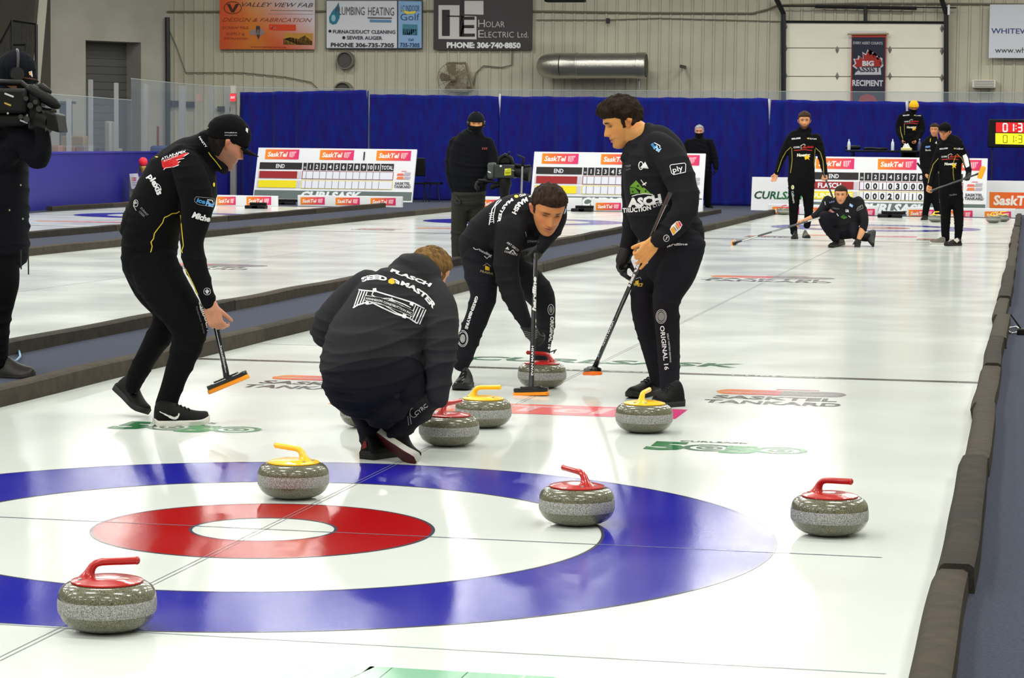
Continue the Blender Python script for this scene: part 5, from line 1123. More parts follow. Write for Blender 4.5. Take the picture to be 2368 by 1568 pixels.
decal(o['t'], lambda mb, f: (txt(mb, 'Calibourn', f, [(459, 693), (463, 715), (474, 740), (481, 772)], 9, (214, 214, 216), .03, fine=4), txt(mb, 'Equipment Works', f, [(453, 709), (462, 740), (471, 772)], 4, (90, 90, 94), fine=4), shp(mb, f, circ(450, 670, 5, 9), (206, 206, 206), 4)))
decal(capo, lambda mb, f: (txt(mb, 'www.plexis.ca', f, [(519, 308), (548, 308)], 3.4, (190, 190, 192), fine=4), txt(mb, 'www.part.com', f, [(519, 314), (548, 314)], 3.4, (170, 170, 172), fine=4), shp(mb, f, [(569, 295), (574, 298), (573, 308), (568, 302)], (214, 214, 214), 4), shp(mb, f, [(473, 290), (480, 286), (482, 296), (474, 300)], (214, 214, 214), 4)), .004)
bf = at(528, 887, 3.05); bt = at(494, 728, 2.99); bt = bt+(bt-bf)*.55; b, bh = broom(bt, bf, P.at(574, 868)-P.at(482, 906), 'black curling broom with an orange pad held by the capped player', .222, nrm=P.at(500, 760)-P.at(528, 887))
decal(bh, lambda mb, f: (stroke(mb, f, [(497, 752), (524, 868)], 1.6, (190, 190, 192)), txt(mb, 'hardline', f, [(509, 800), (520, 852)], 4, (190, 190, 190), fine=4)), .002)
# ================= P2 crouching player seen from behind
P = Fig(1.95, (905, 1075), 'person crouching with back turned, grey-black jacket with white lettering, short fair hair', None)
P.limb('j', [(952, 648, .18, 54, .10), (934, 680, .13, 88, .13), (916, 712, .09, 104, .15), (894, 755, .05, 112, .165), (872, 800, .02, 120, .175), (866, 842, .0, 119, .18)], .86)
P.limb('j', [(850, 662, .13, 40), (808, 700, .13, 44), (774, 745, .12, 48), (762, 765, .12, 44)], .7)
P.limb('j', [(745, 772, .12, 24), (762, 760, .18, 30), (810, 740, .36, 24)], .7)
P.limb('j', [(1000, 672, .13, 34), (1020, 712, .08, 38), (1022, 765, .03, 39), (1018, 820, 0, 37), (1015, 870, 0, 30), (1013, 915, 0, 26)], .7)
P.limb('j', [(1013, 915, 0, 26), (1012, 890, .14, 24), (1000, 850, .32, 20)], .6)
P.limb('j', [(862, 826, .0, 121, .185), (862, 845, .0, 123, .188)], 0); P.limb('j', [(940, 632, .2, 42, .10), (955, 624, .18, 40, .09), (968, 632, .17, 44, .09), (982, 652, .17, 46, .09), (1000, 672, .17, 32, .08)], 0)
P.limb(None, [(960, 660, .2, 42), (975, 640, .22, 34), (990, 628, .24, 34)], 1.0)
P.limb('t', [(862, 838, .0, 117, .18), (867, 878, -.02, 121, .19), (873, 905, -.03, 108, .17), (882, 928, -.03, 80, .14), (888, 938, -.03, 56, .11)], .8)
P.limb('t', [(830, 870, 0, 70), (842, 890, .25, 60), (835, 880, .42, 48)], .7); P.limb('t', [(930, 880, 0, 62), (960, 895, .25, 52), (985, 905, .40, 42)], .7)
P.limb('t', [(836, 905, .34, 40), (842, 945, .2, 37), (852, 985, .1, 28), (854, 1018, .06, 23)], .7)
P.limb('t', [(995, 918, .36, 30), (972, 940, .24, 32), (944, 962, .12, 34), (926, 986, .06, 30), (916, 1008, .03, 24)], .7)
P.head(992, 634, .26, 118, 138, 22, 6)
P.hand(P.at(1004, 858, .34), (-.3, .9, .2), (0, .2, -1), 1, .9); P.hand(P.at(815, 742, .38), (.5, .8, 0), (0, .2, -1), -1, .9)
P2J = cloth('cloth_grey_black', (42, 42, 44), (56, 56, 58))
o = P.finish(.0075, {'j': ('jacket', P2J), 't': ('trousers', PANTC)}, skin=(206, 140, 106), cheek=(214, 120, 90), wk=(9, 5, 80))
P.headpart('hair', hair_mat('hair_fair', (112, 84, 46)), hair_fn(.020, .014, .006, line=.055, sb=-.02, nape=-.085, rough=.004))
def d2(mb, f):
    f2 = lambda x, y: f(x, y, .005)
    txt(mb, 'FLASCH', f, [(902, 627), (930, 638), (962, 650), (996, 664)], (7, 8.5), Wh, .05, .1, fine=5)
    txt(mb, 'SEED', f, [(837, 652), (852, 647), (872, 645), (894, 650)], 9.5, Wh, .05, fine=5); txt(mb, 'MASTER', f, [(926, 658), (950, 667), (980, 688), (1002, 714)], (9, 11), Wh, .05, fine=5)
    shp(mb, f, [(898, 648), (905, 643), (913, 647), (913, 655), (906, 657), (898, 654)], (236, 180, 30), 4); shp(mb, f2, [(906, 643), (916, 646), (924, 651), (923, 658), (915, 655), (914, 649)], (230, 230, 230), 4); stroke(mb, lambda x, y: f(x, y, .007), [(911, 647), (918, 651), (918, 657)], .8, (40, 40, 44))
    # truss bridge emblem
    up = [(829, 670), (845, 672), (870, 674), (900, 683), (930, 692), (955, 700), (982, 714)]; dn = [(816, 712), (828, 705), (855, 697), (885, 712), (915, 726), (945, 735), (965, 748)]
    stroke(mb, f, up, 3, Wh); stroke(mb, f, dn, 3, Wh)
    for (a, b) in (((831, 673), (818, 711)), ((837, 673), (824, 708)), ((843, 674), (831, 706)), ((849, 675), (837, 704)), ((979, 716), (965, 748)), ((973, 712), (959, 744)), ((967, 709), (953, 740)), ((961, 706), (948, 737)), ((985, 716), (970, 750))): stroke(mb, f, [a, b], 2.6, Wh)
    stroke(mb, f, [(866, 668), (860, 682), (872, 690), (900, 690), (935, 704), (950, 712)], 2.2, Wh); stroke(mb, f, [(848, 704), (868, 700), (890, 706), (918, 724), (940, 732)], 2.2, Wh); shp(mb, f, [(862, 667), (870, 666), (871, 674), (862, 674)], Wh, 4); shp(mb, f, [(949, 697), (957, 700), (955, 708), (947, 704)], Wh, 4); shp(mb, f, [(846, 694), (853, 694), (853, 704), (845, 704)], Wh, 4); shp(mb, f, [(932, 724), (940, 727), (938, 737), (930, 734)], Wh, 4)
    shp(mb, f2, [(845, 683), (880, 688), (920, 702), (957, 720), (953, 732), (915, 716), (878, 701), (842, 694)], (34, 34, 38), 6); stroke(mb, f2, [(845, 683), (880, 688), (920, 702), (957, 720), (953, 732), (915, 716), (878, 701), (842, 694)], 1, Wh, True)
    f3 = lambda x, y: f(x, y, .007); txt(mb, 'HANNESON CONSTRUCTION INC.', f3, [(846, 692), (880, 698), (918, 712), (952, 728)], 4.6, Wh, .02, fine=5); shp(mb, f3, [(896, 695), (906, 688), (914, 698)], (210, 210, 210), 4)
decal(o['j'], d2)
decal(o['t'], lambda mb, f: (txt(mb, 'CYRC', f, [(962, 962), (990, 940)], 9, (200, 200, 200), .02, fine=4, flipv=False), stroke(mb, f, circ(957, 954, 9, 11, a0=.5, a1=4.5), 1.2, (180, 180, 180)), stroke(mb, f, [(943, 962), (945, 984)], 1.2, (160, 160, 160)), stroke(mb, f, [(947, 956), (951, 981)], 1.2, (190, 190, 190))))
MR = mat('shoe_maroon', (112, 26, 24), .6); hl = at(876, 1012, 2.02); te = gp(952, 1074); s2 = P.shoe(hl, te+(0, 0, .012), .046, .085, up=(.45, .62, .62), m=MATS['shoe_black'], sole=MATS['sole_pale'], outs=mat('outsole_maroon', (66, 16, 20), .6, spec=.2))
decal(s2, lambda mb, f: shp(mb, f, [(872, 1004), (882, 996), (905, 1000), (918, 1010), (912, 1018), (893, 1012)], (120, 28, 26), 4), .006)
hl = gp(845, 1063); te = hl+np.array([.10, .22, 0]); s1 = P.shoe(hl, te, .05, .085, m=MATS['shoe_black'])
decal(s1, lambda mb, f: shp(mb, f, [(838, 1022), (846, 1020), (848, 1034), (837, 1040)], (120, 34, 32), 4), .003)
# ================= P3 sweeper bent over his broom
P = Fig(5.35, (1075, 905), 'person bent over sweeping, black jacket with white lettering down the arm, short dark hair', None)
P.limb('j', [(1104, 562, .1, 42, .17), (1130, 538, .08, 50, .19), (1165, 516, .03, 55, .20), (1205, 503, -.02, 57, .18), (1236, 500, -.03, 48, .12), (1256, 497, -.02, 34, .09)], .84)
P.limb('j', [(1170, 560, .0, 30, .16), (1210, 562, -.02, 30, .14), (1240, 562, -.04, 24, .11)], .8)
P.limb('j', [(1185, 530, -.14, 40, .11), (1174, 575, -.16, 32, .09), (1171, 620, -.17, 29, .08), (1180, 665, -.18, 26, .072), (1196, 705, -.2, 22, .062), (1214, 742, -.22, 16, .048), (1222, 756, -.22, 13, .04)], .68)
P.limb('j', [(1278, 480, -.02, 30, .1), (1290, 500, -.06, 22, .085), (1280, 528, -.1, 20, .07), (1262, 555, -.14, 17, .06), (1247, 578, -.18, 13, .045)], .68)
P.limb('j', [(1230, 470, -.04, 17, .06), (1226, 502, -.05, 15, .05), (1237, 532, -.06, 14, .045), (1260, 550, -.08, 13, .045)], 0); P.limb('j', [(1293, 478, -.02, 18, .06), (1298, 508, -.06, 11, .05)], 0)
P.limb(None, [(1240, 500, -.04, 26), (1256, 490, -.1, 25), (1266, 480, -.15, 26)], 1.0)
P.limb('t', [(1108, 565, .1, 42, .17), (1118, 600, .08, 46, .17), (1160, 600, .08, 40, .14)], .8)
P.limb('t', [(1106, 580, .06, 42, .11), (1112, 630, .0, 38, .10), (1118, 682, -.06, 31, .085), (1108, 720, -.06, 28, .078), (1093, 760, -.05, 26, .07), (1079, 800, -.04, 24, .066), (1067, 838, -.03, 21, .06)], .68)
P.limb('t', [(1160, 600, .12, 44, .11), (1208, 640, .2, 38, .1), (1246, 678, .3, 34, .09), (1260, 712, .38, 25, .08), (1261, 755, .52, 21, .07), (1255, 800, .70, 19, .065), (1252, 840, .84, 18, .06)], .68)
P.head(1267, 485, -.19, 110, 14, 30, -4)
GLV = mat('glove_black', (14, 14, 16), .6); gl = P.cl.setdefault('g', MB())
w0 = P.at(1222, 758, -.22); P.hand(w0, P.at(1238, 782, -.24)-w0, P.at(1236, 780, -.22)-P.at(1222, 770, -.22)+np.array([0, .02, 0]), -1, (1.15, 1.2, 1.2, 1.2), 1.0, mb=gl, glove=True); P.limb('g', [(1218, 752, -.22, 15, .04), (1226, 768, -.22, 15, .04)], 0)
w1 = P.at(1250, 574, -.18); P.hand(w1, P.at(1236, 590, -.2)-w1, P.at(1232, 575, -.16)-w1+np.array([0, -.02, -.03]), -1, 1.1, .95, mb=P.cl.setdefault('h', MB()), glove=True)
o = P.finish(.006, {'j': ('jacket', CHARC), 't': ('trousers', PANTC), 'g': ('glove', GLV), 'h': ('glove', GLV)}, skin=(198, 134, 84), stub=((120, 82, 60), .3), brow=(52, 34, 26)); P.eyes((0, -.8))
P.headpart('hair', hair_mat('hair_brown', (46, 33, 24)), hair_fn(.022, .014, .007, line=.064, sb=-.015, rough=.005, seed=3, quiff=.004))
def d3(mb, f):
    f2 = lambda x, y: f(x, y, .005)
    txt(mb, 'MARSH', f, [(1236, 456), (1214, 462), (1198, 474), (1188, 490)][::-1], 9, Wh, .05, fine=4, flipv=True) if False else txt(mb, 'E. MARSH', f, [(1233, 450), (1212, 458), (1194, 472), (1184, 492)], 10, Wh, .05, fine=4, flipv=False)
    txt(mb, 'SEED', f, [(1215, 446), (1200, 450)], 5.5, Wh, .03, fine=4); shp(mb, f, circ(1194, 454, 5, 3.4), (236, 190, 60), 3); txt(mb, 'MASTER', f, [(1184, 458), (1168, 470), (1155, 490), (1150, 514)], 6.5, Wh, .04, fine=4)
    stroke(mb, f, [(1166, 455), (1150, 466), (1138, 484), (1131, 520)], 2.4, Wh); stroke(mb, f, [(1160, 462), (1146, 476), (1141, 500), (1142, 516)], 1.6, Wh)
    for k in range(5): y = 492+k*5; stroke(mb, f, [(1131, y+2), (1142, y)], 1.3, Wh)
    txt(mb, 'ART DECO', f2, [(1171, 562), (1198, 582)], 5, (190, 190, 192), fine=4); shp(mb, f2, [(1168, 576), (1174, 570), (1178, 578)], (200, 200, 200), 3); stroke(mb, f2, [(1178, 584), (1186, 578), (1193, 588)], 2, (210, 210, 210)); txt(mb, 'CONCRETE', f2, [(1166, 583), (1196, 592)], 4.5, (180, 180, 182), fine=4)
    txt(mb, 'DYNAMIC', f2, [(1220, 561), (1246, 560)], 5, (120, 120, 124), fine=4); shp(mb, f2, [(1224, 598), (1230, 590), (1238, 587), (1246, 588), (1236, 596)], (210, 210, 210), 3); stroke(mb, f2, [(1200, 602), (1222, 600)], 1.2, (190, 190, 190))
    shp(mb, f2, circ(1304, 486, 5, 9), (140, 164, 200), 3); stroke(mb, f2, [(1215, 536), (1218, 548)], 1.4, (150, 160, 190))
decal(o['j'], d3)
def d3t(mb, f):
    txt(mb, 'GREENBRYRE', f, [(1100, 684), (1094, 702), (1084, 728), (1075, 760)], 6.5, Wh, .04, fine=4); 
    for r_ in (14, 11.5): stroke(mb, f, circ(1070, 783, r_*.85, r_*1.35), 1.1, Wh, True)
    shp(mb, f, circ(1070, 783, 6, 10), (150, 150, 150), 3); stroke(mb, f, circ(1274, 716, 7, 12), 1.1, (200, 200, 200), True); shp(mb, f, circ(1274, 716, 4, 8), (110, 110, 112), 3)
    txt(mb, 'ORIGINAL 16', f, [(1273, 732), (1272, 765), (1267, 807)], 8, Wh, .03, fine=4)
    txt(mb, 'hauling', f, [(1108, 580), (1136, 594)], 6, (200, 200, 202), .02, fine=4); stroke(mb, f, circ(1103, 572, 8, 5), 1.6, (200, 200, 200), True); stroke(mb, f, [(1120, 592), (1126, 598), (1132, 592)], 1.6, (200, 200, 200))
    shp(mb, f, [(1122, 614), (1132, 618), (1132, 626), (1122, 624)], (226, 180, 40), 3); stroke(mb, f, [(1117, 615), (1126, 609), (1135, 616)], 1.2, (150, 150, 150)); txt(mb, 'PRAIRIE', f, [(1110, 629), (1140, 636)], 5, (150, 134, 90), fine=4)
decal(o['t'], d3t); decal(o['g'], lambda mb, f: [stroke(mb, f, [(1212, 766+k*4), (1226, 770+k*4), (1242, 764+k*4)], .9, (150, 150, 152)) for k in range(5)], .004)
tt = gp(1063, 904); te = tt; hl = tt+np.array([-.02, .27, 0]); sh = P.shoe(hl, te, .05, .09, lace=True); sh2 = P.shoe(gp(1250, 862)+np.array([.02, .18, 0]), gp(1250, 862)+np.array([0, -.10, 0]), .05, .09)
decal(sh, lambda mb, f: [stroke(mb, f, [(1049, 858+k*8), (1057, 862+k*8)], 1.6, (170, 170, 172)) for k in range(4)]+[stroke(mb, f, [(1068, 866+k*7), (1074, 862+k*7)], 1, (130, 130, 132)) for k in range(4)], .004)
g0 = gp(1228, 914); bt = P.at(1238.5, 586, -.24); b, bh = broom(bt, g0+(0, 0, .014), at(1267, 908, g0[1])-at(1187, 910, g0[1]), 'black curling broom pressed on the ice in front of the moving stone', .2, nrm=(0, 0, 1))
decal(bh, lambda mb, f: (txt(mb, 'hardline', f, [(1239, 720), (1240, 640)], 8, Wh, .05, .2, fine=4), txt(mb, 'EVAN MARSH', f, [(1233, 868), (1234, 800)], 5, Wh, .02, fine=4), stroke(mb, f, [(1235, 600), (1234, 640)], .9, (180, 180, 180)), shp(mb, f, [(1229, 886), (1231, 886), (1231, 889), (1229, 889)], Wh)), .002)
pm = gp(1283, 870, .08); tag(MB().tube([gp(1268, 838, .05)+(0, 0, .06), gp(1276, 838, .05)+(0.02, .05, .075), gp(1283, 838, .05)+(0, 0, .07), gp(1280, 838, .05)+(0, 0, .055)], .004, 6).build('black_cord', BLK, smooth=60), 'small black cord loop above the moving stone', 'cord')
# ================= P4 standing sweeper right of centre
P = Fig(4.85, (1530, 940), 'person standing in profile looking down, black jacket with green house print, holding a long broom', None)
P.limb('j', [(1568, 572, .02, 54, .15), (1556, 545, .0, 68, .165), (1535, 500, 0, 80, .175), (1522, 450, 0, 77, .18), (1518, 400, 0, 77, .18), (1520, 355, .02, 68, .17), (1512, 326, .03, 48, .14), (1500, 312, .04, 28, .1)], .86)
P.limb('j', [(1600, 520, 0, 24, .1), (1608, 545, 0, 22, .1)], .8)
P.limb('j', [(1524, 340, -.08, 34, .10), (1543, 358, -.14, 38, .09), (1562, 390, -.19, 38, .085), (1577, 430, -.22, 35, .08), (1586, 468, -.24, 31, .075), (1572, 505, -.26, 29, .066), (1546, 534, -.28, 25, .058), (1520, 556, -.30, 18, .045)], .66)
P.limb('j', [(1472, 380, .16, 34, .09), (1464, 430, .2, 28, .075), (1464, 490, .2, 24, .066), (1459, 540, .18, 21, .06), (1448, 583, .16, 18, .05)], .68)
P.limb('j', [(1488, 312, .03, 22, .08), (1480, 330, .0, 25, .08), (1464, 352, -.02, 25, .07), (1452, 366, -.03, 18, .06)], 0); P.limb('j', [(1500, 312, .03, 20, .075), (1489, 302, .03, 15, .07)], 0)
P.limb(None, [(1500, 335, .02, 34), (1482, 322, .01, 32), (1468, 306, .0, 32)], 1.0)
P.limb('t', [(1575, 560, .02, 52, .15), (1566, 590, .02, 55, .16), (1548, 615, .02, 56, .14)], .8)
P.limb('t', [(1584, 570, -.07, 47, .12), (1566, 628, -.08, 45, .11), (1547, 672, -.09, 37, .095), (1540, 702, -.09, 31, .085), (1543, 750, -.07, 29, .075), (1546, 805, -.06, 26.5, .07), (1548, 860, -.05, 24, .062), (1548, 892, -.05, 22, .06)], .68)
P.limb('t', [(1530, 590, .1, 44, .12), (1500, 640, .1, 37, .1), (1486, 690, .08, 28, .085), (1490, 735, .1, 27, .078), (1504, 790, .14, 25, .07), (1516, 845, .18, 21, .065), (1522, 878, .2, 18, .06)], .68)
P.head(1441, 285, .0, 108, -78, 20, 0)
gl = P.cl.setdefault('g', MB()); w1 = P.at(1446, 586, .16); P.hand(w1, P.at(1436, 625, .14)-w1, P.at(1456, 622, .1)-P.at(1430, 612, .16), -1, (.55, .7, .7, .8), 1.02, mb=gl, glove=True); P.limb('g', [(1449, 578, .16, 18, .05), (1440, 602, .15, 17, .045)], 0)
w0 = P.at(1512, 560, -.30); P.hand(w0, P.at(1490, 588, -.30)-w0, P.at(1478, 568, -.22)-P.at(1500, 560, -.32), -1, (.9, .8, .5, .2), 1.08)
o = P.finish(.0055, {'j': ('jacket', CHARC), 't': ('trousers', PANTC), 'g': ('glove', GLV)}, skin=(206, 148, 84), stub=((150, 104, 66), .25), cheek=(206, 128, 70), brow=(44, 28, 20)); P.eyes((0, -.8))
P.headpart('hair', hair_mat('hair_darkbrown', (36, 26, 18)), hair_fn(.032, .016, .009, line=.052, sb=-.02, quiff=.016, rough=.006, seed=8, nape=-.07))
def d4(mb, f):
    f2 = lambda x, y: f(x, y, .005)
    stroke(mb, f, [(1549, 384), (1552, 381), (1583, 377), (1586, 380), (1585, 398), (1558, 404), (1553, 400)], 1.6, Wh, True); txt(mb, 'ply', f, [(1557, 399), (1580, 393)], 12, Wh, .01, fine=4)
    txt(mb, 'ice', f, [(1505, 334), (1512, 344)], 8, (70, 150, 220), .04, fine=4); txt(mb, 'Pad', f, [(1512, 344), (1524, 352)], 10, (150, 200, 240), .05, fine=4); stroke(mb, f, [(1513, 330), (1526, 337), (1526, 342)], 2, Wh)
    stroke(mb, f, circ(1482, 383, 5, 9), 2, Wh, True); shp(mb, f, [(1480, 388), (1492, 374), (1500, 390), (1488, 389)], Wh, 3); txt(mb, 'TRIM', f, [(1447, 388), (1459, 385)], 5, (110, 110, 112), fine=4); txt(mb, 'GAIN', f, [(1448, 395), (1458, 392)], 4, (90, 90, 92), fine=4)
    G = (100, 150, 44); shp(mb, f, [(1456, 432), (1471, 417), (1484, 432), (1480, 440), (1468, 433)], G, 4); shp(mb, f, [(1456, 434), (1468, 434), (1478, 447), (1458, 449)], (84, 136, 40), 4); shp(mb, f, [(1482, 434), (1490, 434), (1505, 448), (1480, 447)], (110, 156, 50), 4)
    for x, y in ((1475, 430), (1463, 443), (1493, 442)): shp(mb, f2, [(x-2, y-2), (x+2, y-2), (x+2, y+2), (x-2, y+2)], (30, 40, 20))
    stroke(mb, f, [(1461, 454), (1473, 450), (1490, 448), (1510, 450)], 1.8, Wh); stroke(mb, f, [(1482, 416), (1488, 424), (1493, 429)], 2, (210, 210, 210)); stroke(mb, f, [(1486, 428), (1495, 422)], 3, (220, 220, 220))
    txt(mb, 'ASCH', f, [(1452, 478), (1480, 477), (1506, 473), (1531, 468)], 19, Wh, .06, fine=4); txt(mb, 'STRUCTION', f, [(1434, 492), (1470, 490), (1490, 488), (1506, 484)], 10, Wh, .04, fine=4); txt(mb, 'LTD.', f, [(1511, 480), (1532, 473)], 9, (200, 200, 200), .03, fine=4)
    shp(mb, f, [(1549, 530), (1553, 522), (1564, 512), (1572, 511), (1578, 520), (1573, 530), (1560, 542), (1556, 545)], (226, 224, 220), 3); shp(mb, f2, [(1551, 531), (1556, 524), (1562, 536), (1558, 543)], (240, 160, 30), 3); shp(mb, f2, [(1562, 516), (1566, 513), (1572, 524), (1568, 529)], (236, 130, 40), 3); shp(mb, f2, [(1568, 513), (1572, 513), (1576, 521), (1573, 525)], (206, 40, 100), 3)
    for k in range(3): stroke(mb, f2, [(1557+k*4, 523-k*3), (1564+k*4, 534-k*3)], 1.4, (90, 90, 90))
    stroke(mb, f, circ(1541, 551, 6.5, 7.5), 1.4, (200, 200, 202), True); stroke(mb, f, [(1538, 555), (1545, 547)], 1.4, (200, 200, 202)); stroke(mb, f, [(1541, 547), (1542, 554)], 1.2, (200, 200, 202))
    txt(mb, 'Jay Harrison Law', f, [(1543, 476), (1551, 450)], 5, (190, 190, 190), fine=4)
decal(o['j'], d4)
def d4t(mb, f):
    txt(mb, 'hardline', f, [(1538, 574), (1556, 568), (1590, 567)], 5.5, (220, 220, 220), .02, .2, fine=4)
    for r_ in (12, 9.5): stroke(mb, f, circ(1529, 732, r_, r_*1.35), 1.1, (200, 200, 200), True)
    shp(mb, f, circ(1529, 732, 7.5, 10), (130, 130, 130), 3); txt(mb, 'ORIGINAL 16', f, [(1526, 754), (1531, 800), (1537, 856)], 10, Wh, .02, fine=4); txt(mb, 'GREAT WESTERN BREWING', f, [(1542, 771), (1546, 800), (1549, 838)], 3.6, (200, 200, 200), .01, fine=4)
    txt(mb, 'PRAIRIE', f, [(1466, 661), (1476, 660)], 6, (200, 180, 90), fine=4); txt(mb, 'ICF', f, [(1475, 663), (1487, 662)], 7, (226, 190, 50), .03, fine=4); shp(mb, f, [(1469, 650), (1477, 648), (1477, 657), (1469, 657)], (206, 170, 40), 3); stroke(mb, f, [(1470, 645), (1480, 641), (1483, 646)], 1.2, (150, 150, 150)); shp(mb, f, [(1491, 609), (1497, 604), (1499, 608), (1493, 612)], (220, 220, 220), 3)
decal(o['t'], d4t); decal(o['g'], lambda mb, f: shp(mb, f, [(1424, 614), (1431, 613), (1438, 622), (1438, 632), (1432, 634), (1426, 628)], (190, 180, 150), 3), .004)
P.shoe(gp(1576, 938), gp(1514, 941)+np.array([-.0, -.02, 0]), .05, .098, tr=1.15, lace=True); P.shoe(gp(1530, 905)+np.array([.02, .08, 0]), gp(1456, 923), .05, .09, tr=1.1, lace=True)
bf = at(1370, 862, 5.25); bt = at(1549, 448, 4.40); b, bh = broom(bt, bf, P.at(1397, 858, .4)-P.at(1342, 862, .9), 'long black broom slanting down from the hands of the standing sweeper', .19, nrm=nz(bt-bf)*.4+np.array([0, 0, 1.0]), padc=(255, 120, 10), r=.0125)
def d4b(mb, f):
    txt(mb, 'hardline', f, [(1456, 664), (1493, 580)], 11, Wh, .05, .1, fine=4); txt(mb, 'KEVIN MARSH', f, [(1395, 800), (1420, 744)], 6, Wh, .02, fine=4); txt(mb, 'goat', f, [(1383, 826), (1388, 814)], 5, (130, 170, 210), fine=4); stroke(mb, f, [(1424, 735), (1446, 685)], 1, (150, 150, 152)); stroke(mb, f, [(1512, 538), (1540, 474)], 1.2, (190, 190, 190))
decal(bh, d4b, .002)
# ================= far figures
GREYP = cloth('cloth_grey_trouser', (44, 44, 40), (58, 57, 52)); COAT = cloth('cloth_coat', (12, 13, 18), (20, 21, 27)); mat('shoe_grey', (96, 92, 84), .7)
MASK = cloth('mask_black', (14, 14, 15)); BEAN = cloth('knit_black', (16, 18, 24))
def flat_hand(P, a, b, side=1, curl=.35, size=1.0, mb=None, py=(0, -1, 0)): P.hand(a, np.asarray(b)-np.asarray(a), py, side, curl, size, mb=mb)
def mask(P, m=MASK):
    P.headpart('face_mask', m, lambda x, y, z, s_: .012 if (z < -.020 and z > -.112 and y > .005) else -.006, 48, 60)
def beanie(P, m, base=.026, th=.016): return P.headpart('knit_hat', m, lambda x, y, z, s_: th+.006*math.sin(18*math.atan2(x, y))*.3+(.012*max(0, (z-.06)/.06)) if z > base-(.05 if y < 0 else 0)*min(1, -y/.04 if y < 0 else 0) else -.005, 60, 70)
# --- tall bearded player
P = Fig(29.3, (1852, 552), 'tall bearded person in black tracksuit with yellow piping, standing with a broom lowered', None, vox=.012)
P.limb('j', [(1860, 306, 0, 17, .09), (1858, 313, 0, 33, .11), (1856, 330, 0, 33, .14), (1855, 355, 0, 31, .14), (1854, 385, 0, 30, .14), (1853, 418, 0, 32, .15)], .82)
P.limb('j', [(1831, 317, 0, 11, .08), (1820, 338, 0, 11), (1811, 358, 0, 9.5), (1803, 380, 0, 8), (1796, 401, -.03, 6)], .66); P.limb('j', [(1887, 318, 0, 11, .08), (1895, 340, 0, 11), (1900, 362, 0, 9), (1905, 385, -.03, 7.5), (1908, 402, -.08, 6)], .66)
P.limb(None, [(1860, 308, 0, 10), (1860, 292, 0, 9.5)], 1.0)
P.limb('j', [(1849, 300, -.02, 6, .06), (1852, 310, -.06, 7, .05)], 0); P.limb('j', [(1872, 300, -.02, 6, .06), (1868, 310, -.06, 7, .05)], 0)
P.limb('t', [(1853, 412, 0, 30, .15), (1853, 425, 0, 31, .15)], .8); P.limb('t', [(1839, 420, 0, 16, .11), (1836, 468, -.02, 12.5, .085), (1835, 515, 0, 9.5, .065), (1836, 538, 0, 8, .06)], .66); P.limb('t', [(1868, 420, 0, 16, .11), (1869, 458, -.02, 13, .085), (1870, 490, 0, 10, .07), (1866, 522, .02, 8, .06)], .66)
P.head(1860, 280, -.03, 40, 2, 4); flat_hand(P, P.at(1795, 402, -.03), P.at(1789, 418, -.08), 1); flat_hand(P, P.at(1908, 403, -.08), P.at(1905, 416, -.12), -1, .9)
o = P.finish(.006, {'j': ('jacket', BLACKC), 't': ('trousers', PANTB)}, skin=(204, 146, 104), stub=((66, 40, 24), 1.1)); P.headpart('hair', hair_mat('hair_brown2', (62, 44, 30)), hair_fn(.026, .012, .008, line=.06, quiff=.006), 60, 60)
def tj(dx, dy, s=1.0, name='Moestar'):
    def d(mb, f):
        q = lambda x, y: (dx+(x-1857)*s, dy+(y-350)*s); f2 = lambda x, y: f(x, y, .012)
        txt(mb, 'MALARM', f, [q(1831, 323), q(1851, 321)], 3.6*s, Wh, .03, fine=6); txt(mb, 'TEAM', f, [q(1868, 322), q(1888, 323)], 3.2*s, (200, 200, 202), .02, fine=6); shp(mb, f, circ(*q(1868, 320), 1.6*s), (226, 190, 40))
        txt(mb, 'CORR', f, [q(1835, 343), q(1850, 342)], 4*s, Wh, .02, fine=6); stroke(mb, f, [q(1852, 336), q(1853, 345)], 1*s, Wh); shp(mb, f, [q(1854, 343), q(1860, 335), q(1867, 343)], (150, 44, 34)); stroke(mb, f, [q(1852, 337), q(1859, 333), q(1863, 336)], 1*s, Wh); txt(mb, 'GRAIN', f, [q(1866, 342), q(1881, 342)], 4*s, (190, 40, 34), .04, fine=6); stroke(mb, f, [q(1836, 348), q(1860, 346), q(1878, 348)], 2.2*s, (160, 40, 34))
        txt(mb, 'Noestar', f, [q(1843, 362), q(1874, 361)], 6.5*s, (230, 228, 210), .05, .1, fine=6); shp(mb, f2, [q(1867, 356), q(1869, 361), q(1874, 361), q(1870, 365), q(1872, 370), q(1867, 367), q(1862, 370), q(1864, 365), q(1860, 361), q(1865, 361)], (232, 186, 30))
    return d
def d(mb, f):
    tj(1857, 350)(mb, f); Yp = (170, 156, 60)
    for pts in ([(1829, 340), (1818, 350), (1808, 368), (1798, 398)], [(1831, 342), (1832, 370), (1828, 400)], [(1886, 342), (1897, 352), (1903, 372), (1905, 398)], [(1885, 345), (1883, 375), (1884, 400)]): zstrip(mb, f, pts, 1.3, Yp)
decal(o['j'], d, .008); decal(o['t'], lambda mb, f: (shp(mb, f, circ(1833, 433, 3.6, 5), (220, 220, 200)), shp(mb, f, circ(1832, 433, 2, 3), (180, 180, 50)), txt(mb, 'Calibourn', f, [(1830, 442), (1834, 470)], 5, (190, 190, 192), .02, fine=6)), .008)
P.shoe(gp(1836, 553)+np.array([0, .26, 0]), gp(1836, 553), .05, .1, ank=1); P.shoe(gp(1863, 551)+np.array([-.04, .26, 0]), gp(1868, 551), .05, .1, m=MATS['shoe_grey'], sole=MATS['sole_dark'])
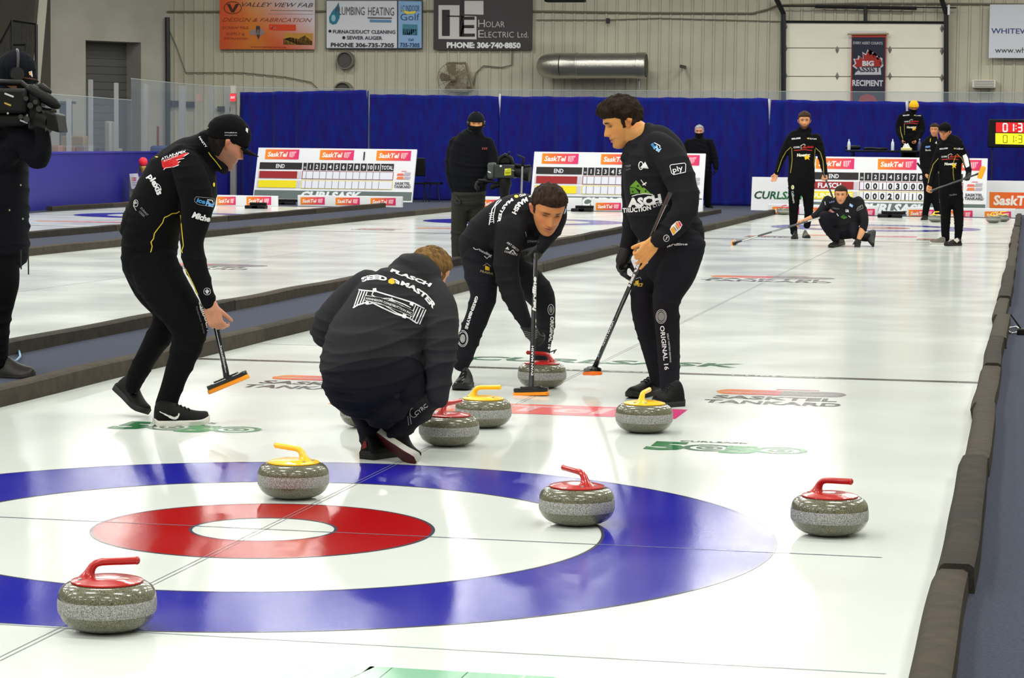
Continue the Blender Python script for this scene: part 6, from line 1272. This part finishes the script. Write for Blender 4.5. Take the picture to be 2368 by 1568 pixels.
broom(P.at(1903, 396, -.1), P.at(1938, 490, -.35)-(0, 0, 0), (1, .2, 0), 'dark broom held low by the tall bearded player', .2)
# --- far crouching player
P = Fig(26.3, (1950, 573), 'person crouching on the far ice, broom held out sideways, one glove on the ice', None, vox=.012)
P.limb('j', [(1948, 458, .02, 18, .1), (1950, 470, .03, 34, .14), (1953, 490, .06, 42, .17), (1952, 510, .1, 42, .18), (1952, 522, .12, 34, .17)], .82)
P.limb('j', [(1914, 464, 0, 12, .09), (1905, 480, -.05, 10.5, .08), (1892, 494, -.12, 9, .065), (1879, 502, -.15, 7, .05)], .7); P.limb('j', [(1984, 466, 0, 13, .09), (1994, 488, -.03, 11, .08), (1999, 510, -.06, 10, .07), (1996, 530, -.1, 9, .06)], .7)
P.limb(None, [(1946, 468, 0, 11), (1945, 455, -.02, 10)], 1.0); P.limb('j', [(1934, 463, -.04, 7, .06), (1942, 474, -.1, 6, .04)], 0); P.limb('j', [(1962, 460, -.03, 7, .06), (1950, 474, -.1, 6, .04)], 0)
P.limb(None, [(1996, 526, -.1, 8), (1992, 538, -.12, 7.5), (1986, 552, -.14, 5.5)], 1.0); P.limb(None, [(1882, 501, -.15, 6), (1868, 507, -.17, 5.5), (1858, 511, -.18, 4.6)], 1.0)
P.limb('t', [(1950, 512, .15, 36, .17), (1948, 522, .12, 32, .16)], .8); P.limb('t', [(1935, 514, .1, 16, .12), (1915, 503, -.12, 14, .09), (1904, 500, -.2, 12, .08), (1908, 516, -.16, 12.5, .08), (1920, 535, -.08, 12, .075), (1933, 552, -.02, 10, .065)], .68)
P.limb('t', [(1968, 514, .1, 16, .12), (1974, 528, -.02, 13, .09), (1974, 542, -.06, 10, .08), (1985, 546, .06, 10, .08), (2004, 548, .3, 10, .08)], .68)
P.head(1945, 450, -.08, 42, -6, 12)
gl = P.cl.setdefault('g', MB()); w = P.at(1985, 553, -.14); P.hand(w, P.at(1981, 578, -.18)-w, (0, -1, 0), 1, .25, 1.15, mb=gl, glove=True); w = P.at(1860, 510, -.18); P.hand(w, P.at(1846, 515, -.2)-w, (0, -.6, -1), 1, .8, 1.05)
o = P.finish(.008, {'j': ('jacket', CHARC), 't': ('trousers', PANTC), 'g': ('glove', GLV)}, skin=(210, 150, 108), stub=((150, 104, 78), .3)); P.headpart('hair', hair_mat('hair_brown', (46, 33, 24)), hair_fn(.010, .008, .005, line=.062, sb=-.01), 60, 60)
def d(mb, f):
    txt(mb, 'icePad', f, [(1918, 470), (1930, 467)], 4, (130, 150, 190), .03, fine=6); shp(mb, f, [(1965, 470), (1973, 475), (1971, 480), (1964, 476)], (150, 180, 220)); shp(mb, f, [(1915, 488), (1920, 483), (1930, 491), (1921, 493)], (200, 140, 140)); txt(mb, 'STRUTT', f, [(1925, 483), (1941, 485)], 3, (110, 110, 110), fine=6)
    txt(mb, 'UA', f, [(1955, 490), (1963, 491)], 6, Wh, .05, fine=6); shp(mb, f, [(1943, 502), (1951, 496), (1960, 503), (1952, 507)], (60, 110, 40)); stroke(mb, f, [(1935, 494), (1939, 500)], 1.4, Wh); stroke(mb, f, [(1962, 499), (1967, 503)], 1.4, Wh); stroke(mb, f, [(1981, 486), (1983, 480), (1994, 474), (1996, 481), (1982, 488)], 1, (150, 150, 150), True); txt(mb, 'HT', f, [(1984, 485), (1993, 480)], 3.6, (150, 150, 150), fine=6); stroke(mb, f, [(1907, 466), (1909, 474)], 2, (160, 160, 162))
decal(o['j'], d, .008)
P.shoe(gp(1947, 566)+np.array([.0, .1, 0]), gp(1920, 573), .055, .1); P.shoe(P.at(2010, 541, .5), gp(2012, 572)+np.array([0, .1, .01]), .055, .09, up=(.1, .8, .4))
bf = at(1698, 562, 26.0); bt = at(1897, 503, 26.02); b, bh = broom(bt, bf, (.2, 1, .2), 'long black and white broom stretched out left by the far crouching player', .19, nrm=nz(bt-bf)); bh.data.materials[0] = mat('broom_mid', (70, 70, 70), .4)
decal(bh, lambda mb, f: [stroke(mb, f, p, 2.6, (205, 205, 205)) for p in ([(1716, 557), (1752, 546)], [(1785, 537), (1826, 525)], [(1868, 512), (1895, 504)])], .004)
# --- right hand far player with cap and raised broom
P = Fig(27.8, (2195, 566), 'person in black cap and black tracksuit holding a yellow padded broom across the body', None, vox=.012)
P.limb('j', [(2190, 322, 0, 14, .09), (2198, 333, 0, 28, .12), (2197, 350, 0, 29, .14), (2197, 375, 0, 27, .14), (2197, 405, 0, 26, .14), (2198, 436, 0, 27, .15)], .82)
P.limb('j', [(2177, 340, 0, 11, .08), (2168, 362, 0, 9.5), (2160, 384, -.03, 8.5), (2155, 405, -.08, 8), (2150, 428, -.16, 6.5)], .66); P.limb('j', [(2219, 340, 0, 11, .08), (2229, 358, 0, 9), (2236, 378, -.06, 8.5), (2240, 396, -.16, 7), (2239, 406, -.2, 6)], .66)
P.limb(None, [(2192, 330, 0, 10), (2188, 316, -.01, 9.5)], 1.0); P.limb('j', [(2178, 322, -.02, 6, .06), (2184, 332, -.06, 6, .05)], 0); P.limb('j', [(2203, 318, -.02, 7, .06), (2196, 332, -.06, 7, .05)], 0)
P.limb('t', [(2198, 430, 0, 26, .15), (2198, 448, 0, 27, .15)], .8); P.limb('t', [(2186, 445, 0, 14.5, .11), (2187, 500, -.02, 11.5, .08), (2186, 530, 0, 10, .07), (2187, 552, 0, 9, .06)], .66); P.limb('t', [(2212, 445, 0, 14.5, .11), (2217, 500, -.02, 11.5, .08), (2217, 530, 0, 9.5, .07), (2215, 552, 0, 8, .06)], .66)
P.head(2185, 306, -.03, 38, -14, 2); gl = P.cl.setdefault('g', MB()); w = P.at(2240, 403, -.2); P.hand(w, P.at(2236, 417, -.24)-w, (-.5, -1, 0), -1, 1.2, 1.1, mb=gl, glove=True); w = P.at(2150, 429, -.16); P.hand(w, P.at(2147, 444, -.2)-w, (.6, -1, 0), 1, 1.1, 1.1)
o = P.finish(.006, {'j': ('jacket', BLACKC), 't': ('trousers', PANTB), 'g': ('glove', GLV)}, skin=(206, 142, 96), stub=((150, 96, 60), .7)); P.headpart('hair', hair_mat('hair_dark', (26, 21, 18)), hair_fn(.006, .006, .005), 50, 50); cap(P, BLACKC, .07, .064, base=.03, hgt=.022)
def d(mb, f):
    tj(2197, 371, .92)(mb, f); Yp = (170, 156, 60)
    for pts in ([(2170, 366), (2158, 380), (2150, 405), (2146, 424)], [(2211, 358), (2205, 375), (2204, 400), (2206, 417)], [(2213, 356), (2224, 366), (2232, 384)]): zstrip(mb, f, pts, 1.3, Yp)
    shp(mb, f, [(2226, 360), (2234, 356), (2239, 366), (2242, 384), (2234, 388), (2229, 372)], (220, 220, 226), 4); txt(mb, 'O', f, [(2216, 346), (2219, 346)], 4, Wh, .05); txt(mb, 'Pioneer', f, [(2219, 345), (2228, 345)], 3, (190, 190, 190), .02, fine=6)
decal(o['j'], d, .008); decal(o['t'], lambda mb, f: txt(mb, 'hardline', f, [(2196, 453), (2213, 451)], 4, (110, 110, 112), .02, fine=6), .008)
P.shoe(gp(2178, 566)+np.array([.05, .06, 0]), gp(2150, 565), .055, .09, m=MATS['shoe_grey'], sole=MATS['sole_pale']); s_ = P.shoe(gp(2220, 568), gp(2186, 569), .055, .09); P.limb
decal(s_, lambda mb, f: shp(mb, f, [(2202, 552), (2212, 548), (2219, 556), (2213, 562)], (180, 176, 166), 4), .01)
bt = P.at(2151, 442, -.28); bf = P.at(2270, 399, -.36); broom(bt, bf, P.at(2277, 384, -.36)-P.at(2266, 412, -.36), 'black broom with yellow pad held up by the capped far player', .19, nrm=(.2, 1, 0), padc=(250, 170, 10))
# --- partly hidden player behind
P = Fig(40.4, (2145, 508), 'person in black tracksuit half hidden behind the capped far player', None, vox=.016)
P.limb('j', [(2160, 318, 0, 9, .08), (2157, 326, 0, 19, .12), (2152, 345, 0, 20, .13), (2150, 375, 0, 19, .13), (2152, 412, 0, 19, .14)], .82); P.limb('j', [(2139, 332, 0, 8), (2134, 355, -.02, 7.5), (2134, 380, -.05, 6.5), (2140, 402, -.15, 5.5)], .66); P.limb('j', [(2175, 332, .02, 8), (2180, 360, 0, 7), (2178, 390, -.05, 6)], .66); P.limb(None, [(2161, 322, 0, 8), (2162, 308, 0, 7)], 1.0)
P.limb('t', [(2152, 405, 0, 19, .14), (2153, 420, 0, 19, .14)], .8); P.limb('t', [(2146, 420, 0, 11, .1), (2146, 455, -.02, 9.5, .08), (2141, 485, 0, 8, .065), (2139, 500, 0, 7, .06)], .66); P.limb('t', [(2162, 420, 0, 11, .1), (2163, 458, -.02, 9, .08), (2168, 488, .05, 7.5, .06), (2170, 500, .05, 7, .06)], .66)
P.head(2161, 301, -.03, 30, -10, 3); w = P.at(2140, 402, -.15); P.hand(w, w+np.array([.05, -.05, -.1])-w, (1, 0, 0), 1, .9)
o = P.finish(.006, {'j': ('jacket', BLACKC), 't': ('trousers', PANTB)}, skin=(196, 136, 96), stub=((120, 84, 66), .4)); P.headpart('hair', hair_mat('hair_brown', (46, 33, 24)), hair_fn(.018, .01, .007), 50, 50)
decal(o['j'], lambda mb, f: (shp(mb, f, [(2140, 338), (2151, 337), (2151, 341), (2140, 342)], (90, 130, 190)), txt(mb, 'Bank', f, [(2140, 349), (2153, 349)], 4, (190, 190, 190), .02, fine=6), zstrip(mb, f, [(2152, 320), (2151, 328)], 1.4), shp(mb, f, [(2162, 331), (2166, 326), (2167, 333)], (190, 190, 190))), .012)
P.shoe(gp(2143, 508)+np.array([0, .22, 0]), gp(2134, 509), .055, .1); P.shoe(gp(2172, 508)+np.array([0, .22, 0]), gp(2172, 508), .055, .1)
tag(MB().tube([P.at(2121, 377, -.2), P.at(2132, 392, -.15), P.at(2148, 420, -.1)], [.022, .018, .014], 8).build('curling_broom', BLK, loc=P.at(2132, 392, -.15), smooth=50), 'dark broom shaft held by the half hidden far player', 'broom')
# --- yellow hat on the platform
P = Fig(47.1, (2100, 420), 'person in yellow knit hat and black mask standing behind the black table', None, vox=.016); P.o.location.z = .62; P.o['_o'] = [float(P.o['_o'][0]), 47.1, .62]; P.o.location = P.o['_o']
P.limb('j', [(2110, 262, 0, 9, .08), (2107, 268, 0, 21, .12), (2105, 285, 0, 23, .14), (2104, 305, 0, 21, .14), (2103, 330, 0, 19, .15)], .82); P.limb('j', [(2085, 271, 0, 8), (2078, 292, 0, 7.5), (2080, 308, -.06, 6.5), (2086, 322, -.15, 5.5)], .66); P.limb('j', [(2127, 271, 0, 8), (2132, 294, 0, 7.5), (2129, 309, -.06, 6.5), (2120, 324, -.15, 5.5)], .66); P.limb(None, [(2110, 268, 0, 8), (2112, 256, 0, 7)], 1.0)
zf = .64; yb = 404
P.limb('t', [(2103, 325, 0, 18, .14), (2102, 340, 0, 18, .14)], .8); P.limb('t', [(2094, 340, 0, 10, .1), (2092, 372, 0, 8.5, .08), (2091, yb, 0, 7, .06)], .66); P.limb('t', [(2110, 340, 0, 10, .1), (2112, 372, 0, 8.5, .08), (2113, yb, 0, 7, .06)], .66)
P.head(2113, 249, -.02, 27, 6, 14); w = P.at(2086, 322, -.15); P.hand(w, (.2, -.2, -1), (1, 0, 0), 1, .7); w = P.at(2120, 324, -.15); P.hand(w, (-.4, -.3, -.8), (-1, 0, 0), -1, .9)
o = P.finish(.006, {'j': ('jacket', BLACKC), 't': ('trousers', PANTB)}, skin=(190, 130, 96)); beanie(P, mat('knit_yellow', (236, 176, 20), .9, bump=(120, .004)), .012, .024); mask(P)
decal(o['j'], tj(2107, 288, .72), .012); decal(o['j'], lambda mb, f: (zstrip(mb, f, [(2082, 292), (2083, 305), (2088, 322)], 1.2, (170, 156, 60)), zstrip(mb, f, [(2091, 286), (2092, 312)], 1.2, (150, 140, 60))), .012)
for dx in (-.1, .1): P.shoe((P.at(2102, yb)[0]+dx, 47.16, .62), (P.at(2102, yb)[0]+dx*1.3, 46.92, .62), .05, .1)
# --- grey haired man behind the second scoreboard
P = Fig(46.6, (1640, 481), 'grey haired person in black coat and black mask standing behind the second scoreboard', None, vox=.016)
P.limb('j', [(1617, 318, 0, 10, .09), (1617, 326, 0, 25, .12), (1618, 345, 0, 28, .15), (1618, 370, 0, 27, .16), (1619, 398, 0, 26, .16)], .82); P.limb('j', [(1641, 329, 0, 9.5), (1649, 350, 0, 8.5), (1654, 370, 0, 7.5), (1656, 388, -.03, 6)], .66); P.limb('j', [(1593, 329, 0, 9.5), (1586, 350, 0, 8.5), (1584, 370, 0, 7.5), (1588, 388, -.03, 6)], .66); P.limb(None, [(1617, 324, 0, 9), (1617, 312, 0, 8)], 1.0)
P.limb('t', [(1618, 390, 0, 25, .16), (1619, 402, 0, 24, .15)], .8); P.limb('t', [(1634, 398, 0, 12, .1), (1636, 435, 0, 9.5, .08), (1637, 474, 0, 7.5, .07)], .66); P.limb('t', [(1606, 398, 0, 12, .1), (1604, 435, 0, 9.5, .08), (1603, 474, 0, 7.5, .07)], .66)
gl = P.cl.setdefault('g', MB()); P.head(1617, 304, -.02, 29, -4, 8); w = P.at(1656, 389, -.03); P.hand(w, (-.1, -.1, -1), (-1, 0, 0), 1, .5, 1.1, mb=gl, glove=True); w = P.at(1588, 389, -.03); P.hand(w, (.1, -.1, -1), (1, 0, 0), -1, .5, 1.1, mb=P.cl.setdefault('h', MB()), glove=True)
o = P.finish(.008, {'j': ('coat', COAT), 't': ('trousers', PANTB), 'g': ('glove', GLV), 'h': ('glove', GLV)}, skin=(206, 150, 126)); P.headpart('hair', hair_mat('hair_grey', (150, 150, 152)), hair_fn(.014, .012, .012, line=.07, sb=-.03), 50, 50); mask(P)
P.shoe(gp(1636, 480)+np.array([-.05, .2, 0]), gp(1646, 482), .055, .1); P.shoe(gp(1604, 480)+np.array([0, .2, 0]), gp(1600, 481), .055, .1)
# --- camera operator on the middle walkway
P = Fig(18.9, (1058, 612), 'camera operator in black fleece, knit hat, headset and mask, standing by a tripod camera', None, vox=.010)
P.limb('j', [(1098, 308, 0, 19, .1), (1094, 320, .0, 36, .14), (1090, 345, 0, 48, .17), (1087, 385, 0, 50, .18), (1085, 425, 0, 43, .18), (1084, 445, 0, 39, .17)], .82)
P.limb('j', [(1055, 330, 0, 16), (1046, 360, 0, 15), (1044, 395, -.03, 14), (1050, 430, -.06, 11), (1056, 448, -.08, 8)], .7); P.limb('j', [(1127, 332, 0, 16), (1139, 362, -.02, 14), (1141, 388, -.08, 12), (1130, 412, -.22, 10), (1118, 420, -.3, 8)], .7); P.limb('j', [(1080, 312, .02, 14, .09), (1098, 309, -.02, 16, .09), (1112, 318, -.03, 10, .06)], 0)
P.limb(None, [(1100, 318, 0, 14), (1101, 298, 0, 13)], 1.0)
P.limb('t', [(1085, 435, 0, 40, .17), (1084, 452, 0, 39, .17)], .8); P.limb('t', [(1067, 450, 0, 23, .12), (1063, 495, 0, 20, .105), (1060, 545, 0, 17, .09), (1058, 592, 0, 14, .075)], .7); P.limb('t', [(1102, 450, .05, 21, .12), (1102, 495, .05, 18, .1), (1100, 545, .05, 15, .085), (1098, 588, .05, 13, .075)], .7)
gl = P.cl.setdefault('g', MB()); P.head(1101, 286, -.03, 46, 4, 6); w = P.at(1056, 447, -.08); P.hand(w, (.1, -.2, -1), (1, -.3, 0), 1, .8, 1.15, mb=gl, glove=True); w = P.at(1119, 419, -.3); P.hand(w, (-.6, -.2, -.2), (0, -.4, -1), -1, 1.1, 1.1, mb=P.cl.setdefault('h', MB()), glove=True)
o = P.finish(.008, {'j': ('fleece_jacket', COAT), 't': ('trousers', GREYP), 'g': ('glove', GLV), 'h': ('glove', GLV)}, skin=(206, 146, 92)); beanie(P, BEAN, .022, .016); mask(P)
HP = mat('headset_black', (18, 18, 20), .4)
mb = MB(); mb.tube([P.hw((math.cos(a)*.100, -.01, .012+math.sin(a)*.125)) for a in [k*PI/14 for k in range(15)]], .006, 8); hb = mb.build('headset', HP, P.o, smooth=50)
for sx in (-1, 1): MB().tube([P.hw((sx*.082, -.008, 0)), P.hw((sx*.108, -.008, 0))], [.036, .034], 16).build('ear_cup', HP, hb, smooth=40)
MB().tube([P.hw((.1, 0, -.02)), P.hw((.098, .06, -.07)), P.hw((.05, .11, -.085))], .004, 6).build('microphone_boom', HP, hb, smooth=50)
decal(o['j'], lambda mb, f: [shp(mb, f, [(x, 341), (x+3, 341), (x+2.4, 346), (x-.6, 346)], (120, 52, 50)) for x in (1115, 1119.5, 1124)], .008, name='chest_emblem')
P.shoe(gp(1050, 615)*(1, 1, 0)+np.array([.02, .27, 0]), gp(1050, 615), .06, .1); P.shoe(gp(1102, 611)+np.array([.02, .27, 0]), gp(1102, 611), .06, .1)
# tripod video camera
Yv = 18.6; v = lambda x, y, d=0: at(x, y, Yv+d); gg = gp(1160, 598); t = thing('video_camera', v(1165, 410), 'black tripod video camera with a yellow label beside the camera operator', 'video camera'); CM = mat('camera_body', (34, 36, 36), .5)
def vb(name, x0, y0, x1, y1, d, hd, m=CM, bev=.012, par=None): 
    a, b = v(x0, y1, d), v(x1, y0, d); return MB().box((a[0], a[1]-hd, a[2]), (b[0], b[1]+hd, b[2])).build(name, m, par or t, bevel=bev)
bd_ = vb('body', 1146, 381, 1192, 412, 0, .09); vb('battery', 1129, 376, 1147, 414, 0, .07, mat('battery_grey', (60, 66, 62), .5), .025); vb('top_handle', 1150, 362, 1184, 380, 0, .035, BLK, .02)
for pts, r in (([(1152, 381), (1156, 366), (1168, 358), (1182, 366), (1186, 380)], .022), ([(1176, 358), (1178, 352)], .012)): MB().tube([v(*p, -.03) for p in pts], r, 8, round_=True).build('viewfinder_arm', BLK, t, smooth=50)
MB().tube([v(1190, 398), v(1205, 400), v(1212, 402)], [.055, .06, .066], 20).build('lens', BLK, t, smooth=40); MB().tube([v(1212, 402), v(1226, 404)], [.075, .09], 20).build('lens_hood', BLK, t, smooth=40)
MB().tube([v(1188, 382), v(1202, 384), v(1216, 386), v(1224, 384)], [.02, .022, .022, .018], 10, round_=True).build('microphone', BLK, t, smooth=50); MB().tube([v(1208, 382, -.06), v(1212, 366, -.06), v(1196, 358, -.06)], [.014, .016, .006], 8, round_=True).build('side_monitor_arm', BLK, t, smooth=50)
mb = MB(); f_ = lambda x, y: v(x, y, -.095); shp(mb, f_, [(1167, 390), (1182, 389), (1182, 405), (1166, 406)], (180, 182, 30)); stroke(mb, off(f_, .004), [(1169, 400), (1180, 399)], 2.5, (120, 122, 30)); shp(mb, off(f_, .004), [(1168, 391), (1173, 391), (1173, 393), (1168, 393)], (230, 230, 200)); shp(mb, f_, [(1183, 393), (1190, 394), (1190, 395), (1183, 394)], (190, 190, 150)); shp(mb, f_, circ(1158, 384, 2.4), (220, 225, 220)); mb.build('label_print', PRINT, bd_)
mb = MB(); f_ = lambda x, y: v(x, y, -.075); shp(mb, f_, [(1128, 395), (1135, 398), (1135, 401), (1128, 398)], (210, 214, 210)); mb.build('label_print', PRINT, t)
MB().tube([v(1166, 412), v(1166, 425), v(1167, 440), v(1167, 458)], [.07, .085, .06, .05], 14).build('tripod_head', BLK, t, smooth=40); MB().tube([v(1155, 424, -.05), v(1135, 420, -.12), v(1108, 417, -.2)], [.014, .014, .018], 8, round_=True).build('pan_handle', BLK, t, smooth=50); MB().tube([v(1137, 433, -.05), v(1150, 428, -.05)], .03, 8, round_=True).build('zoom_control', BLK, t, smooth=50)
for p0, p1 in (((1167, 445), gg+(-.42, .1, 0)), ((1167, 445), gg+(.40, .25, 0)), ((1167, 445), gg+(.1, -.3, 0))): MB().tube([v(*p0), p1+(0, 0, .012)], .02, 8).build('tripod_leg', DARKM, t, smooth=50)
SV = mat('silver_pole', (170, 172, 176), .3, metal=.7); p = v(1208, 385, -.12); tag(MB().tube([p, (p[0]-.03, p[1], .012)], .012, 8).build('silver_pole', SV, loc=p, smooth=50), 'thin silver pole standing before the tripod camera lens', 'pole')
# --- camera operator at the left edge
P = Fig(4.85, (20, 878), 'camera operator in long black coat with a shoulder camera, cut by the left edge', None, vox=.009)
P.limb('j', [(20, 215, .05, 34, .1), (18, 250, .03, 52, .16), (16, 300, 0, 54, .19), (14, 370, 0, 52, .20), (13, 450, 0, 53, .20), (12, 520, 0, 54, .20), (11, 578, 0, 56, .21)], .82)
P.limb('j', [(30, 268, -.1, 40, .1), (58, 318, -.16, 36, .085), (86, 362, -.2, 28, .07), (100, 345, -.24, 20, .06), (98, 312, -.26, 17, .05), (90, 282, -.26, 13, .04)], .68); P.limb('j', [(-20, 270, .1, 40), (-40, 340, .1, 36), (-10, 380, -.15, 30), (40, 330, -.2, 22)], .68)
P.limb(None, [(24, 225, .04, 26), (32, 195, .03, 25)], 1.0)
P.limb('t', [(6, 560, 0, 46, .18), (5, 600, 0, 44, .17)], .8); P.limb('t', [(10, 590, -.08, 33, .11), (13, 650, -.08, 32, .1), (9, 690, -.08, 27, .09), (0, 740, -.08, 24, .08), (-3, 800, -.08, 23, .075), (-4, 838, -.08, 22, .07)], .7); P.limb('t', [(-30, 590, .12, 33, .11), (-34, 680, .12, 30, .1), (-44, 760, .12, 24, .08), (-50, 830, .12, 22, .075)], .7)
P.head(38, 172, .02, 96, 96, 4); gl = P.cl.setdefault('g', MB()); w = P.at(92, 290, -.26); P.hand(w, P.at(100, 268, -.24)-w, (-.5, .3, .2), -1, 1.1, 1.05, mb=gl, glove=True)
o = P.finish(.007, {'j': ('coat', COAT), 't': ('trousers', PANTB), 'g': ('glove', GLV)}, skin=(150, 110, 84)); hat = beanie(P, BEAN, -.012, .014); mask(P)
mb = MB(); mb.tube([P.hw((math.cos(a)*.104, -.005, .008+math.sin(a)*.13)) for a in [k*PI/14 for k in range(15)]], .009, 8); hb = mb.build('headset', HP, P.o, smooth=50)
for sx in (-1, 1): MB().tube([P.hw((sx*.082, -.005, 0)), P.hw((sx*.116, -.005, 0))], [.042, .036], 18).build('ear_cup', HP, hb, smooth=40)
decal(hat, lambda mb, f: (shp(mb, f, [(66, 166), (74, 164), (76, 178), (68, 180)], (226, 224, 220)), shp(mb, lambda x, y: f(x, y, .008), [(67, 168), (73, 166), (74, 173), (68, 174)], (240, 150, 40))), .005, name='hat_patch')
for x, y0, y1 in ((48, 578, 623), (65, 572, 635)): MB().tube([P.at(x, y0, -.2), P.at(x+1, y1, -.2)], .004, 6).build('drawstring', HP, P.o)
decal(o['j'], lambda mb, f: [shp(mb, f, circ(x, y, 2, 2.4), (150, 150, 130)) for x, y in ((22, 486), (48, 428), (53, 506))], .006)
BT = mat('boot_leather', (34, 32, 28), .5); P.shoe(gp(-22, 876), gp(78, 880), .058, .12, m=BT, sole=MATS['sole_dark'], tr=1.1); P.shoe(gp(-80, 862)+np.array([0, .1, 0]), gp(-20, 858)+np.array([0, .15, 0]), .058, .12, m=BT, sole=MATS['sole_dark'])
Yv = 4.6; v = lambda x, y, d=0: at(x, y, Yv+d); t = thing('video_camera', v(40, 250), 'black shoulder video camera carried by the operator at the left edge', 'video camera')
bd_ = vb('body', -70, 205, 72, 262, 0, .075, BLK, .02); vb('side_panel', -60, 262, 60, 292, .02, .06, BLK, .02); vb('lens_block', 70, 212, 100, 300, 0, .05, BLK, .02)
MB().tube([v(92, 272), v(104, 276), v(118, 280)], [.07, .07, .075], 20).build('lens', BLK, t, smooth=40); mb = MB(); mb.obox(v(130, 282), nz(v(140, 284)-v(120, 278)), (0, 1, 0), nz(v(128, 262)-v(134, 300)), .037, .07, .052); mb.build('lens_hood', BLK, t, bevel=.008)
MB().tube([v(70, 206, -.02), v(84, 214, -.02), v(108, 228, -.02), v(126, 240, -.02), v(132, 244, -.02)], [.03, .038, .034, .03, .022], 14, round_=True).build('microphone', BLK, t, smooth=50); MB().tube([v(80, 204), v(96, 202), v(112, 212)], [.02, .026, .02], 10, round_=True).build('viewfinder', BLK, t, smooth=50); MB().tube([v(-20, 205), v(0, 190), v(50, 192), v(66, 206)], .018, 8).build('top_handle', BLK, t, smooth=50)
for k, (x, y) in enumerate(((60, 228), (70, 244), (82, 236), (90, 252), (48, 270), (62, 276))): MB().tube([v(x, y, -.08), v(x, y, -.05)], .014+.003*(k % 2), 10).build('knob', CM, t, smooth=40)
mb = MB(); f_ = lambda x, y: v(x, y, -.078); shp(mb, f_, [(11, 214), (32, 222), (31, 226), (10, 218)], (190, 190, 192)); shp(mb, f_, [(10, 236), (26, 242), (25, 246), (10, 240)], (170, 150, 60)); shp(mb, f_, circ(18, 262, 2.5), (170, 170, 160)); shp(mb, f_, [(46, 276), (64, 283), (63, 286), (46, 280)], (160, 160, 165)); mb.build('label_print', PRINT, bd_)
